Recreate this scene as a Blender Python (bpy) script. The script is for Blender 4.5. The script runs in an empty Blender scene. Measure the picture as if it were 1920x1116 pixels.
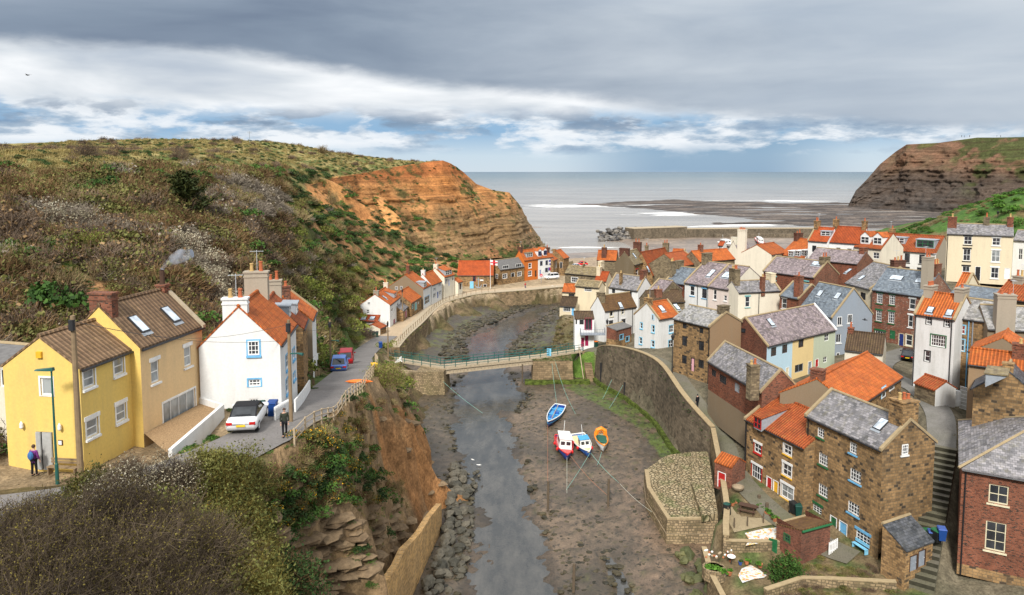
import bpy, bmesh, math, random
import numpy as np
from mathutils import Vector, Matrix, noise
from mathutils.geometry import delaunay_2d_cdt
random.seed(7); rng = np.random.default_rng(7)
scene = bpy.context.scene
COL = scene.collection
R = math.radians
# ---------------------------------------------------------------- camera
FPX, PITCH = 1400.0, R(5.0)
CAMP = Vector((0.0, 0.0, 36.0))
CYP = 322 + FPX * math.tan(PITCH)
FW = Vector((0, math.cos(PITCH), -math.sin(PITCH))); UP = Vector((0, math.sin(PITCH), math.cos(PITCH)))
cd = bpy.data.cameras.new('camera'); cam = bpy.data.objects.new('camera', cd); COL.objects.link(cam)
cam.location = CAMP; cam.rotation_euler = (math.pi/2 - PITCH, 0, 0)
cd.sensor_width = 36; cd.lens = 36*FPX/1920; cd.shift_y = (CYP-558)/1920
cd.clip_start = 0.5; cd.clip_end = 200000
scene.camera = cam
def ray(px, py): return FW + Vector(((px-960)/FPX, 0, 0)) + UP*((CYP-py)/FPX)
def at_z(px, py, z):
    d = ray(px, py); return CAMP + d*((z-CAMP.z)/d.z)
def at_y(px, py, Y):
    d = ray(px, py); return CAMP + d*(Y/d.y)
def on_plane(px, py, p0, n):
    d = ray(px, py); return CAMP + d*((p0-CAMP).dot(n)/d.dot(n))
def proj(p):
    v = Vector(p)-CAMP; f = v.dot(FW)
    return 960+FPX*v.x/f, CYP-FPX*v.dot(UP)/f
CR = {'A':(0,500,2.656),'B':(350,500,2.656),'C':(640,440,3.985),'D':(1020,400,3.985),'E':(1300,400,3.984),'F':(1580,380,3.72),
 'G':(1240,560,3.72),'H':(1560,560,3.72),'I':(1320,800,3.5325),'J':(1600,760,3.134),'N1':(1020,440,9.3),'N2':(1200,440,9.3),
 'N3':(1340,420,9.3),'N4':(1780,520,5.58),'N5':(520,520,4.65),'N6':(880,440,7.97),'N7':(1660,640,5.578),'N8':(0,640,3.72),
 'M':(960,720,2.8175),'O':(1000,620,4.29),'P':(0,0,1),'Q':(680,620,2.25),'S':(380,680,2.56)}
def K(c, x, y):
    ox, oy, s = CR[c]; return ox+x/s, oy+y/s
# ---------------------------------------------------------------- objects
def tag(o, label=None, cat=None, group=None, kind=None):
    if label: o['label'] = label
    if cat: o['category'] = cat
    if group: o['group'] = group
    if kind: o['kind'] = kind
    return o
def empty(name, loc, label, cat, group=None, rz=0):
    o = bpy.data.objects.new(name, None); COL.objects.link(o); o.location = loc; o.rotation_euler = (0, 0, rz)
    o.empty_display_size = .2
    return tag(o, label, cat, group)
def dup(root, loc=None, rz=None, label=None, scale=None, group=None):
    def cp(o, par):
        c = o.copy(); COL.objects.link(c)
        if par: c.parent = par
        for ch in o.children: cp(ch, c)
        return c
    r = cp(root, None)
    if loc is not None: r.location = loc
    if rz is not None: r.rotation_euler = (0, 0, rz)
    if scale is not None: r.scale = scale if hasattr(scale, '__len__') else (scale,)*3
    if label: r['label'] = label
    if group: r['group'] = group
    return r
ZV = Vector((0, 0, 1))
class MB:
    def __init__(s): s.v = []; s.f = []; s.uv = []; s.sm = []; s.mi = []
    def face(s, pts, uv=None, smooth=False, mi=0):
        pts = [Vector(p) for p in pts]; b = len(s.v); s.v += pts; s.f.append(tuple(range(b, b+len(pts)))); s.sm.append(smooth); s.mi.append(mi)
        if uv is None:
            n = Vector((0, 0, 0))
            for i in range(len(pts)):
                a, c = pts[i], pts[(i+1) % len(pts)]; n += a.cross(c)
            n = n.normalized() if n.length > 1e-12 else ZV
            u = ZV.cross(n)
            if u.length < .05: u = Vector((1, 0, 0)); w = Vector((0, 1, 0))
            else: u.normalize(); w = n.cross(u)
            uv = [(p.dot(u), p.dot(w)) for p in pts]
        s.uv += uv
    def hexa(s, p, mi=0):   # p: 4 bottom (ccw from above), 4 top
        for q in ((3,2,1,0),(4,5,6,7),(0,1,5,4),(1,2,6,5),(2,3,7,6),(3,0,4,7)): s.face([p[i] for i in q], mi=mi)
    def box(s, c, sx, sy, sz, ax=None, ay=None, az=None, mi=0):   # c is centre
        c = Vector(c); ax = (ax or Vector((1,0,0)))*sx/2; ay = (ay or Vector((0,1,0)))*sy/2; az = (az or ZV)*sz/2
        if ax.cross(ay).dot(az) < 0: ay = -ay
        s.hexa([c-ax-ay-az, c+ax-ay-az, c+ax+ay-az, c-ax+ay-az, c-ax-ay+az, c+ax-ay+az, c+ax+ay+az, c-ax+ay+az], mi)
    def prism(s, base, z0, z1, top=None, mi=0, cap=True):  # base list of (x,y) ccw
        top = top or base; n = len(base)
        for i in range(n):
            a, b = base[i], base[(i+1) % n]; c, d = top[(i+1) % n], top[i]
            s.face([(a[0],a[1],z0),(b[0],b[1],z0),(c[0],c[1],z1),(d[0],d[1],z1)], mi=mi)
        if cap: s.face([(p[0],p[1],z1) for p in top], mi=mi)
    def tube(s, pts, r, n=6, smooth=True, mi=0, caps=True):
        pts = [Vector(p) for p in pts]; rr = r if hasattr(r, '__len__') else [r]*len(pts); rings = []
        for i, p in enumerate(pts):
            t = (pts[min(i+1, len(pts)-1)]-pts[max(i-1, 0)])
            t = t.normalized() if t.length > 1e-9 else ZV
            u = t.cross(ZV)
            u = u.normalized() if u.length > .05 else Vector((1,0,0)); w = t.cross(u).normalized()
            rings.append([p+(u*math.cos(2*math.pi*k/n)+w*math.sin(2*math.pi*k/n))*rr[i] for k in range(n)])
        for i in range(len(rings)-1):
            for k in range(n): s.face([rings[i][k], rings[i][(k+1)%n], rings[i+1][(k+1)%n], rings[i+1][k]], smooth=smooth, mi=mi)
        if caps: s.face(rings[0][::-1], mi=mi); s.face(rings[-1], mi=mi)
    def loft(s, rings, closed=True, cap0=True, cap1=True, smooth=True, mi=0):
        n = len(rings[0])
        for i in range(len(rings)-1):
            for k in range(n if closed else n-1):
                s.face([rings[i][k], rings[i][(k+1)%n], rings[i+1][(k+1)%n], rings[i+1][k]], smooth=smooth, mi=mi)
        if cap0: s.face(rings[0][::-1], mi=mi)
        if cap1: s.face(rings[-1], mi=mi)
    def ball(s, c, rx, ry, rz, n=8, m=6, mi=0):
        c = Vector(c); rings = []
        for j in range(m+1):
            a = -math.pi/2+math.pi*j/m; a = max(-1.5, min(1.5, a))
            rings.append([c+Vector((rx*math.cos(a)*math.cos(2*math.pi*k/n), ry*math.cos(a)*math.sin(2*math.pi*k/n), rz*math.sin(a))) for k in range(n)])
        s.loft(rings, mi=mi)
    def build(s, name, mat, parent=None, weld=False):
        me = bpy.data.meshes.new(name)
        o0 = parent_world(parent) if parent else Vector((0,0,0))
        me.from_pydata([(p-o0)[:] for p in s.v], [], s.f)
        uvl = me.uv_layers.new(name='UVMap'); uvl.data.foreach_set('uv', np.array(s.uv, dtype=np.float32).ravel())
        me.polygons.foreach_set('use_smooth', s.sm)
        for m in (mat if isinstance(mat, (list, tuple)) else [mat]): me.materials.append(m)
        me.polygons.foreach_set('material_index', s.mi)
        if weld:
            bm = bmesh.new(); bm.from_mesh(me); bmesh.ops.remove_doubles(bm, verts=bm.verts, dist=1e-4); bm.to_mesh(me); bm.free()
        me.update()
        o = bpy.data.objects.new(name, me); COL.objects.link(o)
        if parent: o.parent = parent
        return o
def parent_world(p):
    v = Vector((0,0,0))
    while p: v = v+p.location; p = p.parent
    return v
# ---------------------------------------------------------------- materials
class NT:
    def __init__(s, tree): s.t = tree; s.n = tree.nodes; s.l = tree.links
    def N(s, typ, **kw):
        nd = s.n.new(typ)
        for k, v in kw.items():
            if k.startswith('i_'): nd.inputs[k[2:].replace('_', ' ')].default_value = v
            else: setattr(nd, k, v)
        return nd
    def L(s, a, b): s.l.new(a, b)
    def mathn(s, op, a, b=None, c=None, clamp=False):
        nd = s.N('ShaderNodeMath', operation=op, use_clamp=clamp)
        for i, x in enumerate((a, b, c)):
            if x is None: continue
            if hasattr(x, 'is_output'): s.L(x, nd.inputs[i])
            else: nd.inputs[i].default_value = x
        return nd.outputs[0]
    def mix(s, fac, a, b, blend='MIX'):
        nd = s.N('ShaderNodeMix', data_type='RGBA', blend_type=blend)
        for sock, x in ((nd.inputs[0], fac), (nd.inputs[6], a), (nd.inputs[7], b)):
            if hasattr(x, 'is_output'): s.L(x, sock)
            elif hasattr(x, '__len__'): sock.default_value = tuple(x)+((1,) if len(x) == 3 else ())
            else: sock.default_value = x
        return nd.outputs[2]
    def noise(s, vec=None, scale=1.0, detail=4, rough=.55, dist=0.0):
        nd = s.N('ShaderNodeTexNoise'); nd.inputs['Scale'].default_value = scale; nd.inputs['Detail'].default_value = detail
        nd.inputs['Roughness'].default_value = rough; nd.inputs['Distortion'].default_value = dist
        if vec is not None: s.L(vec, nd.inputs['Vector'])
        return nd.outputs[0]
    def ramp(s, fac, stops, interp='LINEAR'):
        nd = s.N('ShaderNodeValToRGB'); cr = nd.color_ramp; cr.interpolation = interp
        while len(cr.elements) < len(stops): cr.elements.new(.5)
        for e, (p, c) in zip(cr.elements, stops):
            e.position = p; e.color = tuple(c)+((1,) if len(c) == 3 else ()) if hasattr(c, '__len__') else (c, c, c, 1)
        s.L(fac, nd.inputs[0]); return nd.outputs[0]
    def mapping(s, vec, sc=(1,1,1), rot=(0,0,0), loc=(0,0,0)):
        nd = s.N('ShaderNodeMapping'); s.L(vec, nd.inputs[0]); nd.inputs['Scale'].default_value = sc; nd.inputs['Rotation'].default_value = rot; nd.inputs['Location'].default_value = loc
        return nd.outputs[0]
MATS = {}
def newmat(name):
    m = bpy.data.materials.new(name); m.use_nodes = True; m.node_tree.nodes.clear(); t = NT(m.node_tree)
    out = t.N('ShaderNodeOutputMaterial'); b = t.N('ShaderNodeBsdfPrincipled'); t.L(b.outputs[0], out.inputs[0])
    MATS[name] = m; return m, t, b
def setb(b, rough=.8, spec=.3, metal=0):
    b.inputs['Roughness'].default_value = rough; b.inputs['Specular IOR Level'].default_value = spec; b.inputs['Metallic'].default_value = metal
def bump(t, b, h, strength=.5, dist=.02):
    nd = t.N('ShaderNodeBump'); nd.inputs['Strength'].default_value = strength; nd.inputs['Distance'].default_value = dist
    t.L(h, nd.inputs['Height']); t.L(nd.outputs[0], b.inputs['Normal'])
def objrand(t): return t.N('ShaderNodeObjectInfo').outputs['Random']
def wpos(t): return t.N('ShaderNodeNewGeometry').outputs['Position']
def uvn(t): return t.N('ShaderNodeUVMap').outputs[0]
def plain(name, c, rough=.7, spec=.3, metal=0, var=.15, sc=3.0, bmp=0):
    m, t, b = newmat(name); setb(b, rough, spec, metal)
    n = t.noise(wpos(t), sc, 4)
    c2 = [min(1, x*(1+var)) for x in c]; c1 = [x*(1-var*1.6) for x in c]
    t.L(t.mix(t.ramp(n, [(.3, 0), (.7, 1)]), c1, c2), b.inputs['Base Color'])
    if bmp: bump(t, b, t.noise(wpos(t), sc*6, 3), bmp, .01)
    return m
def render_mat(name, c, dirt=(.25,.22,.17), amt=.35):   # painted / rendered wall with rain streaks and patches
    m, t, b = newmat(name); setb(b, .85, .2)
    p = wpos(t)
    st = t.noise(t.mapping(p, (1.6, 1.6, .18)), 1.0, 5, .6); pa = t.noise(p, .55, 5, .65)
    f = t.mathn('MULTIPLY', t.ramp(st, [(.42, 0), (.75, 1)]), t.ramp(pa, [(.35, .1), (.7, 1)]))
    rnd = t.ramp(objrand(t), [(0, .93), (1, 1.03)])
    base = t.mix(1, c, rnd, 'MULTIPLY')
    col = t.mix(t.mathn('MULTIPLY', f, amt), base, dirt)
    fine = t.ramp(t.noise(p, 7, 4, .6), [(.3, .93), (.7, 1.04)])
    t.L(t.mix(1, col, fine, 'MULTIPLY'), b.inputs['Base Color'])
    bump(t, b, t.noise(p, 14, 3), .35, .02); return m
def masonry(name, c1, c2, mortar, bw=.5, bh=.25, ms=.02, accent=None, stain=(.05,.045,.035), amt=.5, jit=.3):
    m, t, b = newmat(name); setb(b, .9, .15)
    uv = uvn(t); p = wpos(t)
    wob = t.noise(p, 1.2, 2); add = t.N('ShaderNodeVectorMath', operation='MULTIPLY_ADD')
    cx = t.N('ShaderNodeCombineXYZ'); t.L(wob, cx.inputs[0]); t.L(wob, cx.inputs[1]); t.L(cx.outputs[0], add.inputs[0]); add.inputs[1].default_value = (jit*.2, jit*.25, 0); t.L(uv, add.inputs[2])
    br = t.N('ShaderNodeTexBrick'); t.L(add.outputs[0], br.inputs['Vector']); br.offset_frequency = 2; br.squash = .7; br.squash_frequency = 3
    for k, v in (('Scale', 1), ('Mortar Size', ms), ('Mortar Smooth', .2), ('Bias', 0), ('Brick Width', bw), ('Row Height', bh)): br.inputs[k].default_value = v
    br.inputs['Color1'].default_value = (0,0,0,1); br.inputs['Color2'].default_value = (1,1,1,1); br.inputs['Mortar'].default_value = (.5,.5,.5,1)
    stops = [(0, c2), (.45, c1), (.8, [x*1.25 for x in c1])]
    if accent: stops = [(0, accent), (.05, accent), (.09, c2), (.25, [(x+y)/2 for x, y in zip(c1, c2)])]+stops[1:]
    col = t.ramp(br.outputs['Color'], stops)
    col = t.mix(br.outputs['Fac'], col, mortar)
    big = t.noise(p, .35, 5, .65); vst = t.noise(t.mapping(p, (.8,.8,.2)), 1, 5, .65)
    col = t.mix(t.mathn('MULTIPLY', t.ramp(big, [(.4, 0), (.75, 1)]), amt), col, stain)
    col = t.mix(1, col, t.ramp(vst, [(.3, .75), (.7, 1.2)]), 'MULTIPLY')
    col = t.mix(1, col, t.ramp(t.noise(p, 5, 4, .7), [(.3, .8), (.7, 1.15)]), 'MULTIPLY')
    t.L(col, b.inputs['Base Color'])
    h = t.mathn('SUBTRACT', t.noise(p, 9, 3), t.mathn('MULTIPLY', br.outputs['Fac'], .8)); bump(t, b, h, .6, .03); return m
def pantile(name, c, c2, lichen=(.30,.22,.06), la=.25, pu=.30, pv=.36):
    m, t, b = newmat(name); setb(b, .8, .25)
    uv = uvn(t); p = wpos(t); sep = t.N('ShaderNodeSeparateXYZ'); t.L(uv, sep.inputs[0])
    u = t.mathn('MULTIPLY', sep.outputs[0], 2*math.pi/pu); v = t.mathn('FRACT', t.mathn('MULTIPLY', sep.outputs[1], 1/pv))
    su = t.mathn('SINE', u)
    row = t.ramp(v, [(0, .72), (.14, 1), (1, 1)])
    cell = t.N('ShaderNodeTexBrick'); t.L(uv, cell.inputs['Vector']); cell.offset = 0
    for k, x in (('Scale', 1), ('Mortar Size', 0), ('Brick Width', pu), ('Row Height', pv), ('Bias', 0)): cell.inputs[k].default_value = x
    cell.inputs['Color1'].default_value = (0,0,0,1); cell.inputs['Color2'].default_value = (1,1,1,1)
    rnd = t.ramp(objrand(t), [(0, .82), (1, 1.08)])
    col = t.mix(t.ramp(cell.outputs['Color'], [(.0, 0), (1, .6)]), c, c2)
    col = t.mix(t.ramp(t.noise(p, .5, 5, .65), [(.45, 0), (.7, .75)]), col, c2)
    col = t.mix(t.mathn('MULTIPLY', t.ramp(t.noise(p, 2.2, 6, .7), [(.52, 0), (.68, 1)]), la), col, lichen)
    col = t.mix(1, col, row, 'MULTIPLY'); col = t.mix(1, col, rnd, 'MULTIPLY')
    col = t.mix(1, col, t.ramp(t.noise(t.mapping(p, (1.1,1.1,.35)), 1.1, 5, .65), [(.3, .66), (.7, 1.14)]), 'MULTIPLY'); col = t.mix(1, col, t.ramp(t.noise(p, 6, 3, .6), [(.3, .85), (.7, 1.12)]), 'MULTIPLY')
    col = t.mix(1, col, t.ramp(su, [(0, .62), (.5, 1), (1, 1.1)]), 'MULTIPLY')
    t.L(col, b.inputs['Base Color'])
    h = t.mathn('ADD', t.mathn('MULTIPLY', su, .5), t.mathn('MULTIPLY', v, -.5)); bump(t, b, h, .8, .05); return m
def slate(name, c, c2, bw=.32, bh=.24, moss=(.17,.15,.06), ma=.35):
    m, t, b = newmat(name); setb(b, .6, .4)
    uv = uvn(t); p = wpos(t)
    br = t.N('ShaderNodeTexBrick'); t.L(uv, br.inputs['Vector'])
    for k, v in (('Scale', 1), ('Mortar Size', .012), ('Mortar Smooth', .3), ('Bias', 0), ('Brick Width', bw), ('Row Height', bh)): br.inputs[k].default_value = v
    br.inputs['Color1'].default_value = (0,0,0,1); br.inputs['Color2'].default_value = (1,1,1,1); br.inputs['Mortar'].default_value = (0,0,0,1)
    col = t.ramp(br.outputs['Color'], [(0, [x*.6 for x in c]), (.35, c), (.7, c2), (1, [x*1.3 for x in c2])])
    col = t.mix(br.outputs['Fac'], col, [x*.35 for x in c])
    col = t.mix(t.ramp(t.noise(p, .6, 5, .65), [(.4, 0), (.7, .6)]), col, c2)
    col = t.mix(t.mathn('MULTIPLY', t.ramp(t.noise(p, 1.6, 7, .72), [(.5, 0), (.66, 1)]), ma), col, moss)
    pale = t.ramp(t.noise(p, 4, 6, .75), [(.6, 0), (.72, .5)])
    col = t.mix(pale, col, (.42,.42,.42))
    col = t.mix(1, col, t.ramp(t.noise(t.mapping(p, (1.5,1.5,.4)), 1, 4), [(.3, .75), (.7, 1.15)]), 'MULTIPLY')
    t.L(col, b.inputs['Base Color'])
    bump(t, b, t.mathn('SUBTRACT', br.outputs['Color'], br.outputs['Fac']), .5, .02); return m
WALL = {}
for k, c, a in (('white',(.74,.74,.72),.3),('oldwhite',(.66,.66,.64),.55),('cream',(.70,.60,.42),.3),('palecream',(.73,.67,.54),.4),('yellow',(.79,.56,.16),.36),
    ('peach',(.78,.55,.29),.36),('pinkcream',(.70,.60,.54),.3),('paleblue',(.47,.64,.74),.15),('butter',(.78,.60,.30),.15),('palegreen',(.48,.53,.40),.2),
    ('greyblue',(.27,.31,.36),.3),('tan',(.30,.20,.115),.3),('brownrender',(.15,.115,.07),.4),('drab',(.24,.18,.115),.45),('orangewall',(.62,.17,.03),.15),('greyrender',(.36,.31,.24),.5)):
    WALL[k] = render_mat('wall_'+k, c, amt=a)
WALL['stone'] = masonry('sandstone', (.30,.185,.085), (.165,.105,.055), (.20,.15,.09), .46, .25, .02, accent=(.075,.055,.038), amt=.45)
WALL['stone_small'] = masonry('sandstone_small', (.33,.20,.09), (.17,.10,.05), (.22,.16,.09), .42, .2, .02, accent=(.10,.07,.045), amt=.35)
WALL['stone_grey'] = masonry('grey_stone', (.23,.18,.11), (.12,.09,.06), (.17,.14,.09), .5, .22, .02, amt=.5)
WALL['brick'] = masonry('red_brick', (.235,.075,.04), (.12,.035,.022), (.20,.15,.11), .23, .078, .01, accent=(.05,.025,.02), amt=.3, jit=.05)
WALL['brick_speckled'] = masonry('speckled_brick', (.20,.055,.03), (.085,.03,.022), (.30,.22,.16), .26, .09, .014, accent=(.34,.25,.19), amt=.2, jit=.05)
WALL['brick_dark'] = masonry('dark_brick', (.15,.055,.035), (.075,.03,.022), (.11,.08,.06), .23, .078, .01, amt=.5, jit=.05)
WALL['brick_garden'] = masonry('garden_brick', (.25,.085,.05), (.13,.045,.03), (.18,.13,.1), .25, .09, .012, amt=.35, jit=.1)
ROOF = {}
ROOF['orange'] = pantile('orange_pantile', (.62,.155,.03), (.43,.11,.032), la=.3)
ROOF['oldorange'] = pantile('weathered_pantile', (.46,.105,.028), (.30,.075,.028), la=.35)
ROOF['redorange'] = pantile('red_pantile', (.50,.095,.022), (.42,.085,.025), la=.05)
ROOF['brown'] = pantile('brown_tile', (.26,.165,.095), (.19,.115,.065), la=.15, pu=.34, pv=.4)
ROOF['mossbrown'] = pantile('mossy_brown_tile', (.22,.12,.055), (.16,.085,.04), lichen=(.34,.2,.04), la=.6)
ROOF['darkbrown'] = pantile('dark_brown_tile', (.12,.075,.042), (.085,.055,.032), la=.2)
ROOF['moss'] = slate('mossy_stone_slate', (.17,.13,.07), (.23,.18,.1), moss=(.26,.2,.06), ma=.6)
ROOF['slate'] = slate('grey_slate', (.155,.15,.155), (.25,.235,.24))
ROOF['purple'] = slate('purple_slate', (.17,.135,.14), (.27,.215,.22), ma=.25)
ROOF['blue'] = slate('blue_slate', (.115,.14,.17), (.16,.19,.22), ma=.15)
ROOF['pale'] = slate('pale_slate', (.21,.205,.20), (.32,.31,.30), ma=.4)
ROOF['darkslate'] = slate('dark_slate', (.055,.062,.07), (.085,.09,.1), ma=.1)
ROOF['felt'] = plain('grey_felt', (.16,.155,.15), .9, .1)
M = {}
for k, c, r_ in (('whitepaint',(.80,.80,.78),.45),('blackpaint',(.018,.018,.02),.45),('bluepaint',(.16,.42,.66),.5),('skyblue',(.22,.55,.75),.5),('turquoise',(.16,.42,.42),.5),('greenpaint',(.02,.13,.05),.45),
    ('redpaint',(.45,.02,.02),.45),('yellowpaint',(.75,.42,.03),.45),('pinkpaint',(.72,.40,.44),.5),('maroon',(.32,.012,.07),.45),('darkblue',(.02,.035,.16),.4),('midblue',(.045,.10,.34),.4),
    ('creampaint',(.66,.60,.42),.5),('brownpaint',(.08,.045,.03),.5),('tealpaint',(.018,.10,.085),.4),('greypaint',(.26,.29,.33),.5),('coping',(.34,.26,.15),.9),('pot',(.42,.12,.05),.8),
    ('potbuff',(.5,.34,.14),.8),('lead',(.30,.33,.36),.6),('bark',(.12,.09,.06),.9),('wood',(.24,.17,.10),.85),('palewood',(.42,.33,.22),.85),('tyre',(.02,.02,.02),.8),
    ('concrete',(.40,.33,.23),.9),('iron',(.03,.03,.032),.5),('steel',(.5,.52,.54),.3),('orange',(.8,.18,.02),.5),('rope_green',(.22,.45,.38),.8),('rope_red',(.4,.16,.09),.8),('rope_pale',(.5,.5,.42),.8),
    ('terracotta',(.40,.15,.07),.85),('skin',(.55,.33,.24),.6),('purplecloth',(.16,.035,.19),.85),('blackcloth',(.012,.012,.015),.9),('greencloth',(.035,.04,.028),.9),('bluecloth',(.05,.15,.36),.8),
    ('curtain',(.42,.42,.40),.9),('binblack',(.02,.022,.022),.5),('bingreen',(.012,.06,.045),.5),('binblue',(.012,.055,.22),.5),('chrome',(.6,.6,.62),.2),('flagred',(.6,.03,.05),.7),('signblue',(.05,.05,.32),.5),
    ('canegrey',(.32,.25,.17),.8),('hull_white',(.78,.78,.75),.35),('hull_blue',(.02,.05,.25),.35),('hull_mid',(.03,.12,.42),.35),('hull_red',(.55,.03,.03),.35),('deck_cream',(.66,.55,.30),.6),('deck_blue',(.07,.34,.62),.6),
    ('tarp_green',(.01,.09,.06),.6),('boat_orange',(.85,.26,.02),.5),('car_white',(.82,.82,.82),.25),('car_blue',(.10,.20,.52),.28),('car_red',(.30,.015,.02),.3),('car_dark',(.015,.017,.02),.2),('car_silver',(.62,.64,.66),.25),('car_bright',(.6,.02,.02),.3),
    ('plate_yellow',(.75,.5,.02),.5),('lamp_red',(.5,.01,.01),.3),('hood_black',(.015,.015,.018),.8)):
    M[k] = plain(k, c, r_, .4 if r_ < .5 else .25, 0, .1)
M['darkgutter'] = M['blackpaint']
def glassmat(name, c, rough=.08):
    m, t, b = newmat(name); setb(b, rough, .6)
    n = t.noise(t.mapping(wpos(t), (1, 1, .6)), 1.3, 2)
    t.L(t.mix(t.ramp(n, [(.35, 0), (.65, 1)]), c, [x*2.2+.01 for x in c]), b.inputs['Base Color']); return m
M['glass'] = glassmat('window_glass', (.018,.02,.024)); M['glass_curtain'] = glassmat('curtained_glass', (.16,.17,.17), .15); M['glass_pale'] = glassmat('skylight_glass', (.30,.34,.38), .06)
M['glass_red'] = glassmat('red_curtained_glass', (.14,.015,.015), .15); M['carglass'] = glassmat('car_glass', (.012,.014,.016), .05)
# ---------------------------------------------------------------- sky and sun
world = bpy.data.worlds.new('World'); scene.world = world; world.use_nodes = True
wt = NT(world.node_tree); wt.n.clear()
wo = wt.N('ShaderNodeOutputWorld'); bg = wt.N('ShaderNodeBackground'); wt.L(bg.outputs[0], wo.inputs[0])
tc = wt.N('ShaderNodeTexCoord').outputs['Generated']
sp = wt.N('ShaderNodeSeparateXYZ'); wt.L(tc, sp.inputs[0])
az = wt.mathn('MULTIPLY', wt.mathn('ARCTAN2', sp.outputs[0], sp.outputs[1]), 57.29578)
el = wt.mathn('MULTIPLY', wt.mathn('ARCSINE', sp.outputs[2]), 57.29578)
def skyvec(sa, se, off=0):
    c = wt.N('ShaderNodeCombineXYZ'); wt.L(wt.mathn('MULTIPLY', az, sa), c.inputs[0]); wt.L(wt.mathn('MULTIPLY', el, se), c.inputs[1]); c.inputs[2].default_value = off; return c.outputs[0]
def sstep(x, a, b):
    nd = wt.N('ShaderNodeMapRange', interpolation_type='SMOOTHSTEP'); wt.L(x, nd.inputs[0]); nd.inputs[1].default_value = a; nd.inputs[2].default_value = b; return nd.outputs[0]
def band(x, a, b, c, d): return wt.mathn('MULTIPLY', sstep(x, a, b), wt.mathn('SUBTRACT', 1, sstep(x, c, d)))
n_big = wt.noise(skyvec(.05, .17, 3.1), 1, 6, .55, .3); n_st = wt.noise(skyvec(.06, .30, 9.2), 1, 5, .5, .35); n_fine = wt.noise(skyvec(.28, .8, 5.0), 1, 7, .6, .2)
n_cu = wt.noise(skyvec(.17, .55, 14.7), 1, 8, .58, .15)
el_w = wt.mathn('ADD', el, wt.mathn('MULTIPLY', wt.mathn('SUBTRACT', n_big, .5), 1.6)); el_w = wt.mathn('ADD', el_w, wt.mathn('MULTIPLY', wt.mathn('SUBTRACT', n_fine, .5), 1.0))
eb = wt.mathn('MINIMUM', wt.mathn('SUBTRACT', 6.3, wt.mathn('MULTIPLY', az, .11)), 8.5)
rel = wt.mathn('SUBTRACT', el_w, eb)
# horizon air, blue gaps, bright cloud, grey deck
nis = wt.N('ShaderNodeTexSky', sky_type='NISHITA', sun_disc=False, sun_elevation=R(42), sun_rotation=R(222)); nisc = wt.mix(1, nis.outputs[0], (.1,.1,.1), 'MULTIPLY')
low = wt.ramp(wt.mathn('MULTIPLY', el, .1), [(0, (.66,.76,.84)), (.12, (.60,.73,.84)), (.3, (.26,.46,.70)), (.5, (.31,.48,.68)), (.8, (.5,.56,.64))])
rain = wt.mathn('MULTIPLY', band(az, 2, 12, 18, 26), band(el_w, -1.5, .2, 2.2, 4.2))
low = wt.mix(wt.mathn('MULTIPLY', rain, .75), low, (.17,.33,.52))
low = wt.mix(.12, low, nisc)
cu = wt.ramp(n_cu, [(.42, 0), (.50, .8), (.58, 1)]); cu = wt.mathn('MULTIPLY', cu, band(el_w, .9, 2.2, 5.4, 8))
cucol = wt.ramp(wt.noise(skyvec(.2, .75, 15.3), 1, 7, .6), [(.32, (.22,.32,.46)), (.45, (.42,.52,.63)), (.56, (.86,.89,.92))])
col = wt.mix(cu, low, cucol)
dk = wt.ramp(wt.noise(skyvec(.14, .5, 31.4), 1, 7, .55, .3), [(.53, 0), (.60, .85)]); dk = wt.mathn('MULTIPLY', dk, band(el_w, 2.6, 3.6, 4.6, 5.6))
col = wt.mix(dk, col, (.22,.30,.41))
br = wt.ramp(n_st, [(.3, (.50,.56,.64)), (.43, (.70,.74,.78)), (.58, (.95,.96,.97))])
brm = wt.mathn('MULTIPLY', band(el_w, 3.6, 5.4, 20, 30), wt.mathn('SUBTRACT', 1, sstep(az, 8, 30)))
col = wt.mix(brm, col, br)
deckl = wt.ramp(n_st, [(.25, (.18,.23,.315)), (.5, (.25,.31,.395)), (.75, (.34,.40,.485))])
deckr = wt.ramp(n_st, [(.25, (.40,.47,.56)), (.5, (.51,.57,.64)), (.75, (.62,.67,.72))])
lr = wt.mathn('ADD', az, wt.mathn('MULTIPLY', wt.mathn('SUBTRACT', n_big, .5), 40)); lr = wt.mathn('ADD', lr, wt.mathn('MULTIPLY', wt.mathn('SUBTRACT', el, 8), 1.6))
deck = wt.mix(sstep(lr, -14, 26), deckl, deckr)
dm = wt.mathn('MULTIPLY', sstep(rel, -.8, .5), 1.0)
col = wt.mix(dm, col, deck)
col = wt.mix(1, col, (.84,.85,.86), 'MULTIPLY')
col = wt.mix(sstep(el, 14, 42), col, (1.12,1.14,1.17))     # thinner cloud overhead
col = wt.mix(sstep(el, -.02, -.6), col, (.16,.17,.17))
wt.L(col, bg.inputs[0]); bg.inputs[1].default_value = 1.0
sl = bpy.data.lights.new('sun', 'SUN'); so = bpy.data.objects.new('sun', sl); COL.objects.link(so)
sl.energy = 3.6; sl.angle = R(10); sl.color = (1, .955, .89)
SUND = Vector((-.16, -.72, .64)).normalized(); so.rotation_euler = SUND.to_track_quat('Z', 'Y').to_euler(); so.location = (0, 0, 90)
scene.view_settings.view_transform = 'Standard'; scene.view_settings.look = 'None'; scene.view_settings.exposure = 0.3; scene.view_settings.gamma = 1
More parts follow.
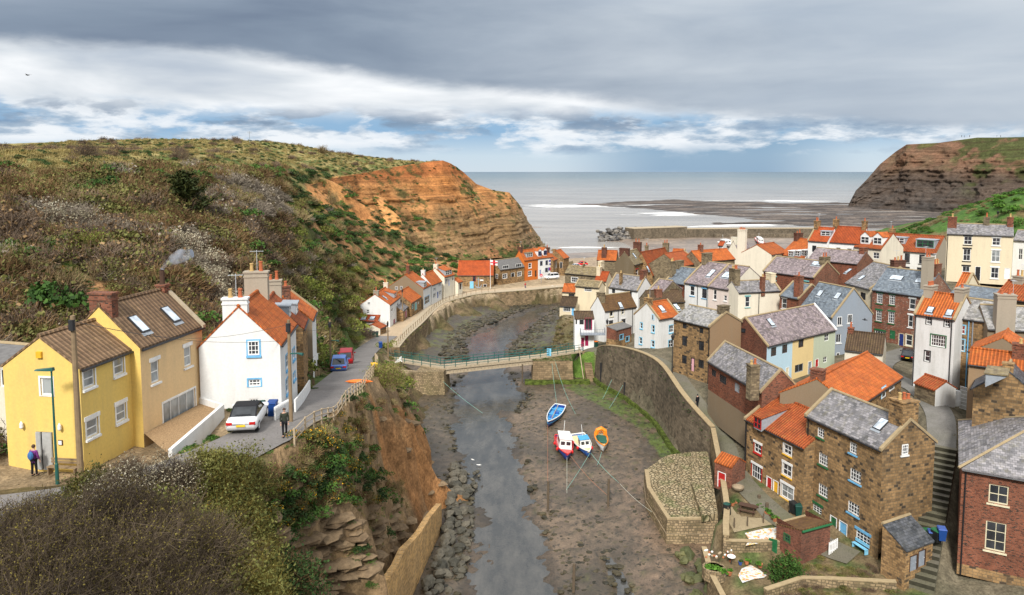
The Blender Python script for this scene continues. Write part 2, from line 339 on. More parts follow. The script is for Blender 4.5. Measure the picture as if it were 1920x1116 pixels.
# ---------------------------------------------------------------- terrain tools
class Terrain:
    def __init__(s, pts, x0, x1, y0, y1, dx, dy, below=-4.0, blur=1):
        s.x0, s.y0, s.dx, s.dy = x0, y0, dx, dy
        s.nx = int((x1-x0)/dx)+1; s.ny = int((y1-y0)/dy)+1
        Z = np.full((s.ny, s.nx), below)
        P = np.array([p[:3] for p in pts], float)
        vs, _, fs, ov, _, _ = delaunay_2d_cdt([Vector((p[0], p[1])) for p in P], [], [], 0, 1e-5)
        P = np.array([(v.x, v.y, P[o[0]][2]) for v, o in zip(vs, ov)])
        gx = x0+np.arange(s.nx)*dx; gy = y0+np.arange(s.ny)*dy
        for f in fs:
            a, b, c = P[f[0]], P[f[1]], P[f[2]]
            i0 = max(0, int((min(a[0], b[0], c[0])-x0)/dx)); i1 = min(s.nx-1, int((max(a[0], b[0], c[0])-x0)/dx)+1)
            j0 = max(0, int((min(a[1], b[1], c[1])-y0)/dy)); j1 = min(s.ny-1, int((max(a[1], b[1], c[1])-y0)/dy)+1)
            if i1 < i0 or j1 < j0: continue
            X, Y = np.meshgrid(gx[i0:i1+1], gy[j0:j1+1])
            d = (b[1]-c[1])*(a[0]-c[0])+(c[0]-b[0])*(a[1]-c[1])
            if abs(d) < 1e-9: continue
            l1 = ((b[1]-c[1])*(X-c[0])+(c[0]-b[0])*(Y-c[1]))/d; l2 = ((c[1]-a[1])*(X-c[0])+(a[0]-c[0])*(Y-c[1]))/d; l3 = 1-l1-l2
            m = (l1 >= -1e-6) & (l2 >= -1e-6) & (l3 >= -1e-6)
            Zs = Z[j0:j1+1, i0:i1+1]; Zs[m] = (l1*a[2]+l2*b[2]+l3*c[2])[m]
        for _ in range(blur):
            Zp = np.pad(Z, 1, mode='edge'); Z = (Zp[1:-1,1:-1]*2+Zp[:-2,1:-1]+Zp[2:,1:-1]+Zp[1:-1,:-2]+Zp[1:-1,2:])/6
        s.Z = Z
    def flatten(s, C, w, fall):
        C = np.array(C, float); X, Y = np.meshgrid(s.x0+np.arange(s.nx)*s.dx, s.y0+np.arange(s.ny)*s.dy); D = np.full(X.shape, 1e9); T = np.zeros(X.shape)
        for a, b in zip(C[:-1], C[1:]):
            e = b-a; t = np.clip(((X-a[0])*e[0]+(Y-a[1])*e[1])/(e[0]**2+e[1]**2), 0, 1); d = np.hypot(X-a[0]-t*e[0], Y-a[1]-t*e[1]); m = d < D; D[m] = d[m]; T[m] = (a[2]+t*e[2])[m]
        f = 1-np.clip((D-w)/fall, 0, 1); f = f*f*(3-2*f); s.Z = s.Z*(1-f)+T*f
    def z(s, x, y):
        fx = min(max((x-s.x0)/s.dx, 0), s.nx-1.001); fy = min(max((y-s.y0)/s.dy, 0), s.ny-1.001); i, j = int(fx), int(fy); u, v = fx-i, fy-j; Z = s.Z
        return Z[j,i]*(1-u)*(1-v)+Z[j,i+1]*u*(1-v)+Z[j+1,i]*(1-u)*v+Z[j+1,i+1]*u*v
    def slope(s, x, y, e=.8): return math.hypot(s.z(x+e, y)-s.z(x-e, y), s.z(x, y+e)-s.z(x, y-e))/(2*e)
    def mesh(s, name, mat, colf, disp=None, cut=-3.5):
        n = s.nx*s.ny; V = np.zeros((n, 3)); X, Y = np.meshgrid(s.x0+np.arange(s.nx)*s.dx, s.y0+np.arange(s.ny)*s.dy)
        V[:,0] = X.ravel(); V[:,1] = Y.ravel(); V[:,2] = s.Z.ravel()
        GY, GX = np.gradient(s.Z, s.dy, s.dx); SL = np.hypot(GX, GY).ravel()
        return gridmesh(name, V, s.nx, s.ny, mat, colf, SL, disp, cut)
def gridmesh(name, V, nx, ny, mat, colf, SL=None, disp=None, cut=None):
    n = nx*ny; C = np.zeros((n, 4), np.float32); C[:,3] = 1
    if SL is None: SL = np.zeros(n)
    V0 = V.copy()
    for k in range(n):
        x, y, z = V0[k]; C[k,:3] = colf(x, y, z, SL[k])
        if disp: V[k] += disp(x, y, z, SL[k])
    idx = np.arange(n).reshape(ny, nx)
    F = np.stack([idx[:-1,:-1], idx[:-1,1:], idx[1:,1:], idx[1:,:-1]], -1).reshape(-1, 4)
    if cut is not None: F = F[(V0[F][:,:,2] > cut).any(1)]
    me = bpy.data.meshes.new(name); me.vertices.add(n); me.vertices.foreach_set('co', V.ravel())
    me.loops.add(F.size); me.loops.foreach_set('vertex_index', F.ravel().astype(np.int32))
    me.polygons.add(len(F)); me.polygons.foreach_set('loop_start', np.arange(0, F.size, 4, dtype=np.int32)); me.polygons.foreach_set('use_smooth', np.ones(len(F), bool))
    ca = me.color_attributes.new('Col', 'FLOAT_COLOR', 'POINT'); ca.data.foreach_set('color', C.ravel())
    me.materials.append(mat); me.update(); me.validate()
    o = bpy.data.objects.new(name, me); COL.objects.link(o); return o
def fbm(x, y, z=0.0, o=4): return noise.fractal(Vector((x, y, z)), 1.0, 2.0, o)      # about -1..1
def lerp(a, b, t): t = min(1, max(0, t)); return tuple(p+(q-p)*t for p, q in zip(a, b))
def ss(x, a, b): t = min(1, max(0, (x-a)/(b-a))); return t*t*(3-2*t)
def inpoly(x, y, P):
    c = False; n = len(P); j = n-1
    for i in range(n):
        if (P[i][1] > y) != (P[j][1] > y) and x < (P[j][0]-P[i][0])*(y-P[i][1])/(P[j][1]-P[i][1])+P[i][0]: c = not c
        j = i
    return c
def sdist(X, Y, P):    # signed distance to polygon, positive inside (numpy)
    d = np.full(X.shape, 1e9); ins = np.zeros(X.shape, bool); n = len(P)
    for i in range(n):
        ax, ay = P[i-1][0], P[i-1][1]; bx, by = P[i][0], P[i][1]; ex, ey = bx-ax, by-ay
        t = np.clip(((X-ax)*ex+(Y-ay)*ey)/(ex*ex+ey*ey+1e-12), 0, 1); d = np.minimum(d, np.hypot(X-ax-t*ex, Y-ay-t*ey))
        c = ((ay > Y) != (by > Y)); xi = ex*(Y-ay)/(ey if abs(ey) > 1e-9 else 1e-9)+ax; ins ^= c & (X < xi)
    return np.where(ins, d, -d)
def groundmat(name, rough=.9, spec=.15, f1=.9, f2=5.0, b1=.6, bd=.12, contrast=.45, weed=None):
    m, t, b = newmat(name); setb(b, rough, spec); p = wpos(t)
    a = t.N('ShaderNodeAttribute', attribute_name='Col').outputs['Color']
    n1 = t.noise(p, f1, 6, .65); n2 = t.noise(p, f2, 5, .7)
    c = t.mix(1, a, t.ramp(n1, [(.3, 1-contrast), (.7, 1+contrast)]), 'MULTIPLY'); c = t.mix(1, c, t.ramp(n2, [(.3, 1-contrast), (.7, 1+contrast)]), 'MULTIPLY')
    if weed:
        f = t.ramp(t.noise(p, weed[0], 7, .72), [(weed[1], 0), (weed[1]+.06, 1)]); c = t.mix(t.mathn('MULTIPLY', f, weed[3]), c, weed[2])
    t.L(c, b.inputs['Base Color'])
    bump(t, b, t.mathn('ADD', n1, t.mathn('MULTIPLY', n2, .5)), b1, bd); return m
PZ = at_z; PY = at_y
# ---------------------------------------------------------------- left land
LP = []
def add(*p): LP.append(p)
for q in [(-8.2,74),(-8.6,80),(-9.0,87),(-11.5,100),(-13.5,112),(-12.0,119),(-11.8,124),(-17,128),(-21.6,134),(-21.5,141),(-20.2,154.2),(-19.3,165),(-18.0,177.3),(-13.6,187.2),(-9.2,193.2),(-4,196.1),(4.1,200),(13,205.1),(20,207)]: add(q[0], q[1], -1.2)
for q in [(-7.95,71.5),(-9.3,60.8),(-10.6,52),(-12.1,40),(-12.1,14)]: add(q[0]+.1, q[1], -1.5)
for q in [(-8.5,71.5,3),(-9.9,60.8,4.9),(-11.2,52,5.6),(-12.8,40,6.6),(-13.2,14,8)]: add(*q)          # behind the brick retaining wall
for px, py, z in [(820,880,3.4),(800,850,6.2),(780,780,8.2),(760,800,11),(730,740,13.2),(700,900,10.2),(640,1080,7.6),(660,960,10.2),(560,950,14),(600,860,15.2),(690,790,13.6),(450,1000,14.8),(520,1090,11.8),(450,900,18.2)]:
    v = PZ(px, py, z); add(*v)
for q in [(-12.6,45,14.2),(-12.6,35,17.2),(-12.4,28,18.2),(-13,20,18.6),(-12.5,14,17),(-17,35.5,20.4),(-16,30,20.0),(-19,28,20.2),(-25,25,20.0),(-30,28,20.2),(-24,14,19.6),(-15.5,24,19.8),(-14.6,40,18.2),(-40,14,20),(-40,28,20.4)]: add(*q)
ROADC = [(-34,31,20.1),(-23,33.6,20.2),(-18.4,36.4,20.3),(-15.9,40.5,20.3),(-14.7,46.9,19.8),(-15,58.2,18),(-16.7,77.8,15),(-19.6,92,12.2),(-22.8,110,8.3),(-24.8,128,5.3),(-24,141,4.5),(-22.2,153,4.3),(-19.6,168.7,4.25),(-15.6,186,4.2),(-7,196,4.2),(5,202,4.2),(16,208,4.1)]
for i, (x, y, z) in enumerate(ROADC):
    a = Vector(ROADC[max(0, i-1)][:2]); b = Vector(ROADC[min(len(ROADC)-1, i+1)][:2]); d = (b-a).normalized(); n = Vector((-d.y, d.x)); w = 2.2
    add(x+n.x*w, y+n.y*w, z); add(x-n.x*w, y-n.y*w, z)
for q in [(-12.4,72,14.3),(-13,84,11),(-15,95,7),(-15.6,104,4),(-19.2,118,4.5),(-22.8,131,4.4),(-13.4,112,.6),(-15.5,122,2.4),(-13,123.5,4.2),(-13,120,3.9)]: add(*q)
for q in [(-22.8,134,4.2),(-22.5,141,4.1),(-21.2,154.4,4.1),(-20.3,165.3,4.1),(-19,177.8,4.1),(-14.4,188.4,4.1),(-9.7,194.4,4.1),(-4.3,197.4,4.1),(3.7,201.2,4.1),(12.6,206.3,4.1),(20,208.4,4)]: add(*q)
# house platforms
for q in [(-28,37,19.7),(-22,37.5,19.7),(-28,50,20.2),(-20,43,19.6),(-19,50,20.0),(-21.6,44,19.4),(-21.5,56,20.3),(-16.5,50,19.6),(-21.5,64,18.5),(-17.6,64,17.2),(-22.5,78,15.6),(-19,76,15.3),(-23.5,88,13.4)]: add(*q)
for q in [(-27,140,4.6),(-30.8,147,4.8),(-28,160,4.6),(-25.5,172,4.6),(-22.5,186,4.4),(-17,200,4.3),(-10,212,4.3),(0,222,4.2),(8,226,4.1),(16,232,3.8),(24,240,3),(26,262,2),(20,290,.8),(16,318,-.4),(15,345,-1.8)]: add(*q)
# hill
for px, L in {-60:[(640,50),(520,60),(440,68),(380,78),(320,90),(286,108),(272,220)], 60:[(600,56),(500,62),(440,70),(380,80),(320,93),(286,112),(268,225)], 150:[(560,58),(490,65),(430,73),(375,83),(318,97),(286,118),(265,230)],
   300:[(530,64),(450,74),(385,86),(322,103),(287,128),(262,235)], 450:[(545,76),(455,90),(385,106),(332,126),(292,158),(263,242)], 520:[(565,90),(480,105),(400,124),(338,152),(296,195),(268,255)],
   580:[(585,108),(505,122),(425,145),(352,184),(306,238),(277,270)], 640:[(600,133),(540,150),(462,166),(402,186),(349,213),(314,248),(290,286)], 700:[(545,168),(505,180),(468,190),(432,204),(400,219),(330,262),(296,295)],
   760:[(495,203),(455,222),(420,236),(317,284),(306,310)]}.items():
    for py, Y in L: add(*PY(px, py, Y))
for q in [(-23,88,14.5),(-25.5,100,12.3),(-28,115,9),(-28,130,5.4)]: add(*q)
NABT = [(575,350,188),(620,335,215),(680,325,250),(740,313,275),(800,304,295),(830,301,302),(846,307,308),(868,322,316),(893,345,322),(925,357,327),(955,361,331),(975,385,334),(990,415,337),(1008,440,340),(1024,467,343)]
NABB = [(578,392,181),(612,420,186),(670,440,208),(725,452,226),(775,488,236),(812,500,240),(845,496,247),(870,490,253),(898,487,262),(930,484,276),(958,482,288),(982,480,301),(1000,478,314),(1014,475,326),(1028,471,340)]
for px, py, Y in NABT[1:]:
    v = PY(px, py, Y+5); add(v.x, v.y, v.z-.3)
for px, py, Y in NABB[2:]:
    v = PY(px, py, Y+2); add(v.x, v.y, v.z-.6)
for q in [(-170,14,24),(-170,120,44),(-170,300,44),(-120,420,40),(-40,420,36),(0,420,20),(14,400,2),(16,360,-2),(-80,330,44),(-30,350,37),(-12,350,22),(-60,60,26),(-60,14,21),(-100,40,29),(-130,200,42.3),(-100,300,46)]: add(*q)
for q in [(0,150),(-8,160),(-5,135),(0,120),(-3,100),(0,80),(0,60),(0,40),(0,20),(0,180),(5,193),(-12,150),(-10,170),(8,198),(-14,140)]: add(q[0], q[1], -3)
LAND = Terrain(LP, -170, 24, 14, 420, .8, .8, blur=1)
def spl(C, sub=8):
    P = [Vector(c) for c in C]; o = []
    for i in range(len(P)-1):
        p0, p1, p2, p3 = P[max(0,i-1)], P[i], P[i+1], P[min(len(P)-1,i+2)]
        for k in range(sub):
            t = k/sub; o.append(.5*((2*p1)+(p2-p0)*t+(2*p0-5*p1+4*p2-p3)*t*t+(3*p1-p0-3*p2+p3)*t**3))
    return o+[P[-1]]
LAND.flatten(spl(ROADC), 2.6, 1.2)
YARD = [(-29,37),(-22,36.5),(-15.5,42),(-14,48),(-15,58),(-16.5,62),(-21.5,62),(-21,52),(-28,52)]
def land_col(x, y, z, s):
    px, py = proj((x, y, z)); n = fbm(x*.09, y*.09, 0, 4); n2 = fbm(x*.4, y*.4, 5, 3)
    brown = lerp((.085,.060,.030), (.12,.095,.04), .5+n2); c = brown
    green = lerp((.045,.075,.018), (.085,.115,.03), .5+n2)
    straw = lerp((.30,.235,.095), (.20,.175,.065), .5+n2)
    if y < 130:                                               # near promontory: ochre scarp, ledges, scrub floor
        ochre = lerp((.42,.20,.075), (.30,.155,.065), .5+n); ledge = lerp((.30,.20,.10), (.20,.13,.07), .5+n2)
        c = lerp(brown, green, ss(n, .0, .35))
        f = ss(s, .75, 1.3)
        rock = lerp(ledge, ochre, ss(z+n*2, 6.5, 9))
        c = lerp(c, lerp(ledge, (.20,.14,.08), ss(noise.noise(Vector((x*.1, y*.1, z*1.4))), -.1, .3)), f*(x > -17))
        if inpoly(px, py, OCH): c = lerp(c, ochre, ss(n2+.6, .0, .4))
        if inpoly(px, py, MUDB): c = lerp(c, ochre, .9)
        if x < -22 and y > 50 and 52 < y < 62 and x < -30: c = lerp(c, (.34,.18,.08), .8)
        if inpoly(x, y, YARD): c = lerp((.30,.22,.13), (.24,.18,.11), .5+n2)
    up = ss(py, 345, 300)*(y > 85)                                  # plateau grass
    if y > 60 and x < (0 if y > 130 else -19):
        c = lerp(c, green, ss(n, .05, .3)*.6)
        c = lerp(c, lerp(straw, green, ss(n2+n, .15, .5)), up)
    if y > 165 and z > 27: c = lerp(c, lerp(straw, green, ss(n2+n, .0, .4)), .8)
    if y > 160 and inpoly(px, py, NABL): c = lerp((.50,.25,.09), (.42,.19,.07), .5+n)
    elif y > 150 and 4.8 < z < 27 and s > .3: c = lerp((.36,.19,.085), (.10,.12,.035), ss(n2+n*.6, -.05, .35))
    if z < 5.0 and y > 100: c = lerp((.36,.28,.18), (.28,.21,.13), .5+n2)
    if z < 3.6 and y > 95: c = lerp((.15,.105,.06), (.08,.07,.03), .5+n2)
    return c
ROADS = spl(ROADC, 4)
NABL = [(572,346),(640,330),(720,322),(760,400),(745,440),(690,425),(640,395),(600,392),(580,372)]; OCH = [(680,765),(745,762),(810,780),(870,870),(880,960),(790,965),(740,915),(705,860),(678,810)]; MUDB = [(-60,580),(60,588),(98,620),(70,655),(-60,670)]
def land_disp(x, y, z, s):
    f = ss(s, .5, 1.5)
    if z < -.9: return (0, 0, 0)
    if y < 150: f *= ss(min(math.hypot(x-c.x, y-c.y) for c in ROADS if abs(c.y-y) < 8) if any(abs(c.y-y) < 8 for c in ROADS) else 9, 2.6, 5)
    a = fbm(x*.35, y*.35, z*.7, 4); h = math.floor(z/1.1+fbm(x*.1, y*.1, 0, 2)*.8); b = noise.noise(Vector((h*7.3, y*.05, x*.05)))
    if y > 130 and z < 5: return (0, 0, 0)
    if y < 76 and x > -16: f *= ss(z, 6, 9)
    return (f*(a*.9+b*.8), f*(a*.4-b*.25), (1-f)*a*.12+f*a*.3)
GM_LAND = groundmat('hillside_ground', f1=.8, f2=4, b1=.8, bd=.25)
tag(LAND.mesh('hillside', GM_LAND, land_col, land_disp), kind='structure')
# road ribbons
def ribbon(name, C, w, mat, terr, dz=.07, sub=8, kind='structure'):
    P = [Vector(c) for c in C]; pts = []
    for i in range(len(P)-1):
        p0, p1, p2, p3 = P[max(0,i-1)], P[i], P[i+1], P[min(len(P)-1,i+2)]
        for k in range(sub):
            t = k/sub; pts.append(.5*((2*p1)+(p2-p0)*t+(2*p0-5*p1+4*p2-p3)*t*t+(3*p1-p0-3*p2+p3)*t**3))
    pts.append(P[-1]); mb = MB(); rows = []
    for i, p in enumerate(pts):
        d = (pts[min(i+1,len(pts)-1)]-pts[max(i-1,0)]); d.z = 0; d.normalize(); n = Vector((-d.y, d.x, 0)); ww = w[0]+(w[1]-w[0])*i/len(pts) if hasattr(w, '__len__') else w
        row = []
        for k in range(7):
            q = p+n*ww*(k/3-1); row.append(Vector((q.x, q.y, (terr.z(q.x, q.y) if terr else q.z)+dz)))
        rows.append(row)
    for a, b in zip(rows, rows[1:]):
        for k in range(6): mb.face([a[k+1], a[k], b[k], b[k+1]], smooth=True)
    return tag(mb.build(name, mat, weld=True), kind=kind)
def roadmat(name, c, c2, f=.7):
    m, t, b = newmat(name); setb(b, .85, .25); p = wpos(t)
    col = t.mix(t.ramp(t.noise(p, .35, 6, .6), [(.35, 0), (.68, 1)]), c, c2); col = t.mix(1, col, t.ramp(t.noise(p, 9, 5, .7), [(.3, .8), (.7, 1.2)]), 'MULTIPLY')
    cr = t.ramp(t.noise(t.mapping(p, (.5,.5,.5)), 1.2, 2, .5, 2.5), [(.48, 1), (.5, .72), (.52, 1)]); col = t.mix(1, col, cr, 'MULTIPLY')
    t.L(col, b.inputs['Base Color']); bump(t, b, t.noise(p, 20, 3), .3, .01); return m
M['asphalt'] = roadmat('worn_asphalt', (.20,.185,.175), (.15,.14,.13)); M['quaypave'] = roadmat('quay_paving', (.46,.35,.23), (.38,.29,.19)); M['pathpave'] = roadmat('mossy_path', (.155,.14,.11), (.12,.115,.07)); M['slabs'] = roadmat('stone_slabs', (.19,.18,.165), (.13,.125,.105))
ribbon('road', ROADC[:11], 2.05, M['asphalt'], LAND, .12)
ribbon('quay_pavement', ROADC[9:], (2.1, 3.2), M['quaypave'], LAND, .09)
# ---------------------------------------------------------------- the headland cliff
M_NAB = None
def strata(name, bands, grass=None, scale=1.0):
    m, t, b = newmat(name); setb(b, .95, .1); p = wpos(t); s = t.N('ShaderNodeSeparateXYZ'); t.L(p, s.inputs[0])
    warp = t.noise(t.mapping(p, (.03,.03,.05)), 1, 4, .5); z = t.mathn('ADD', s.outputs[2], t.mathn('MULTIPLY', warp, 3*scale))
    cz = t.N('ShaderNodeCombineXYZ'); t.L(z, cz.inputs[2]); px = t.mathn('MULTIPLY', s.outputs[0], .012); t.L(px, cz.inputs[0])
    l1 = t.noise(cz.outputs[0], .55/scale, 5, .75)
    a = t.N('ShaderNodeAttribute', attribute_name='Col').outputs['Color']
    c = t.mix(1, a, t.ramp(l1, [(.30, .28), (.42, .75), (.55, 1.0), (.7, 1.35)]), 'MULTIPLY')
    c = t.mix(1, c, t.ramp(t.noise(t.mapping(p, (.35,.35,.12)), 1/scale, 6, .7), [(.3, .62), (.7, 1.3)]), 'MULTIPLY')
    c = t.mix(1, c, t.ramp(t.noise(p, 1.6/scale, 5, .75), [(.32, .62), (.68, 1.3)]), 'MULTIPLY')
    l2 = t.noise(cz.outputs[0], 1.7/scale, 4, .6); brk = t.noise(t.mapping(p, (.12,.12,.3)), 1/scale, 4, .6); c = t.mix(t.mathn('MULTIPLY', t.ramp(l2, [(.44, 0), (.485, 1), (.53, 0)]), t.ramp(brk, [(.4, .15), (.6, .85)])), c, (.05,.03,.018))
    t.L(c, b.inputs['Base Color']); bump(t, b, t.mathn('ADD', l1, t.noise(t.mapping(p, (1,1,3)), .8/scale, 5, .7)), 1.0, .5*scale); return m
M['nab'] = strata('banded_shale', None); M['farcliff'] = strata('far_cliff_rock', None, scale=2.2)
def cliff_sheet(name, mat, T, B, nu, nv, colf, amp, back, strat=1.0, bulge=0):
    def interp(L, u):
        k = u*(len(L)-1); i = min(int(k), len(L)-2); f = k-i; return L[i].lerp(L[i+1], f)
    Tw = [PY(*q) for q in T]+back[0]; Bw = [PY(*q) for q in B]+back[1]
    V = np.zeros((nu*nv, 3)); k = 0; info = []
    for j in range(nv):
        v = j/(nv-1)
        for i in range(nu):
            u = i/(nu-1); t = interp(Tw, u); b = interp(Bw, u); p = b.lerp(t, v)
            d = (interp(Tw, min(1, u+.02))-interp(Tw, max(0, u-.02)))+(interp(Bw, min(1, u+.02))-interp(Bw, max(0, u-.02))); n = Vector((d.y, -d.x, 0)).normalized()
            z = p.z+fbm(p.x*.02, p.y*.02, 0, 3)*2; h = z/strat
            st = noise.noise(Vector((math.floor(h)*3.7, 0, 0)))*.6+noise.noise(Vector((math.floor(h*2.3)*5.1, 9, 0)))*.4
            a = (fbm(p.x*.045, p.y*.045, p.z*.03, 4)*1.2+fbm(p.x*.2, p.y*.2, p.z*.25, 4)*.5)*(1-.8*ss(u, .5, .75)*ss(v, .5, .95))
            w = math.sin(math.pi*min(1, max(0, v*.94+.04)))**.5
            ed = min(1, (1-v)*6)
            q = p+n*amp*ed*(st*.8*ss(v, 1, .6)+a*.8)*w; q.z += w*fbm(p.x*.15, p.y*.15, 7, 3)*.5*ed
            V[k] = q; k += 1
    return gridmesh(name, V, nu, nv, mat, colf)
def nab_col(x, y, z, s):
    n = fbm(x*.06, y*.06, z*.06, 4); n2 = fbm(x*.3, y*.3, z*.3, 3)
    top = lerp((.46,.19,.06), (.52,.26,.10), .5+n); low = lerp((.27,.165,.075), (.34,.21,.10), .5+n)
    c = lerp(low, top, ss(z+n*7, 15, 27))
    c = lerp(c, (.42,.15,.05), ss(z+n*4, 31, 36))
    if z < 8: c = lerp(c, lerp((.38,.19,.085), (.09,.12,.03), ss(n2+n, -.1, .3)), ss(z+n*2, 9, 5)*(y < 310))
    tanface = ss(x, -2, 8)*.6; c = lerp(c, (.26,.195,.12), tanface)
    c = lerp(c, (.06,.085,.025), ss(n2+n*.6, .28, .5)*ss(z, 10, 18)*.8)
    return c
NABV = []
nab = cliff_sheet('sea_cliff', M['nab'], NABT, NABB, 260, 90, nab_col, 2.0, ([Vector((13,368,-.5)), Vector((-6,400,2))], [Vector((19,372,-1.5)), Vector((12,410,-1.5))]), strat=1.7)
tag(nab, kind='structure')
# ---------------------------------------------------------------- right land
RP = []
def addr(*p): RP.append(tuple(p))
# seawall: bottom pixels with z, top z
SW = [(Vector((14.2,126.8,0)), 5.6), (Vector((15.3,122,0)), 7.2), (Vector((18.4,114,0)), 8.35), (Vector((20.5,105,0)), 8.75), (Vector((20.95,93.4,0)), 8.0), (Vector((21.75,89.4,0)), 7.1), (Vector((22.85,85.3,0)), 6.1)]
for p, z in SW:
    addr(p.x-.1, p.y, -1.5); addr(p.x+.7, p.y+.1, z-.9); addr(p.x+3.6, p.y+.5, z-.95)
# lane and yards towards the viewer
for q in [(24.0,86.5,5.2),(24.6,80,4.9),(27,76,4.4),(26.2,70,3.9),(30.0,62,3.0),(33,58,2.9),(31,60,2.9),(27,58,2.7),(30,54,2.9),(34,50,2.8),(40,46,3),(35,62,3.2),(36,57,3),(24.4,85.6,5.3),(23.5,82,4.9),(22.4,77,4.3),(21.1,70,3.5),(20.0,65.4,3.25),(19.4,64.3,3.2),(22,64.1,3.2),(24.4,64.4,3.2),(22.0,85.2,-1.5),(21.5,82,-1.5),(20.8,77,-1.5),(19.3,69,-1.5),(18.6,63.0,1.9),(24.6,63,2.3),(22,62.8,1.9),(22,58,1.9),(17.6,62.6,1.8),(17.5,57,1.8),(18,50,1.9),(16.6,63.5,-1.5),(16.0,57,-1.5),(16.4,50,-1.5),(18,40,-1.5),(22,48,2.2),(26,50,2.4),(18.4,66,-1.5)]: addr(*q)
# bridge head, grass bank, lower village
for q in [(12.6,131,4.3),(16,129,5.2),(9,127,-1.5),(12.5,128.2,3.6),(8,133,-1.5),(7,145,-1.5),(7.5,141,-1.5),(11,139,4.5),(8.2,150,-1.2),(12,137,4.6),(13.5,143,4.6),(9.4,145.5,7.8),(12,145,7.9),(14,148,7.8),(10,151,7.6),(9.2,160,-1.2),(9.5,172,-1.2),(13,155,4.2),(14,170,4.2),(15,188,4.0),(11,190,-1),(20,207,4),(18,200,4),(24,240,3),(26,262,2),(40,250,2.5),(60,262,2),(70,300,.5),(45,290,.6),(26,300,.6),(20,325,-.8),(60,330,-.4),(120,330,1)]: addr(*q)
for q in [(18.5,134,5.2),(22,128,6.2),(23,119,7.4),(25,112,7.9),(28,104,8),(27,97,7.8),(28,90,6.8),(32,84,6),(24,150,5),(30,160,5),(40,175,5),(40,150,8),(45,130,8.2),(34,120,7.6),(36,100,7),(40,92,6.6),(38,76,6),(50,110,7.4),(55,118,8.4),(60,108,9),(52,96,8.4),(48,84,8.2),(42,68,5.2),(45,72,7.6),(41,59,4),(50,85,11.6),(50,76,11.4),(55,88,11.8),(60,92,11.8),(62,104,10),(70,100,13),(66,84,12.5),(58,74,11),(50,64,8),(46,56,5),(60,50,7),(70,70,12),(80,60,13)]: addr(*q)
for q in [(75,134,16.6),(95,136,16.7),(70,128,13),(85,122,14.5),(60,135,11),(70,150,14.5),(95,150,17.5),(55,155,9.5),(75,175,9),(60,200,5),(120,140,19),(130,100,20),(110,80,17),(170,60,20),(170,140,30)]: addr(*q)
for px, py, Y in [(1700,432,205),(1760,408,190),(1830,385,178),(1920,362,168),(2000,340,170),(1690,440,235),(1790,395,235),(1900,362,225)]: addr(*PY(px, py, Y))
for q in [(110,250,6),(150,260,16),(170,230,30),(170,320,14),(120,300,2)]: addr(*q)
STEPS = [(32.4,57.2,2.9),(40.6,68.6,10.2)]; LANE = [(40.6,68.6,10.2),(44,75,11.1),(46,82,11.4),(47.2,90,10.6),(50,100,9.4),(56,108,8.8),(62,112,8.8)]
RLAND = Terrain(RP, 7, 170, 40, 332, .8, .8, blur=1)
RLAND.flatten([(18.2,60.9,1.9),(22.6,60.7,1.9)], 1.5, .4); RLAND.flatten([(20.9,66.6,3.28),(23.4,66.4,3.28)], 1.9, .6); RLAND.flatten(LANE, 1.6, 2.0); RLAND.flatten([(a, b, c-.4) for a, b, c in STEPS], 1.5, 1.0)
def rland_col(x, y, z, s):
    n2 = fbm(x*.4, y*.4, 5, 3); n = fbm(x*.09, y*.09, 0, 4)
    c = lerp((.15,.125,.085), (.095,.085,.055), .5+n2)
    if s > .7 and y > 120: c = lerp((.16,.12,.07), (.09,.085,.04), .5+n2)
    if y > 150 and x > 70 and z > 6: c = lerp((.06,.12,.025), (.13,.10,.045), ss(n2+n, .1, .5))
    if y > 230 and z < 5: c = lerp((.34,.26,.18), (.26,.2,.14), .5+n2)
    if y < 76 and x < 33 and z > 1.2: c = lerp((.15,.11,.06), (.07,.09,.03), ss(n2, 0, .3))
    if x < 15 and 126 < y < 136: c = lerp((.08,.14,.025), (.11,.15,.03), .5+n2)
    return c
tag(RLAND.mesh('village_ground', groundmat('village_earth', b1=.5, bd=.1), rland_col, lambda x, y, z, s: (0, 0, fbm(x*.5, y*.5, 0, 3)*.06+(fbm(x*.3, y*.3, 1, 3)*.4*ss(s, .4, 1))*(y > 126))), kind='structure')
PATHC = [(11.6,131.6,4.4),(15.6,129,5.1),(18.5,122,6.7),(20.9,114,7.6),(22.8,105,7.9),(23.0,96,7.4),(23.8,90,6.5),(24.3,84,5.3),(23.7,78,4.5),(23.9,73,3.8),(25.2,67.5,3.4),(27.2,64,3.1),(29.3,61.4,2.95)]
ribbon('path', PATHC, (1.0, 1.25), M['pathpave'], RLAND, .1)
ribbon('lane', LANE, (1.2, 2.0), M['slabs'], RLAND, .1)
# ---------------------------------------------------------------- creek bed, water
RIV = [(845,1200),(868,1116),(876,1050),(886,1000),(900,985),(880,930),(858,860),(848,800),(850,755),(850,720),(880,695),(876,660),(868,640),(900,618),(940,602),(985,583),(1040,566),(1050,572),(1025,588),(1010,602),(985,622),(955,650),(948,690),(965,720),(985,745),(955,770),(960,800),(975,860),(990,930),(1010,985),(1035,1050),(1042,1116),(1050,1200)]
RIVW = [at_z(a, b, 0) for a, b in RIV]
POOLS = [[at_z(a, b, 0) for a, b in q] for q in ([(1128,1040),(1150,1045),(1180,1090),(1200,1130),(1160,1130),(1140,1085)], [(958,742),(975,738),(985,752),(968,760)])]
gx = np.arange(-32, 26, .42); gy = np.arange(52, 262, .5); X, Y = np.meshgrid(gx, gy)
sd = sdist(X, Y, RIVW); sp2 = np.maximum(sdist(X, Y, POOLS[0]), sdist(X, Y, POOLS[1]))
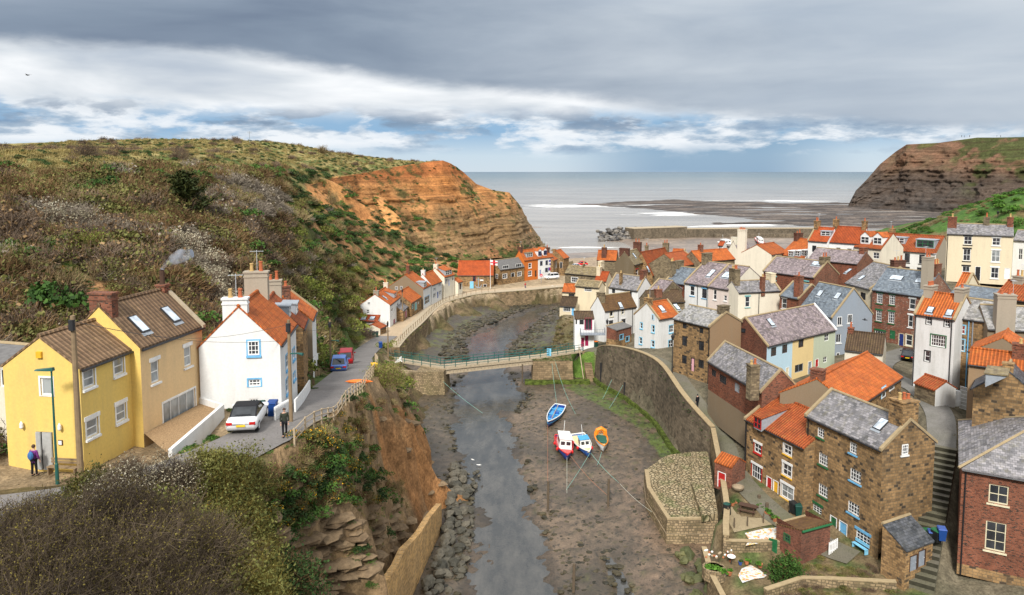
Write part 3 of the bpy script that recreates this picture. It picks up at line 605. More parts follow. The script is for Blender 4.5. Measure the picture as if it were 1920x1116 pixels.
V = np.stack([X.ravel(), Y.ravel(), np.zeros(X.size)], 1); SDF = sd.ravel(); SP = sp2.ravel(); WEED = np.zeros(X.size)
for k in range(len(V)):
    x, y = V[k,0], V[k,1]; a = fbm(x*.22, y*.22, 0, 5); b = fbm(x*1.3, y*1.1, 3, 4); w = ss(b*1.2+a*.45+fbm(x*.05, y*.05, 9, 2)*.4, .1, .35); e = SDF[k]+a*2.6+b*1.8-.5
    h = .22+a*.08+b*.05+w*.12-ss(e, -1.2, .9)*.55-ss(SP[k]+b*.3, -.5, .5)*.42
    if y > 150: h += .1+abs(b)*.25*ss(-SDF[k], .5, 4)+ss(-SDF[k], 3, 14)*1.2
    V[k,2] = h; WEED[k] = w
ALG = [at_z(*q, 0) for q in [(1110,700),(1150,708),(1290,850),(1240,860),(1190,800),(1120,760),(1060,730)]]
_i = [0]
def bed_col(x, y, z, s):
    k = _i[0]; _i[0] += 1; n = fbm(x*.12, y*.12, 2, 4); n2 = fbm(x*.7, y*.7, 4, 3)
    mud = lerp((.15,.105,.066), (.08,.06,.04), .5+n*1.4); mud = lerp(mud, (.175,.118,.075), ss(x, 9, 14)*ss(y, 92, 80)*ss(n+.5, .2, .6))
    c = lerp(mud, (.045,.036,.022), WEED[k]*.6)
    c = lerp(c, (.075,.07,.022), ss(n2, .2, .5)*WEED[k]*.6)
    al = inpoly(x, y, ALG); c = lerp(c, lerp((.10,.14,.02), (.06,.09,.018), .5+n2), (.9 if al else 0)*ss(n+n2*.6, -.4, .0))
    if y > 140: c = lerp(c, lerp((.055,.045,.03), (.09,.095,.025), ss(n+n2, 0, .5)), ss(-SDF[k], .5, 3)*.85)
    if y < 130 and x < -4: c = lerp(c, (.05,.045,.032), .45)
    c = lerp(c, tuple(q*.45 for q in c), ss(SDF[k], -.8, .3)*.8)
    return c
mb_bed = groundmat('creek_mud', rough=.5, spec=.5, f1=1.1, f2=6, b1=.7, bd=.08, contrast=.35, weed=(2.2, .535, (.026,.022,.014), .9))
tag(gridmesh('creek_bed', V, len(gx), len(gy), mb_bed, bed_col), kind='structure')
def watermat(name, c, c2, rough, sc, bd, murk=.0):
    m, t, b = newmat(name); setb(b, rough, .8); p = wpos(t); b.inputs['IOR'].default_value = 1.4
    t.L(t.mix(t.ramp(t.noise(t.mapping(p, (.5,.16,1)), 1, 6, .65), [(.40, 0), (.66, 1)]), c, c2), b.inputs['Base Color'])
    h = t.mathn('ADD', t.noise(t.mapping(p, (sc, sc*.6, 1)), 1, 4, .6, .6), t.mathn('MULTIPLY', t.noise(t.mapping(p, (sc*4, sc*3, 1)), 1, 3), .4)); bump(t, b, h, 1.0, bd); return m
mb = MB(); mb.face([(-30,45,-.02),(25,45,-.02),(25,262,-.02),(-30,262,-.02)])
tag(mb.build('creek_water', watermat('creek_water', (.035,.036,.034), (.085,.08,.07), .07, 1.2, .045)), kind='structure')
# broad shore flats under everything, sea, scars
def shore_col(x, y, z, s):
    n = fbm(x*.03, y*.03, 0, 4); n2 = fbm(x*.15, y*.2, 4, 3); c = lerp((.27,.205,.15), (.17,.125,.095), .5+n)
    if y < 345: c = lerp(c, (.08,.07,.055), ss(n2, .1, .4)*.7)
    return c
gx = np.arange(-60, 520, 4.0); gy = np.arange(30, 560, 4.0); X, Y = np.meshgrid(gx, gy)
Z = -.9+0*X; hb = (X > 26); Z = np.where(Y < 250, -.7, Z); Z = np.where((Y >= 250), .25-np.clip((Y-300)/40, -1, 1)*.75, Z); Z = np.where((X > 58) & (Y >= 250), np.clip((412-Y)/30, -1, .5)*1.2-.1, Z)
V = np.stack([X.ravel(), Y.ravel(), Z.ravel()], 1)
for k in range(len(V)): V[k,2] += fbm(V[k,0]*.025, V[k,1]*.05, 0, 4)*.28
tag(gridmesh('shore', V, len(gx), len(gy), groundmat('wet_shore_sand', rough=.35, spec=.5, f1=.06, f2=.5, b1=.3, bd=.3), shore_col), kind='structure')
m, t, b = newmat('sea_water'); setb(b, .3, .2); p = wpos(t); s_ = t.N('ShaderNodeSeparateXYZ'); t.L(p, s_.inputs[0]); yy = s_.outputs[1]; xx = s_.outputs[0]
lg = t.mathn('LOGARITHM', yy, 10.0)
lgw = t.mathn('ADD', lg, t.mathn('MULTIPLY', t.mathn('SUBTRACT', t.noise(t.mapping(p, (.0012,.0035,1)), 1, 4, .6), .5), .35))
base = t.ramp(t.mathn('MULTIPLY', t.mathn('SUBTRACT', lgw, 2.4), .38), [(0, (.30,.27,.235)), (.22, (.27,.255,.235)), (.36, (.20,.215,.21)), (.5, (.10,.15,.165)), (.75, (.05,.10,.135)), (1, (.035,.078,.12))])
strk = t.noise(t.mapping(p, (.006,.03,1)), 1, 6, .65); base = t.mix(1, base, t.ramp(strk, [(.35, .8), (.65, 1.25)]), 'MULTIPLY')
def gmask(tt, v, c, w): return tt.mathn('POWER', 2.718, tt.mathn('MULTIPLY', tt.mathn('POWER', tt.mathn('DIVIDE', tt.mathn('SUBTRACT', v, c), w), 2), -1))
wv = t.mathn('MULTIPLY', t.mathn('SUBTRACT', t.noise(t.mapping(p, (.01,.01,1)), 1, 3), .5), 60)
yw = t.mathn('ADD', yy, wv)
f1 = t.mathn('MULTIPLY', gmask(t, yw, 800, 62), gmask(t, xx, 80, 120)); f2 = t.mathn('MULTIPLY', gmask(t, yw, 640, 36), gmask(t, xx, 140, 70)); f3 = t.mathn('MULTIPLY', gmask(t, t.mathn('ADD', yy, t.mathn('MULTIPLY', wv, .1)), 356, 5), gmask(t, xx, 40, 40)); f4 = t.mathn('MULTIPLY', gmask(t, yw, 930, 25), gmask(t, xx, 330, 130)); f5 = t.mathn('MULTIPLY', gmask(t, yw, 500, 14), gmask(t, xx, 150, 70))
fs = t.mathn('ADD', t.mathn('ADD', f1, f2), t.mathn('ADD', f3, t.mathn('ADD', f4, f5)))
fn = t.noise(t.mapping(p, (.025,.09,1)), 1, 7, .7)
fm = t.ramp(t.mathn('ADD', t.mathn('MULTIPLY', fs, .26), t.mathn('MULTIPLY', fn, .8)), [(.60, 0), (.66, 1)])
caps = t.ramp(t.noise(t.mapping(p, (.02,.06,1)), 1, 5, .75), [(.71, 0), (.75, .6)])
t.L(t.mix(t.mathn('MAXIMUM', fm, caps), base, (.85,.85,.83)), b.inputs['Base Color'])
t.L(t.mathn('ADD', t.mathn('MULTIPLY', fm, .5), .22), b.inputs['Roughness'])
bump(t, b, t.mathn('ADD', t.noise(t.mapping(p, (.12,.3,1)), 1, 5, .6), t.noise(t.mapping(p, (.6,1.2,1)), 1, 3)), 1, .35)
mb = MB()
for y0, y1 in ((300,600),(600,1500),(1500,6000),(6000,90000)):
    mb.face([(-y1*1.2-200,y0,-.3),(y1*1.2+200,y0,-.3),(y1*1.2+200,y1,-.3),(-y1*1.2-200,y1,-.3)])
tag(mb.build('sea', MATS['sea_water']), kind='structure')
SC = [at_z(*q, 0) for q in [(1085,383),(1140,381),(1180,377),(1262,374),(1330,377),(1420,379),(1480,382),(1570,379),(1640,384),(1760,398),(1900,404),(1900,432),(1700,428),(1560,426),(1500,424),(1450,420),(1340,421),(1320,415),(1420,411),(1340,404),(1300,400),(1230,393),(1170,389)]]
gx = np.arange(60, 620, 3.5); gy = np.arange(440, 1000, 5.0); X, Y = np.meshgrid(gx, gy); sd = sdist(X, Y, SC)
V = np.stack([X.ravel(), Y.ravel(), np.clip(sd.ravel()*.09, -1.4, .42)], 1)
for k in range(len(V)):
    x, y = V[k,0], V[k,1]; V[k,2] += fbm(x*.010, y*.07, 0, 5)*1.25-.42
tag(gridmesh('rock_scar', V, len(gx), len(gy), groundmat('scar_rock', rough=.7, spec=.4, f1=.06, f2=.35, b1=1, bd=2.5, contrast=.6), lambda x, y, z, s: lerp((.035,.026,.022), (.125,.096,.075), .5+fbm(x*.02, y*.12, 3, 4)*1.8)), kind='structure')
FT = [(1591,384,770),(1597,372,772),(1605,357,775),(1625,337,780),(1650,308,785),(1680,284,788),(1700,271,770),(1760,268,750),(1803,262,735),(1832,258,725),(1870,258,705),(1920,257,690),(2000,255,670),(2150,250,640)]
FB = [(1591,389,752),(1597,389,750),(1607,390,742),(1630,390,735),(1655,392,722),(1685,394,705),(1705,396,690),(1760,400,660),(1800,404,640),(1832,407,625),(1870,410,605),(1920,414,590),(2000,420,570),(2150,430,540)]
def far_col(x, y, z, s):
    n = fbm(x*.02, y*.02, z*.02, 4); n2 = fbm(x*.08, y*.08, z*.08, 3)
    rock = lerp((.115,.085,.065), (.075,.065,.058), .5+n); soil = lerp((.21,.115,.07), (.15,.10,.06), .5+n2); g = lerp((.085,.095,.028), (.13,.125,.045), .5+n2)
    c = lerp(rock, soil, ss(z+n*16, 22, 42)); c = lerp(c, g, ss(z+n*14+n2*18, 58, 68))
    px = proj((x, y, z))[0]; c = lerp(c, (.075,.085,.03), ss(n+n2*.5, -.15, .2)*ss(z, 8, 30)*ss(px-(68-z)*.6, 1740, 1800))
    return c
fc = cliff_sheet('far_cliff', M['farcliff'], FT, FB, 220, 70, far_col, 8.0, ([], []), strat=4.5); tag(fc, kind='structure')
mb = MB(); tw = [PY(*q) for q in FT]
def behind(p, k=1.5): return Vector((p.x*k, p.y*k, min(p.z-6, 36+(p.z-36)*k-12)))
for a, b_ in zip(tw, tw[1:]): mb.face([a-Vector((0,0,.4)), b_-Vector((0,0,.4)), behind(b_), behind(a)], smooth=True)
tag(mb.build('cliff_top', plain('cliff_grass', (.10,.12,.035), .95, .1, 0, .4, .05)), kind='structure')
# ---------------------------------------------------------------- house builder
LET = {'w':'whitepaint','d':'blackpaint','b':'bluepaint','s':'skyblue','r':'redpaint','g':'greenpaint','t':'turquoise','y':'yellowpaint','c':'creampaint','m':'maroon','n':'brownpaint','k':'greypaint','p':'pinkpaint','v':'darkblue','u':'midblue'}
GLS = {'':'glass','C':'glass_curtain','R':'glass_red','P':'glass_pale'}
def wall_panel(mb, o, u, nin, s0, s1, z0, z1, holes, depth=.13, mi=0, split=None):
    """vertical wall with rectangular openings and reveals; o origin, u along, nin inward normal"""
    xs = sorted({s0, s1}|{h[i] for h in holes for i in (0, 1)}); zs = sorted({z0, z1}|{h[i] for h in holes for i in (2, 3)}|({split[0]} if split and z0 < split[0] < z1 else set()))
    P = lambda s, z, d=0: Vector((o.x+u.x*s+nin.x*d, o.y+u.y*s+nin.y*d, z))
    fl = u.cross(ZV).dot(nin) > 0
    for i in range(len(xs)-1):
        for j in range(len(zs)-1):
            cx, cz = (xs[i]+xs[i+1])/2, (zs[j]+zs[j+1])/2
            if any(h[0] < cx < h[1] and h[2] < cz < h[3] for h in holes): continue
            q = [P(xs[i], zs[j]), P(xs[i+1], zs[j]), P(xs[i+1], zs[j+1]), P(xs[i], zs[j+1])]
            mb.face(q[::-1] if fl else q, mi=split[1] if split and cz < split[0] else mi)
    for h in holes:
        a, b, c, d = h[:4]
        for s, z, s2, z2 in ((a,c,b,c),(b,c,b,d),(b,d,a,d),(a,d,a,c)):
            q = [P(s,z), P(s2,z2), P(s2,z2,depth), P(s,z,depth)]; mb.face(q, mi=mi)
def window(root, o, u, nout, s0, s1, z0, z1, code, recess=True):
    """code: surround letter, sash letter, columns, rows, [glass letter], [:sill[:lintel]]"""
    parts = code.split(':'); c = parts[0]; sur, sash, nx, ny = c[0], c[1], int(c[2]), int(c[3]); gl = GLS[c[4:5]]
    P = lambda s, z, d: Vector((o.x+u.x*s+nout.x*d, o.y+u.y*s+nout.y*d, z))
    w, h = s1-s0, z1-z0; base = -.10 if recess else .015
    mb = MB()
    def bar(a, b, cc, d, d0, d1, mi): mb.hexa([P(a,cc,d0), P(b,cc,d0), P(b,cc,d1), P(a,cc,d1), P(a,d,d0), P(b,d,d0), P(b,d,d1), P(a,d,d1)], mi)
    fw = min(.085, w*.12)
    for mi_, ww, d0, d1 in ([(0, .0, .012, .035)] if sur != '-' else [])+[(1, 0, base, base+.045)]:
        if mi_ == 0:
            q = .10
            bar(s0-q, s0, z0-q*.4, z1+q, .004, .03, 0); bar(s1, s1+q, z0-q*.4, z1+q, .004, .03, 0); bar(s0, s1, z1, z1+q, .004, .03, 0); bar(s0, s1, z0-q*.4, z0, .004, .03, 0)
        else:
            bar(s0, s0+fw, z0, z1, d0, d1, 1); bar(s1-fw, s1, z0, z1, d0, d1, 1); bar(s0+fw, s1-fw, z1-fw, z1, d0, d1, 1); bar(s0+fw, s1-fw, z0, z0+fw*1.2, d0, d1, 1)
            bw = min(.045, w*.07)
            for k in range(1, nx): x = s0+w*k/nx; bar(x-bw/2, x+bw/2, z0+fw, z1-fw, d0, d1-.006, 1)
            for k in range(1, ny): z = z0+h*k/ny; b2 = bw*(1.5 if ny == 2 else 1); bar(s0+fw, s1-fw, z-b2/2, z+b2/2, d0, d1-.012, 1)
    f = mb.build('window', [M[LET.get(sur, 'whitepaint')], M[LET[sash]]], root)
    g = MB(); q = [P(s0,z0,base+.012), P(s1,z0,base+.012), P(s1,z1,base+.012), P(s0,z1,base+.012)]
    if (q[1]-q[0]).cross(q[2]-q[0]).dot(nout) < 0: q = q[::-1]
    g.face(q); g.build('pane', M[gl], f)
    if len(parts) > 1 and parts[1]:
        sb = MB(); sb.hexa([P(s0-.12,z0-.17,-.05), P(s1+.12,z0-.17,-.05), P(s1+.12,z0-.17,.11), P(s0-.12,z0-.17,.11), P(s0-.12,z0-.045,-.05), P(s1+.12,z0-.045,-.05), P(s1+.12,z0-.045,.11), P(s0-.12,z0-.045,.11)]); sb.build('window_sill', M[LET[parts[1]]], f)
    if len(parts) > 2 and parts[2]:
        sb = MB(); sb.hexa([P(s0-.15,z1+.01,-.02), P(s1+.15,z1+.01,-.02), P(s1+.15,z1+.01,.05), P(s0-.15,z1+.01,.05), P(s0-.15,z1+.25,-.02), P(s1+.15,z1+.25,-.02), P(s1+.15,z1+.25,.05), P(s0-.15,z1+.25,.05)]); sb.build('lintel', M[LET[parts[2]]], f)
    return f
def door(root, o, u, nout, s0, s1, z0, z1, col, frame='w'):
    P = lambda s, z, d: Vector((o.x+u.x*s+nout.x*d, o.y+u.y*s+nout.y*d, z))
    mb = MB(); w = s1-s0; h = z1-z0
    def bar(a, b, c, d, d0, d1, mi): mb.hexa([P(a,c,d0), P(b,c,d0), P(b,c,d1), P(a,c,d1), P(a,d,d0), P(b,d,d0), P(b,d,d1), P(a,d,d1)], mi)
    bar(s0+.07, s1-.07, z0, z1-.07, -.10, -.05, 0)
    for a, b in ((.14, .46), (.54, .86)):
        for c, d in ((.08, .42), (.5, .9)): bar(s0+w*a, s0+w*b, z0+h*c, z0+h*d, -.05, -.035, 0)
    bar(s0, s0+.07, z0, z1, -.12, .03, 1); bar(s1-.07, s1, z0, z1, -.12, .03, 1); bar(s0+.07, s1-.07, z1-.07, z1, -.12, .03, 1)
    d = mb.build('door', [M[LET.get(col, col)], M[LET[frame]]], root)
    k = MB(); k.ball(P(s0+w*.84, z0+h*.47, -.02), .04, .04, .04, 6, 4); k.build('door_handle', M['chrome'], d)
    bk = MB(); q = [P(s0,z0,-.115), P(s1,z0,-.115), P(s1,z1,-.115), P(s0,z1,-.115)]; bk.face(q); bk.build('door_backing', M['blackpaint'], d)
def chimney(root, c, a, n, w, d, zb, zt, npots, mat, pot='pot'):
    mb = MB(); mb.box((c.x, c.y, (zb+zt)/2), w, d, zt-zb, a, n)
    mb.box((c.x, c.y, zt-.28), w+.10, d+.10, .10, a, n); mb.box((c.x, c.y, zt+.06), w+.14, d+.14, .13, a, n)
    ch = mb.build('chimney', mat, root)
    for k in range(npots):
        t = (k+.5)/npots-.5; ax, sz = (n, d) if d >= w else (a, w); p = Vector((c.x, c.y, zt+.12))+ax*(t*sz*.8)
        h = random.choice((.45, .6, .75)); pb = MB(); r = .14
        pb.tube([p, p+ZV*.06, p+ZV*.1, p+ZV*(h-.1), p+ZV*(h-.08), p+ZV*h], [r*1.25, r*1.25, r, r*.85, r*1.1, r*1.1], 8); pb.build('chimney_pot', M[random.choice(('pot','pot','potbuff')) if pot == 'pot' else pot], ch)
    if npots and random.random() < .4:
        ab = MB(); q = Vector((c.x, c.y, zt))+a*(w*.4); ab.tube([q-ZV*.4, q+ZV*1.7], .022, 4); ab.tube([q+ZV*1.6-n*.5, q+ZV*1.6+n*.5], .016, 4)
        for k in range(5): e = q+ZV*1.6+n*(k*.22-.44); ab.tube([e-a*.22, e+a*.22], .012, 3)
        ab.build('aerial', M['steel'], ch)
    return ch
HS = {}; FP = []
def house(label, crop, e1, e2, r1, Y=None, ze=None, zb=4.0, pitch=40, wall='white', roof='slate', wallg=None, wallh=None, low=None, win=(), doors=(), ch=(), sky=(), dorm=(), cop='', pipes=(), mono=False, half=None, a=None, L=None, hip=False, flip=False, ov=.17, gutter=True, name='house', cat='house', group=None, key=None, coping='coping', ridge=True, ridgemat=None):
    k = lambda q: K(crop, *q)
    E1 = at_y(*k(e1), Y) if ze is None else at_z(*k(e1), ze); z = E1.z
    if a is None:
        E2 = at_z(*k(e2), z); L = (E2-E1).length; a = (E2-E1)/L
    else:
        a = Vector((a[0], a[1], 0)).normalized(); E2 = E1+a*L
    n = Vector((-a.y, a.x, 0))
    rx = ray(*k(r1)) if r1 else None
    if half and pitch: w = half; dz = w*math.tan(R(pitch)); n = n if n.dot(E1-CAMP) > 0 else -n
    elif pitch is None:
        d = rx; t = (E1-CAMP).dot(a)/d.dot(a); p = CAMP+d*t; w = (p-E1).dot(n)
        if w < 0: n = -n; w = -w
        dz = p.z-z
    else:
        if n.dot(E1-CAMP) < 0: n = -n
        if flip: n = -n
        tp = math.tan(R(pitch)); yy = k(r1)[1]; lo, hi = .2, 14
        f = lambda w_: proj(E1+n*w_+ZV*(w_*tp))[1]-yy
        for _ in range(40):
            mid = (lo+hi)/2
            if f(mid) > 0: lo = mid
            else: hi = mid
        w = (lo+hi)/2; dz = w*tp
    W = w if mono else 2*w
    if key: HS[key] = dict(E1=E1, E2=E2, a=a, n=n, L=L, w=w, dz=dz, z=z)
    print('%-46s L=%5.1f w=%4.1f dz=%4.1f pitch=%3.0f ze=%5.1f zb=%4.1f Y=%5.1f..%5.1f X=%5.1f' % (label[:46], L, w, dz, math.degrees(math.atan2(dz, w)), z, zb, E1.y, E2.y, E1.x))
    A, B, C, D = E1, E2, E2+n*W, E1+n*W
    FP.append((A, a, n, L, W)); mid = (A+C)/2; root = empty(name, (mid.x, mid.y, zb), label, cat, group)
    mats = [WALL[wall], WALL[wallg or wall], WALL[wallh or wall], WALL[low[1]] if low else WALL[wall]]
    # openings
    faces = {'f': (A, a, -n, L), 'g': (A, n, -a, W), 'h': (B, n, a, W)}
    holes = {'f': [], 'g': [], 'h': []}; todo = []
    for it in list(win)+[tuple(d)+('door',) if len(d) == 6 else d+('door',) for d in doors]:
        isdoor = it[-1] == 'door'; fc, x0, y0, x1, y1, code = it[:6]; o, u, no, Lf = faces[fc]
        cr = crop
        if ':' in fc: pass
        if isinstance(x0, str): pass
        xa, ya = K(cr, x0, y0); xb, yb = K(cr, x1, y1); xc, yc = (xa+xb)/2, (ya+yb)/2
        pc = on_plane(xc, yc, o, no); pa = on_plane(xa, yc, o, no); pb_ = on_plane(xb, yc, o, no)
        sa, sb = sorted(((pa-o).dot(u), (pb_-o).dot(u))); zc = pc.z
        q0 = proj(Vector((o.x, o.y, 0))+u*sa+ZV*zc); q1 = proj(Vector((o.x, o.y, 0))+u*sb+ZV*zc)
        hp = max((yb-ya)*.35, (yb-ya)-abs(q0[1]-q1[1])); sc = (pc-CAMP).dot(FW)/FPX; hh = hp*sc/2
        sa = max(.15, sa); sb = min(Lf-.15, sb); za, zb_ = max(zc-hh, zb+.05), zc+hh
        if sb-sa < .25 or zb_-za < .2: continue
        if isdoor: za = zc-hh
        h = (sa, sb, za, zb_); inw = zb_ < z-.05 and not any(sa < g[1] and sb > g[0] and za < g[3] and zb_ > g[2] for g in holes[fc])
        if inw: holes[fc].append(h)
        todo.append((fc, h, code, inw, isdoor, it))
    mb = MB()
    sp_ = (low[0], 3) if low else None
    wall_panel(mb, A, a, n, 0, L, zb, z, holes['f'], split=sp_)
    wall_panel(mb, A, n, a, 0, W, zb, z, holes['g'], mi=1, split=sp_)
    wall_panel(mb, B, n, -a, 0, W, zb, z, holes['h'], mi=2, split=sp_)
    wall_panel(mb, D, a, -n, 0, L, zb, z+(dz if mono else 0), [], mi=0)
    RA, RB = A+n*w+ZV*dz, B+n*w+ZV*dz
    if not hip:
        for P0, P1, R_, mi, s in ((A, D, RA, 1, 1), (B, C, RB, 2, -1)):
            f = [P0, R_, P1] if not mono else [P0, R_, P0+n*w]
            mb.face(f if s > 0 else f[::-1], mi=mi)
    mb.build('wall', mats, root)
    for fc, h, code, inw, isdoor, it in todo:
        o, u, no, Lf = faces[fc]; o2 = o if inw else o+no*.11
        if isdoor:
            col, fr = (code.split('|')+['w'])[:2]; door(root, o2, u, no, *h, col, fr)
        else: window(root, o, u, no, *h, code, recess=inw)
    # roof
    th = .13; tz = dz/w; rb = MB(); vo = .04
    hy = w if hip else 0
    def slope(P0, P1, nn, Wd):
        e0 = P0-a*vo-nn*ov+ZV*(-ov*tz+.03); e1_ = P1+a*vo-nn*ov+ZV*(-ov*tz+.03); r0 = P0-a*vo+nn*Wd+ZV*(dz+.03)+a*hy; r1_ = P1+a*vo+nn*Wd+ZV*(dz+.03)
        q = [e0, e1_, r1_, r0]
        if (q[1]-q[0]).cross(q[2]-q[0]).z < 0: q = [q[1], q[0], q[3], q[2]]
        rb.hexa(q+[p+ZV*th for p in q])
        return r0, r1_
    r0, r1_ = slope(A, B, n, w)
    if not mono: slope(D, C, -n, w)
    if hip:
        e0 = A-a*ov-n*ov+ZV*(-ov*tz+.03); e1_ = D-a*ov+n*ov+ZV*(-ov*tz+.03); q = [e1_, e0, r0]
        rb.face([p+ZV*(th+.005) for p in q])
    if ridge: rb.tube([r0+ZV*(th+.0), r1_+ZV*(th+.0)], .13, 6, mi=1)
    if hip: rb.tube([A-n*ov-a*ov+ZV*(th-.1), r0+ZV*th], .11, 6, mi=1); rb.tube([D+n*ov-a*ov+ZV*(th-.1), r0+ZV*th], .11, 6, mi=1)
    rmat = ROOF[roof]; rm2 = M[ridgemat] if ridgemat else (rmat if roof in ('orange','oldorange','redorange','brown','darkbrown') else M['coping'])
    rf = rb.build('roof', [rmat, rm2], root)
    for side in cop:
        P0, sg = (A, -1) if side == '1' else (B, 1); cb = MB()
        for nn, base in (((n, P0),) if mono else ((n, P0), (-n, P0+n*W))):
            c0 = base-nn*.22-a*(.2 if sg > 0 else .1)+ZV*(-.22*tz+.08); q = [c0, c0+a*.3]; t0 = nn*(w+.22)+ZV*((w+.22)*tz)
            f = [q[0], q[1], q[1]+t0, q[0]+t0]
            if (f[1]-f[0]).cross(f[2]-f[0]).z < 0: f = [f[1], f[0], f[3], f[2]]
            cb.hexa(f+[p+ZV*.26 for p in f])
        cb.build('gable_coping', M[coping], root)
    if gutter:
        gb = MB(); g0 = A-n*(ov+.06)+ZV*(-ov*tz-.0); g1 = B-n*(ov+.06)+ZV*(-ov*tz-.0); gb.tube([g0, g1], .075, 6); gb.build('gutter', M['darkgutter'], root)
    for pp in pipes:
        pm = 'blackpaint'
        if isinstance(pp, tuple): pp, pm = pp
        p = on_plane(*k((pp, (e1[1]+e2[1])/2+8 if e2 else e1[1])), A, n); s = min(max((p-A).dot(a), .12), L-.12); b = A+a*s-n*.08; pb2 = MB()
        pb2.tube([b-ZV*.05-n*.1, b-ZV*.3, Vector((b.x, b.y, zb+.05))], .06, 6); pb2.build('downpipe', M[pm], root)
    for c in ch:
        t, off, cw, cdp, hh, npots, cm = c[:7]; s = min(max(L*t, cw/2+.02), L-cw/2-.02) if 0 <= t <= 1 else L*t
        p = A+a*s+n*(w+off); zr = z+dz*(1-min(1, abs(off)/w)); chimney(root, p, a, n, cw, cdp, zr-(c[7] if len(c) > 7 else .9), z+dz+hh, npots, WALL[cm] if cm in WALL else M[cm])
    sl_n = (n*(-dz)+ZV*w).normalized(); up = (n*w+ZV*dz).normalized(); top = A+ZV*(th+.03)
    for s_ in sky:
        sx, sy = s_[:2]; sw, sh = (s_[2], s_[3]) if len(s_) > 3 else (.75, 1.05)
        c = on_plane(*k((sx, sy)), top, sl_n); mb2 = MB()
        mb2.box(c+sl_n*.04, sw+.16, sh+.16, .10, a, up, sl_n); o_ = mb2.build('skylight', M['iron'], root)
        g2 = MB(); cc = c+sl_n*.10; g2.box(cc, sw, sh, .03, a, up, sl_n); g2.build('pane', M['glass_pale'], o_)
        g3 = MB(); g3.box(c-up*(sh/2+.2)+sl_n*.015, sw+.3, .25, .02, a, up, sl_n); g3.build('flashing', M['lead'], o_)
    for d_ in dorm:
        dx, dy, dw, dh, kind, dm = d_[:6]; wc = d_[6] if len(d_) > 6 else 'ww22'; p = on_plane(*k((dx, dy)), top, sl_n)
        rise = dh/tz if kind != 'gable' else dh/tz
        ft = .10 if kind == 'flat' else .32*tz if kind == 'cat' else .1
        # front face bottom at p; runs back horizontally until the slope is reached
        mbd = MB(); l_ = p-a*dw/2; r_ = p+a*dw/2; H_ = ZV*dh; dep = dh/tz+.1
        if kind == 'cat':   # roof pitched more gently than the main one
            pt = tz*.35; dep = dh/(tz-pt)
            tl, tr = l_+H_, r_+H_; bl, br_ = l_+n*dep+ZV*(dep*tz), r_+n*dep+ZV*(dep*tz)
        else:
            tl, tr = l_+H_, r_+H_; bl, br_ = l_+n*dep+H_, r_+n*dep+H_
        fr = [l_, r_, tr, tl]
        if (fr[1]-fr[0]).cross(fr[2]-fr[0]).dot(-n) < 0: fr = fr[::-1]
        mbd.face(fr); mbd.face([l_, tl, bl]); mbd.face([r_, br_, tr])
        if kind == 'gable':
            mt = (tl+tr)/2+ZV*dw*.42; mbd.face([tl, tr, mt])
        dr = mbd.build('dormer', M['lead'] if kind != 'gable' else M['whitepaint'], root)
        db = MB()
        if kind == 'gable':
            mbk = mt+n*(dep+dw*.42/tz); s2 = .12
            for q in ([tl-a*s2-n*.1-ZV*.1, mt-n*.1, mbk, bl-a*s2-ZV*.1], [mt-n*.1, tr+a*s2-n*.1-ZV*.1, br_+a*s2-ZV*.1, mbk]):
                if (q[1]-q[0]).cross(q[2]-q[0]).z < 0: q = q[::-1]
                db.hexa(q+[x+ZV*.1 for x in q])
        else:
            q = [tl-a*.12-n*.15-(ZV*.05), tr+a*.12-n*.15-(ZV*.05), br_+a*.12+ZV*.02, bl-a*.12+ZV*.02]
            if (q[1]-q[0]).cross(q[2]-q[0]).z < 0: q = q[::-1]
            db.hexa(q+[x+ZV*.1 for x in q])
        db.build('dormer_roof', ROOF[dm] if dm in ROOF else M[dm], dr)
        # window of the dormer (sub-part)
        wbm = MB(); ww_, hh_ = dw*.84, dh*.74; zc = p.z+dh*.52
        P = lambda s, zz, dd: p+a*s+ZV*(zz)-n*dd
        sash = M[LET[wc[1]]]; fr_ = .08; nx = int(wc[2])
        for x in [-.5+i/nx for i in range(nx+1)]: wbm.box(P(x*ww_, dh*.52, .03), .09, .05, hh_, a, n)
        for zz in (dh*.52-hh_/2, dh*.52+hh_/2, dh*.52): wbm.box(P(0, zz, .034), ww_+.09, .04, .08, a, n)
        wbm.build('window', sash, dr); g4 = MB(); g4.box(P(0, dh*.52, .008), ww_, .02, hh_, a, n); g4.build('pane', M['glass'], dr)
    return root
# ---------------------------------------------------------------- left bank houses
house('bright yellow gabled cottage with brown tiles and a curtained doorway', 'A', (395,512), (672,408), (195,358), 39.4, zb=19.3, pitch=None, wall='yellow', roof='brown', key='L1', ov=.12,
  win=[('f',415,500,472,612,'ww12C:w'),('f',567,442,617,547,'ww12C:w'),('f',430,742,490,860,'ww12C:w:w'),('f',578,672,628,782,'ww12C:w:w'),('g',203,552,262,645,'ww11C')], ch=(), pipes=[(664,'whitepaint')])
house('peach rendered house with patio doors and two roof windows beside the yellow cottage', 'A', (697,408), (1005,297), (492,203), 43.6, zb=18.9, pitch=None, wall='peach', wallg='yellow', roof='brown', key='L2', ov=.12, cop='2', coping='concrete',
  win=[('f',752,460,792,585,'-w12C:w:w'),('f',917,390,952,503,'-w12C:w:w'),('f',812,598,975,852,'ww41C:w')], sky=[(690,288,.62,1.2),(848,240,.62,1.2)], ch=[(0,-.1,.55,1.5,.75,0,'brick'),(1,0,.55,.6,.35,0,'brick')])
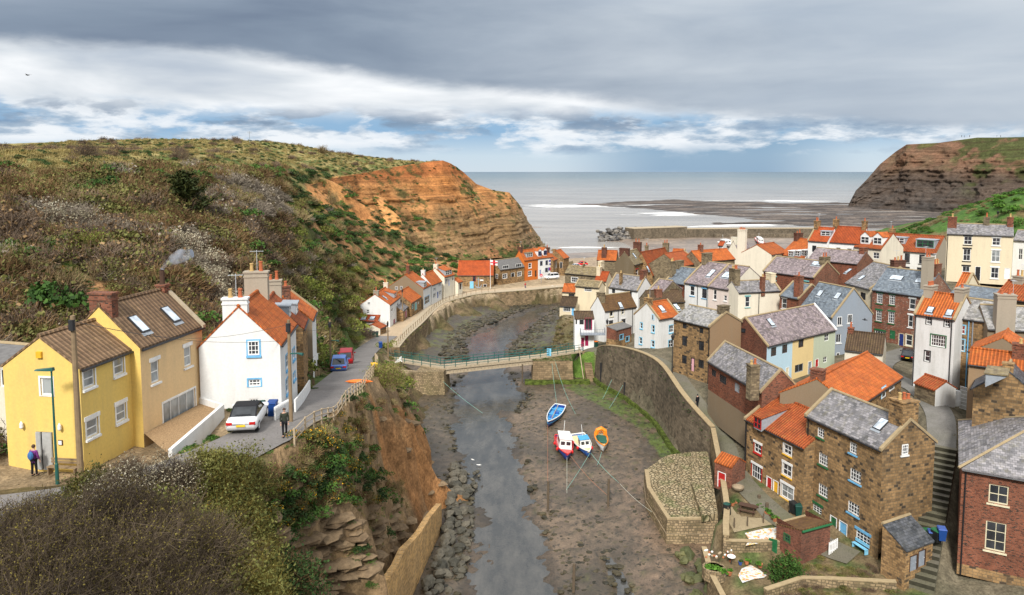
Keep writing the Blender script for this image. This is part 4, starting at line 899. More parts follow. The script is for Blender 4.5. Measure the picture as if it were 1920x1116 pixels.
house('white gabled house with blue trimmed windows and orange pantiles above the white car', 'B', (465,392), (543,288), (258,206), 50, zb=18.6, pitch=None, wall='white', roof='orange', key='L3', cop='', ov=.1,
  win=[('g',305,368,362,442,'bw33:b'),('g',308,560,368,598,'bw32'),('g',312,657,358,690,'-w32'),('f',493,425,508,520,'bw12:b'),('f',494,545,508,640,'bw12:b'),('f',527,400,537,470,'bw12:b'),('f',530,520,540,570,'bw12:b')], ch=[(0,.25,.6,1.6,.55,2,'white'),(1,.1,.7,1.7,1.5,2,'greyrender')])
house('stone cottage with dark weathered pantiles and two lead dormers behind the white gabled house', 'N5', (222,452), (258,365), (10,205), 61, zb=14, pitch=42, half=2.7, wall='stone_small', roof='oldorange', key='L4', ov=.1, ch=[(.95,0,.6,1.3,1.1,2,'greyrender')], dorm=[(170,318,1.5,1.0,'flat','lead'),(110,345,1.2,1.0,'flat','lead')])
house('end terrace cottage with peeling tan gable and bright orange pantiles', 'N5', (303,378), (336,296), (125,188), 69, zb=13, pitch=40, half=2.6, wall='white', wallg='drab', roof='orange', key='L5', cop='2', ov=.1, win=[('g',262,520,282,560,'ww22')], ch=[(0,0,.6,1.3,1.0,2,'brick')])
house('white fisherman cottage with a lean-to, two chimneys and a lead dormer', 'C', (362,527), (440,466), (250,450), 150, zb=3.9, pitch=None, wall='white', roof='orange', key='M1', ov=.15, pipes=[],
  win=[('g',195,502,217,523,'-w22'),('g',188,560,210,590,'-w22'),('f',372,545,386,580,'-w12'),('f',418,508,428,555,'-w12'),('f',416,590,432,645,'-w22')], doors=[('f',388,622,401,692,'m')], ch=[(0,-.2,.7,1.0,.7,1,'greyrender'),(1,0,.6,.9,1.0,2,'palecream')], sky=[(322,470,.6,1.0)], dorm=[(402,468,2.4,1.0,'cat','orange')])
house('low red tiled lean-to with two roof windows against the white gable', 'C', (103,645), (270,650), (115,605), 146.5, zb=3.9, pitch=22, mono=True, wall='white', roof='redorange', win=[('f',225,672,255,698,'-w22')], doors=[('f',150,650,178,706,'d')], sky=[(170,622,.9,.9),(232,624,.9,.9)], cat='outbuilding', name='outbuilding')
house('small stone store with a faded red roof beside the green wheelie bins', 'C', (290,704), (336,682), (222,678), 142, zb=3.9, pitch=22, half=1.6, wall='stone_small', wallg='palecream', roof='oldorange', cat='outbuilding', name='outbuilding')
house('stone cottage with slate lower roof between the white house and the lamp pole', 'C', (462,572), (523,516), (440,480), 156, zb=3.9, pitch=30, half=2.2, wall='stone_small', roof='slate', win=[('f',502,548,510,580,'nw12')], doors=[('f',476,560,489,626,'m')], ov=.1)
house('stone cottage with turquoise shutters and an orange roof on the quay', 'C', (522,513), (597,466), (422,437), 161, zb=3.9, pitch=None, wall='stone_small', roof='orange', win=[('f',528,522,539,556,'tw12'),('f',573,498,582,522,'-w22')], doors=[('f',548,502,565,570,'t')], ov=.1)
house('brown gabled quay house with a blue bay window and a lead dormer', 'C', (612,406), (668,378), (475,304), 170, zb=3.9, pitch=None, wall='white', wallg='drab', roof='orange', win=[('g',402,388,422,410,'-w21'),('g',440,385,458,410,'-w21'),('f',622,450,658,528,'bw32')], ch=[(.35,0,.5,.7,1.9,1,'brick')], dorm=[(625,392,2.4,1.2,'flat','lead')], ov=.12)
house('white quay cottage with a blue door and grey window surrounds', 'C', (675,379), (750,349), (608,298), 176, zb=3.9, pitch=None, wall='white', roof='orange', win=[('f',689,400,704,422,'kw22'),('f',729,362,740,386,'kw22'),('f',688,438,704,472,'kw22'),('f',732,420,744,452,'kw22')], doors=[('f',714,420,727,478,'u')], ch=[(0,0,.6,.9,.9,1,'white')], ov=.12)
house('cream quay house with outside stone stairs and a tall front gable', 'C', (770,320), (845,300), (700,252), 184, zb=3.9, pitch=None, wall='palecream', roof='orange', win=[('f',778,335,792,365,'vw12'),('f',828,318,839,346,'-w12')], doors=[('f',799,330,809,385,'u')], ch=[(0,0,.7,1.0,.9,1,'palecream')], dorm=[(800,302,3.4,1.3,'cat','orange','ww3')], ov=.12)
house('tiny cream store with an orange lean-to roof beside the stone hall', 'C', (872,360), (905,350), (866,326), 189, zb=3.9, pitch=32, half=1.3, wall='palecream', roof='orange', cat='outbuilding', name='outbuilding', doors=[('f',880,362,898,412,'n')])
house('long stone lifeboat hall with a broad red tiled roof', 'C', (1136,304), (868,303), (1136,200), 205, zb=3.9, pitch=40, wall='stone_small', roof='redorange', key='M6', win=[('f',983,308,1003,350,'mn12')], doors=[('f',1060,370,1086,401,'d')], cat='hall')
house('stone house with a grey felt roof and white upper windows', 'C', (1185,263), (1366,238), (1141,196), 208, zb=3.9, pitch=None, wall='stone_small', roof='felt', win=[('f',1205,226,1250,257,'-w31'),('f',1302,214,1345,246,'-w31'),('f',1206,292,1237,330,'ww22'),('f',1316,277,1345,313,'ww22'),('g',1153,296,1169,328,'ww12')], doors=[('f',1268,284,1294,318,'d')])
house('vivid orange rendered house under an orange roof with one wide dormer', 'N6', (820,389), (1026,362), (745,243), 216, zb=3.9, pitch=None, wall='orangewall', roof='orange', key='M8', win=[('f',885,427,926,500,'ww12:w'),('f',880,542,930,618,'ww22:w')], doors=[('f',979,532,1002,632,'n|n')], ch=[(0,0,.8,1.2,1.0,1,'brick_dark')], dorm=[(900,338,2.9,1.3,'flat','moss','ww3')], ov=.1)
house('white tall house with blue and red painted signs and two dormers', 'N6', (1250,336), (1027,362), (1085,206), ze=HS['M8']['z'], zb=3.9, pitch=38, half=HS['M8']['w'], wall='white', roof='orange', key='M9', win=[('f',1060,400,1091,466,'vd12'),('f',1142,388,1172,456,'vd12'),('f',1137,500,1172,562,'vd12')], doors=[('f',1046,520,1070,622,'u')], dorm=[(1053,327,1.5,1.7,'gable','orange','vv2'),(1133,314,1.5,1.7,'gable','orange','vv2')], ch=[(0,0,.8,1.2,1.2,1,'brick_dark')], ov=.1)
house('small stone store with an orange roof and a blue round sign', 'N6', (1255,388), (1318,362), (1213,287), 224, zb=3.9, pitch=35, half=2.0, wall='stone_small', roof='orange', doors=[('f',1284,402,1304,506,'n')], cat='outbuilding', name='outbuilding')
house('stone gabled boat store at the far end of the quay', 'N6', (1410,358), (1488,336), (1290,243), 230, zb=3.6, pitch=None, wall='stone_small', roof='orange', doors=[('g',1352,407,1389,505,'d')], cat='boat store', ch=[(0,.6,.8,.8,.4,0,'stone_small')])
# ---------------------------------------------------------------- right village, creek mouth
house('dark stone house with a mossy roof and one white window above the cream house', 'N1', (368,668), (960,720), (450,547), 172, zb=3.5, wall='stone_grey', roof='moss', win=[('f',478,742,590,838,'ww32')], ch=[(.98,0,.8,1.6,1.6,0,'cream'),(.45,0,.4,.4,.6,1,'stone_grey',.3)])
house('low cream house with a bright red tiled roof', 'N1', (885,806), (1085,818), (835,652), 160, zb=4, wall='cream', roof='redorange', ch=[(0,-.4,.8,1.6,1.1,1,'cream')], pitch=35)
house('tall cream house with a mossy roof and white casement windows', 'N1', (550,892), (965,928), (690,796), 150, zb=4, wall='cream', roof='moss', cop='12', win=[('f',700,922,832,1000,'-w42')], pitch=35, key='D4')
house('cream lower wing with a brown roof, wide window and blue door', 'D', (117,690), (236,697), (148,626), 146.5, zb=3.2, pitch=38, mono=True, wall='cream', roof='darkbrown', win=[('f',143,692,200,736,'-w41')], doors=[('f',204,700,229,770,'b')], cat='wing', name='house_wing')
house('cream wing with an orange lean-to roof at the edge of the creek', 'N1', (320,993), (546,1004), (388,870), 151.5, zb=3.2, pitch=38, mono=True, wall='cream', roof='orange', win=[('f',430,1032,540,1090,'-d41')], cat='wing', name='house_wing')
house('big brown rendered gable house with two brick stacks and red lintels', 'N1', (1568,523), (1797,456), (1405,312), 165, zb=4, pitch=None, wall='stone_small', wallg='brownrender', roof='moss', cop='', win=[('f',1600,600,1640,722,'-w12:r:r'),('f',1726,562,1752,712,'-w12:r:r')], ch=[(0,.2,.9,2.2,.8,0,'brick_dark'),(1,0,.8,1.8,1.6,2,'brick_dark')], sky=[(1570,362,.6,1.1)], key='D6')
house('large house with a weathered orange roof and a row of six roof windows', 'N2', (215,706), (650,600), (20,316), 168, zb=4, wall='stone_small', roof='oldorange', pitch=None, sky=[(135,592,.6,1.1),(230,577,.6,1.1),(325,562,.6,1.1),(412,530,.6,1.1),(522,532,.6,1.1),(590,517,.6,1.1)], ch=[(1,0,.8,1.4,1.2,2,'stone_grey'),(.25,.3,.6,.7,1.3,1,'stone_grey')])
house('white house with a lichen slate roof and pale yellow coped gables', 'N1', (1640,976), (1130,906), (1768,748), 142, zb=4, wall='white', roof='slate', cop='12', win=[('f',1185,946,1240,1025,'-d12'),('f',1472,986,1530,1092,'-d12')], ch=[(0,0,.9,1.3,1.3,0,'brick'),(.65,-1.7,.5,.5,.5,1,'stone_small')], pitch=None)
house('brick house with blue grey slates and white sash windows in the middle of the village', 'N2', (445,822), (792,872), (640,562), 141, zb=5, wall='brick', roof='blue', cop='12', win=[('f',500,842,556,972,'-w23'),('f',660,904,735,992,'-w22')], pitch=35, ch=[(0,0,.8,1.5,1.2,0,'stone_grey'),(0,-2.2,.8,1.2,1.2,3,'stone_grey')])
house('small stone house with a dark slate roof beside the white house', 'N2', (165,966), (402,1006), (362,800), 137, zb=5, wall='stone_grey', roof='purple', cop='1', pitch=34, half=2.6)
house('low outhouse with a dark brown pantile roof below the brick house', 'D', (800,672), (1052,660), (880,584), 132, zb=5, wall='stone_grey', roof='darkbrown', pitch=35, ch=[(.3,-1.2,1.2,.8,.4,1,'brick')], cat='outbuilding', name='outbuilding')
house('white terraced house with blue lintels and a grey purple slate roof', 'N2', (782,836), (1188,900), (1130,474), 136, zb=6, pitch=None, wall='white', roof='purple', key='D11', cop='1', win=[('f',872,892,950,1072,'-w12:b:b'),('f',1082,940,1160,1116,'-d12:b:b')], sky=[(1240,677,.8,1.9)], ch=[(0,0,.9,2.0,1.6,0,'stone_grey')], pipes=[1010,1190])
house('pinkish cream terraced house with a purple slate roof and one large roof window', 'N2', (1550,960), (1194,903), (1858,512), ze=HS['D11']['z'], zb=6, pitch=math.degrees(math.atan2(HS['D11']['dz'], HS['D11']['w'])), half=HS['D11']['w'], wall='pinkcream', wallg='palecream', roof='purple', cop='2', win=[('f',1280,956,1335,1140,'-w12:w'),('f',1462,1056,1515,1160,'-w12:w')], sky=[(1530,706,1.7,1.5)], pipes=[])
house('cream rendered house with turquoise window heads and a brick stack', 'E', (648,577), (336,592), (668,500), 127, zb=7, wall='palecream', roof='slate', win=[('f',388,622,422,702,'-w12:t:t')], pitch=35, ch=[(.42,-2.0,.7,.6,.9,1,'brick'),(0,0,.9,1.6,1.2,0,'cream'),(1,0,1.0,2.0,2.2,4,'stone_grey')], pipes=[490], cop='1')
house('small brick house with smooth blue slates and a tall brick stack', 'E', (790,640), (650,613), (890,540), 121, zb=7, wall='brick', roof='blue', cop='12', win=[('f',660,633,697,716,'-w12:w:w')], pitch=35, ch=[(0,-2.4,1.2,.9,1.6,1,'brick',4)])
house('wide purple slate roofed brick house with turquoise window heads', 'E', (905,481), (525,431), (1005,368), 133, zb=8, wall='brick', roof='purple', cop='12', win=[('f',565,470,620,500,'-d21:t:t'),('f',800,505,860,530,'-d21:t:t')], pitch=34, sky=[(922,376,1.6,1.0)], ch=[(0,0,1.0,2.0,.9,2,'stone_grey')])
house('house with a plain purple slate roof below the white row', 'E', (1225,379), (858,343), (1240,292), 144, zb=10, wall='brick', roof='purple', pitch=32, ch=[(0,0,1,1.6,.8,0,'brick')])
house('cream house with a broad grey slate roof and small paned window', 'F', (195,606), (22,560), (282,456), 119, zb=8, wall='cream', roof='slate', cop='1', pitch=35, win=[('f',122,622,160,682,'-d34')], sky=[(-62+197,525,.7,1.1),(40,478,.7,1.1)], ch=[(0,0,1.1,2.0,1.1,3,'brick_dark')], key='R7')
house('speckled brick three storey house with green windows and a shop front', 'F', (562,656), (208,606), (670,497), 111, zb=7.6, wall='brick_speckled', roof='blue', pitch=None, key='R6', win=[('f',238,630,278,706,'-w34:g:g'),('f',325,642,365,716,'-w34:g:g'),('f',465,668,507,748,'-w12:w:w'),('f',232,748,272,831,'-w34:g:g'),('f',318,757,360,846,'-w34:g:g'),('f',457,782,490,872,'-w12:w:w'),('f',225,888,295,938,'gw41:g:g'),('f',440,918,485,1002,'cw12:c')], doors=[('f',390,908,428,1002,'v|c'),('f',330,888,366,955,'g|g')], sky=[(376,525,1.9,.9),(540,545,1.2,.9)], ch=[(0,0,.8,1.6,1.4,4,'brick'),(0,-2.2,1.0,1.7,2.6,2,'greyrender')])
house('first cottage of the white row with an orange roof and a small lead dormer', 'E', (858,203), (1002,213), (912,107), 158, zb=12, wall='white', roof='redorange', cop='1', pitch=40, win=[('f',887,240,918,290,'-d22')], dorm=[(988,170,2.2,1.0,'flat','lead')], ch=[(0,0,.8,1.5,1.4,2,'stone_small')])
house('second white cottage of the row with a plain orange roof and two small windows', 'E', (1003,213), (1250,228), (1060,101), 156, zb=12, wall='white', roof='redorange', cop='1', pitch=40, win=[('f',1068,256,1098,281,'-d21'),('f',1150,263,1182,288,'-d21')], ch=[(0,0,.8,1.6,1.5,1,'stone_small'),(1,0,.8,1.4,1.4,1,'stone_small')])
house('cream fronted cottage with two white gabled dormers in the orange row', 'F', (82,307), (272,325), (130,205), 152, zb=12, wall='palecream', roof='oldorange', pitch=38, win=[('f',212,346,255,394,'-w22')], dorm=[(155,288,2.0,1.6,'gable','orange'),(243,295,2.0,1.6,'gable','orange')], cop='')
house('white end house with red framed window and two flat dormers', 'F', (652,355), (272,326), (695,240), 147, zb=12, wall='white', wallg='greyrender', roof='oldorange', pitch=38, cop='2', win=[('f',305,342,346,400,'rd11'),('f',432,353,468,419,'-d12:d'),('f',533,363,573,428,'-d12:d'),('f',432,445,468,470,'-d21'),('f',518,451,578,482,'-d31')], dorm=[(380,286,3.2,1.3,'flat','lead','ww3'),(575,318,3.6,1.7,'flat','lead','wg3')], ch=[(1,0,.8,1.2,1.0,1,'stone_small')])
house('tall cream terrace house with black painted window heads and a slate roof', 'F', (728,216), (1192,233), (792,148), 133, zb=16.4, wall='cream', roof='slate', pitch=32, key='R11', win=[('f',845,235,902,294,'-w22:d:d'),('f',840,322,892,408,'-w22:d:d'),('f',833,442,886,520,'-w22:d:d'),('f',1043,246,1100,300,'-w22:w:w'),('f',1038,332,1097,415,'-w22C:w:w'),('f',1033,452,1088,530,'-w22:w:w')], doors=[('f',922,444,962,545,'d'),('f',1127,456,1168,536,'w')], ch=[(0,-.3,1.4,2.0,1.2,2,'brick'),(.6,0,.9,.8,1.3,1,'stone_grey'),(1,0,.9,1.2,1.4,1,'brick')], pipes=[734])
house('white house with a slate roof right of the cream terrace house', 'F', (1192,262), (1420,275), (1205,196), 131, zb=16.4, wall='white', roof='slate', pitch=32, win=[('f',1225,320,1255,400,'-w22')])
house('tall white narrow house with an orange roof and green paned double window', 'F', (505,776), (786,816), (620,626), 85, zb=10.6, wall='oldwhite', roof='orange', cop='12', pitch=40, key='R13', ov=.12, win=[('f',585,797,617,852,'dw22'),('f',711,817,745,869,'dw22'),('f',615,917,718,1014,'gw63'),('f',572,1032,608,1112,'dw12')], sky=[(612,750,.6,.8),(745,770,.6,.8)], ch=[(0,0,.9,1.6,.8,3,'greyrender'),(1,0,.9,1.8,.9,1,'greyrender')], pipes=[500,765])
house('stone house with bright blue window surrounds and a blue downpipe', 'F', (790,802), (1036,836), (905,672), 83.5, zb=9.4, wall='stone', roof='pale', pitch=36, key='R14', ov=.12, win=[('f',792,850,855,920,'sw12R'),('f',783,946,850,1040,'sw22')], pipes=[(883,'bluepaint'),(912,'greypaint')])
house('drab rendered house with a pale slate roof and a tall grey stack', 'F', (1012,878), (1420,898), (1080,720), 80, zb=11, wall='drab', roof='pale', pitch=36, ch=[(.28,-2.6,1.8,1.2,1.7,2,'greyrender',4)])
house('small house with a smooth blue slate roof behind the stack', 'F', (1130,692), (745,640), (1135,662), 92, zb=12, wall='stone_grey', roof='blue', pitch=18, half=3.0)
house('cream gabled cottage with a patch of orange roof below the terrace', 'F', (848,620), (778,612), (893,547), 99, zb=12, wall='cream', roof='orange', pitch=38, half=2.6, cop='1')
house('house with an old dark orange roof below the cream terrace', 'F', (1062,655), (1330,695), (1075,617), 91, zb=12, wall='stone_grey', roof='oldorange', pitch=35, half=2.5, ch=[(.3,0,1.2,1.0,.7,2,'greyrender')])
house('brown gable with orange verge tiles facing the creek', 'N4', (215,776), None, (560,640), 75, zb=10.5, a=(.62,.78), L=5.0, pitch=None, wall='drab', roof='orange', ov=.12)
house('house with orange tiles and a wide brick stack at the right edge', 'N4', (205,900), None, None, 69.5, zb=10.5, a=(.80,-.60), L=7, wall='tan', roof='orange', pitch=36, half=1.5, ch=[(.62,-.2,2.1,.9,1.0,2,'brick')])
house('stone gabled house with a flat roofed dormer and a tan side strip', 'H', (988,628), None, (1225,508), 66, zb=10.2, a=(.60,.80), L=4.2, pitch=None, wall='stone', wallg='stone', roof='darkslate', key='R18', ch=[(0,0,.7,.8,.6,0,'stone_small')], dorm=[(1080,590,3.0,1.2,'flat','moss')])
house('big red brick building with a hipped slate roof and arched ground floor window', 'J', (640,366), (1300,480), (780,95), 58, zb=3.5, half=6.4, pitch=28, hip=True, wall='brick', roof='slate', key='R19', low=(4.4,'stone'), win=[('f',795,458,912,592,'-c22:c'),('f',775,672,897,872,'-c23:c'),('f',762,1040,874,1130,'-c22')], pipes=[660], cat='building', ov=.25)
house('stone house with a long orange pantile roof and a tan side gable', 'P', (1690.4,707.3), (1603,766), (1626,662), 82, zb=7, pitch=None, wall='stone_small', wallh='drab', roof='orange', key='R20', ch=[(1,.1,.9,1.2,.9,0,'brick')], win=[('f',1653,723,1660,748,'sw12'),('f',1668,716,1676,734,'ww12')], ov=.14)
house('pale cottage with a dark brown tiled roof and black flue pipes', 'P', (1655.4,663.5), (1584,655.4), (1675.6,638), 96, zb=7, wall='palecream', roof='darkbrown', pitch=38, half=2.5, ch=[(1,0,.7,.9,.5,1,'brick')])
house('grey blue rendered gabled house with white casements and blue slates', 'P', (1561.5,595.3), (1498.3,579.5), (1601,543), 113, zb=6.8, pitch=None, wall='greyblue', roof='blue', key='R5', cop='1', win=[('g',1569.5,593.5,1578,610.5,'-w21:w'),('g',1589,589,1597.5,606,'-w21:w'),('g',1567.5,626,1577,643.5,'-w21:w'),('g',1587,621.5,1596,638,'-w21:w')], doors=[('g',1568,661,1574,680,'d')], sky=[(1538,550,.8,1.1),(1571,555,.8,1.1)])
# coloured terrace: three cottages under one purple roof
k4 = dict(roof='purple', ov=.14, zb=6.2, pitch=42)
house('pale blue terraced cottage with brown windows and a dark brick gable', 'G', (737,331), (916,287), (580,140), 98, wall='paleblue', wallg='brick_dark', key='R4', cop='1', win=[('f',765,335,803,407,'-n22'),('f',843,316,880,386,'-n22'),('g',555,205,588,240,'-d11')], doors=[('f',867,474,890,540,'c')], sky=[(762,165,.8,1.1)], **k4)
house('butter yellow terraced cottage between the pale blue and pale green ones', 'G', (917,287), (1064,251), (760,110), ze=HS['R4']['z'], wall='butter', half=HS['R4']['w'], win=[('f',957,278,993,346,'-n21'),('f',932,449,990,522,'-k21')], doors=[('f',1022,433,1048,530,'k')], **k4)
house('pale green terraced cottage at the far end of the coloured terrace', 'G', (1065,251), (1215,216), (900,80), ze=HS['R4']['z'], wall='palegreen', half=HS['R4']['w'], win=[('f',1044,262,1061,318,'-n11'),('f',1138,241,1168,300,'-w22'),('f',1130,402,1155,450,'-w22')], doors=[('f',1073,416,1097,480,'r')], coping='whitepaint', cop='2', **k4)
# harbour edge roofs
house('orange roofed harbour house with a dark stone gable stack', 'N1', (922,442), (1260,452), (1025,280), 188, zb=3, wall='stone_grey', roof='orange', pitch=40, ch=[(.35,-1.5,1.2,1.2,.9,2,'brick_dark')])
house('harbour house with a clean orange roof and a mossy coped gable', 'N2', (742,412), (540,402), (792,265), 190, zb=3, wall='stone_grey', roof='orange', pitch=40, cop='1')
house('low house with a red brown hipped roof in the middle of the village', 'N2', (1030,500), (690,560), (895,388), 170, zb=4, wall='stone_grey', roof='oldorange', pitch=32, half=4, cop='1')
house('long orange roof behind the big square stone stack', 'N2', (1655,425), (1040,475), (1475,252), 172, zb=4, wall='stone_grey', roof='orange', pitch=38, ch=[(.75,0,.8,1.0,1.3,1,'brick')])
house('white gabled house with a slate roof near the harbour', 'N3', (236,458), None, (325,305), 196, zb=4, a=(.75,.66), L=6, pitch=None, wall='palecream', roof='purple', ch=[(0,0,.8,1.4,1.0,0,'palecream')])
house('small house with a red roof and white bay near the harbour', 'N3', (60,372), (150,378), (135,312), 202, zb=4, wall='white', roof='redorange', pitch=38, win=[('f',72,385,90,440,'-d11'),('f',100,385,118,440,'-d11')])
house('cream gabled house with a broad external stack and an orange roof', 'N3', (990,541), None, (735,372), 164, zb=4, a=(.72,.69), L=8, pitch=None, wall='cream', wallg='palecream', roof='orange', ch=[(0,3.9,.9,1.9,3.2,4,'palecream',9)])
house('house with a wide orange roof and three white dormers', 'N3', (1600,600), (1150,535), (1410,306), 161, zb=5, wall='white', roof='orange', pitch=38, coping='whitepaint', cop='1', dorm=[(1330,572,1.6,1.3,'flat','whitepaint'),(1440,568,1.6,1.3,'flat','whitepaint'),(1560,560,1.6,1.3,'flat','whitepaint')], ch=[(1,0,1,1.8,1.2,2,'brick_dark')])
# front rows
house('white house with a brown pantile roof, red doors and a balcony over the creek', 'D', (453,731), (690,697), (402,624), 134, zb=4.2, pitch=None, wall='white', roof='mossbrown', key='D1', win=[('g',325,690,350,736,'-w22'),('f',493,730,517,772,'cw11:c'),('f',580,717,600,757,'cw12'),('f',485,797,517,852,'-d12:d:w'),('f',579,787,610,839,'-d12:d:w'),('f',485,899,518,940,'mw21')], sky=[(570,685,.7,1.0)], ch=[(0,-.3,.9,1.4,.7,0,'stone_grey')], pipes=[553,660], ov=.12)
house('white house with an orange roof and small blue windows on the seawall path', 'D', (855,792), (1010,765), (806,686), 119, zb=6.6, pitch=40, half=2.6, wall='oldwhite', roof='orange', key='D2', cop='12', win=[('g',720,816,736,863,'sw12:s'),('g',806,836,825,892,'sw12:s'),('g',713,926,732,978,'sw12:s'),('g',803,950,824,1003,'sw12:s'),('g',808,758,820,798,'sw11'),('f',935,833,968,894,'sw22:s'),('f',930,942,968,1006,'sw22:s')], sky=[(878,712,.8,1.1),(990,700,.8,1.1)], ch=[(0,0,.8,1.2,.8,1,'stone_small')])
house('square sandstone house with a pink door and a tan side gable', 'D', (1242,851), (970,787), (1362,748), 97.5, zb=7.2, pitch=None, wall='stone', wallg='tan', roof='pale', key='D3', cop='1', win=[('f',1036,820,1065,866,'-d12'),('f',1160,852,1190,901,'-d22'),('f',1031,912,1068,996,'-d22'),('f',1156,949,1195,1031,'-d22'),('f',1030,1056,1066,1130,'-d22'),('f',1152,1088,1194,1165,'-d22')], doors=[('f',1098,1075,1125,1185,'p|d')], ch=[(0,0,1.0,1.3,.9,0,'stone_grey')], pipes=[1252])
house('long brick and render building with a lichened slate roof above the path', 'G', (702,651), (330,431), (836,505), ze=12.9, zb=5.6, pitch=None, wall='brick', roof='slate', key='R3', cop='12', low=(9.3,'drab'), win=[('f',349,486,381,553,'-d12'),('f',405,521,453,608,'-d22'),('f',510,581,545,664,'-k22C'),('f',604,638,662,713,'-k22')], ch=[(0,-2.9,1.0,1.0,.6,2,'stone_grey')], cat='building')
house('stone cottage with red and yellow doors and an orange pantile roof', 'P', (1398.6,785.8), (1508.8,841), (1452.4,741.5), ze=10.0, zb=3.4, pitch=None, wall='stone', roof='oldorange', key='R2', cop='1', ov=.14, win=[('f',1414.3,828.5,1427.5,853.3,'rw22:r:w'),('f',1409.5,867.5,1428,904.5,'rw42:r:w'),('f',1469.3,830.8,1484,856.5,'ww22:y'),('f',1467.5,866,1484,897.5,'ww22:y:w'),('f',1464.5,903.5,1487.5,943,'ww22C:y:w')], doors=[('f',1437,891,1447.5,929,'r'),('f',1449.5,898,1459.5,934,'y')], dorm=[(1420.5,806,1.25,1.35,'cat','oldorange','rr2')], pipes=[1394,1400])
house('large dark sandstone house with a slate roof, yellow coping and many paned windows', 'P', (1655,844), (1512.5,779), (1707,790.5), 61, zb=3.6, pitch=None, wall='stone', roof='slate', key='R1', cop='12', ov=.16, win=[('f',1532.5,800,1545,824,'-w33:g'),('f',1535,846.5,1552,877.5,'-w43:g'),('f',1534.5,904,1552,936.5,'-w43:g'),('f',1519,939,1540.5,973,'-w44::g'),('f',1593,827,1606.5,854,'-w33:b'),('f',1593.5,875.5,1614.5,909.5,'-w43:b'),('f',1589.5,936.5,1611,970.5,'-w43:b'),('f',1604.5,991,1631,1032,'-w43::b'),('g',1690.5,832,1702,853.5,'-w33:w')], doors=[('f',1556,964,1569,1007,'g'),('f',1573,973.5,1588.5,1016.5,'b')], sky=[(1652,796,.75,1.15)], ch=[(0,0,1.5,1.7,1.6,3,'stone_small')], pipes=[1516])
# ---------------------------------------------------------------- walls, bridge, quay
M['seawall'] = masonry('seawall_stone', (.165,.13,.09), (.10,.08,.055), (.13,.11,.08), .7, .34, .02, stain=(.045,.04,.03), amt=.6)
M['quaystone'] = masonry('quay_stone', (.27,.19,.11), (.16,.115,.07), (.17,.13,.08), .7, .35, .025, stain=(.07,.065,.03), amt=.5)
M['tanbrick'] = masonry('tan_stone', (.56,.33,.12), (.40,.23,.085), (.62,.45,.26), .42, .2, .018, stain=(.30,.22,.13), amt=.55)
M['rubble'] = masonry('rubble_stone', (.30,.22,.13), (.17,.125,.075), (.14,.11,.07), .4, .25, .035, stain=(.10,.10,.03), amt=.45, jit=1.2)
M['weedstone'] = plain('weedy_stone', (.075,.10,.018), .9, .15, 0, .5, 2.0, .4)
def cobblemat():
    m, t, b = newmat('cobbles'); setb(b, .9, .15); p = wpos(t)
    v = t.N('ShaderNodeTexVoronoi', feature='DISTANCE_TO_EDGE'); v.inputs['Scale'].default_value = 2.6; t.L(t.mapping(p, (1,1,.3)), v.inputs['Vector'])
    c_ = t.N('ShaderNodeTexVoronoi'); c_.inputs['Scale'].default_value = 2.6; t.L(t.mapping(p, (1,1,.3)), c_.inputs['Vector'])
    sp_ = t.N('ShaderNodeSeparateColor'); t.L(c_.outputs['Color'], sp_.inputs[0])
    col = t.ramp(sp_.outputs[0], [(0, (.28,.21,.12)), (1, (.42,.34,.21))]); col = t.mix(t.ramp(v.outputs[0], [(.02, 1), (.10, 0)]), col, (.05,.045,.025))
    col = t.mix(t.ramp(t.noise(p, .6, 5), [(.5, 0), (.7, .6)]), col, (.10,.13,.04)); t.L(col, b.inputs['Base Color'])
    bump(t, b, t.ramp(v.outputs[0], [(0, 0), (.2, 1)]), 1, .1); return m
M['cobbles'] = cobblemat()
def wall_strip(mb, P, zt, zb, th, batter=0.0, side=1, mi=0):
    """long wall along points P: tops zt, bottoms zb, thickness th to the given side (1 = left of travel)"""
    n = len(P); N_ = []
    for i in range(n):
        d = P[min(i+1, n-1)]-P[max(i-1, 0)]; d.z = 0; d.normalize(); N_.append(Vector((-d.y, d.x, 0))*side)
    for i in range(n-1):
        a, b = P[i], P[i+1]; na, nb = N_[i], N_[i+1]
        F = lambda p, z: Vector((p.x, p.y, z))
        q = [F(a-na*batter, zb[i]), F(b-nb*batter, zb[i+1]), F(b, zt[i+1]), F(a, zt[i])]; q2 = [F(a+na*th, zt[i]), F(b+nb*th, zt[i+1]), F(b+nb*th, zb[i+1]), F(a+na*th, zb[i])]
        fl = side < 0
        u0 = sum((P[k+1]-P[k]).length for k in range(i)); u1 = u0+(b-a).length
        uv = [(u0, zb[i]), (u1, zb[i+1]), (u1, zt[i+1]), (u0, zt[i])]
        mb.face(q[::-1] if fl else q, uv=uv[::-1] if fl else uv, mi=mi, smooth=False)
        t_ = [q[3], q[2], q2[1], q2[0]]; mb.face(t_[::-1] if fl else t_, mi=mi)
        mb.face(q2[::-1] if fl else q2, uv=[(u0, zt[i]), (u1, zt[i+1]), (u1, zb[i+1]), (u0, zb[i])][::-1 if fl else 1], mi=mi)
    for i, s in ((0, 1), (n-1, -1)):
        F = lambda p, z: Vector((p.x, p.y, z)); p, nn = P[i], N_[i]; q = [F(p-nn*batter, zb[i]), F(p, zt[i]), F(p+nn*th, zt[i]), F(p+nn*th, zb[i])]; mb.face(q if s*side > 0 else q[::-1], mi=mi)
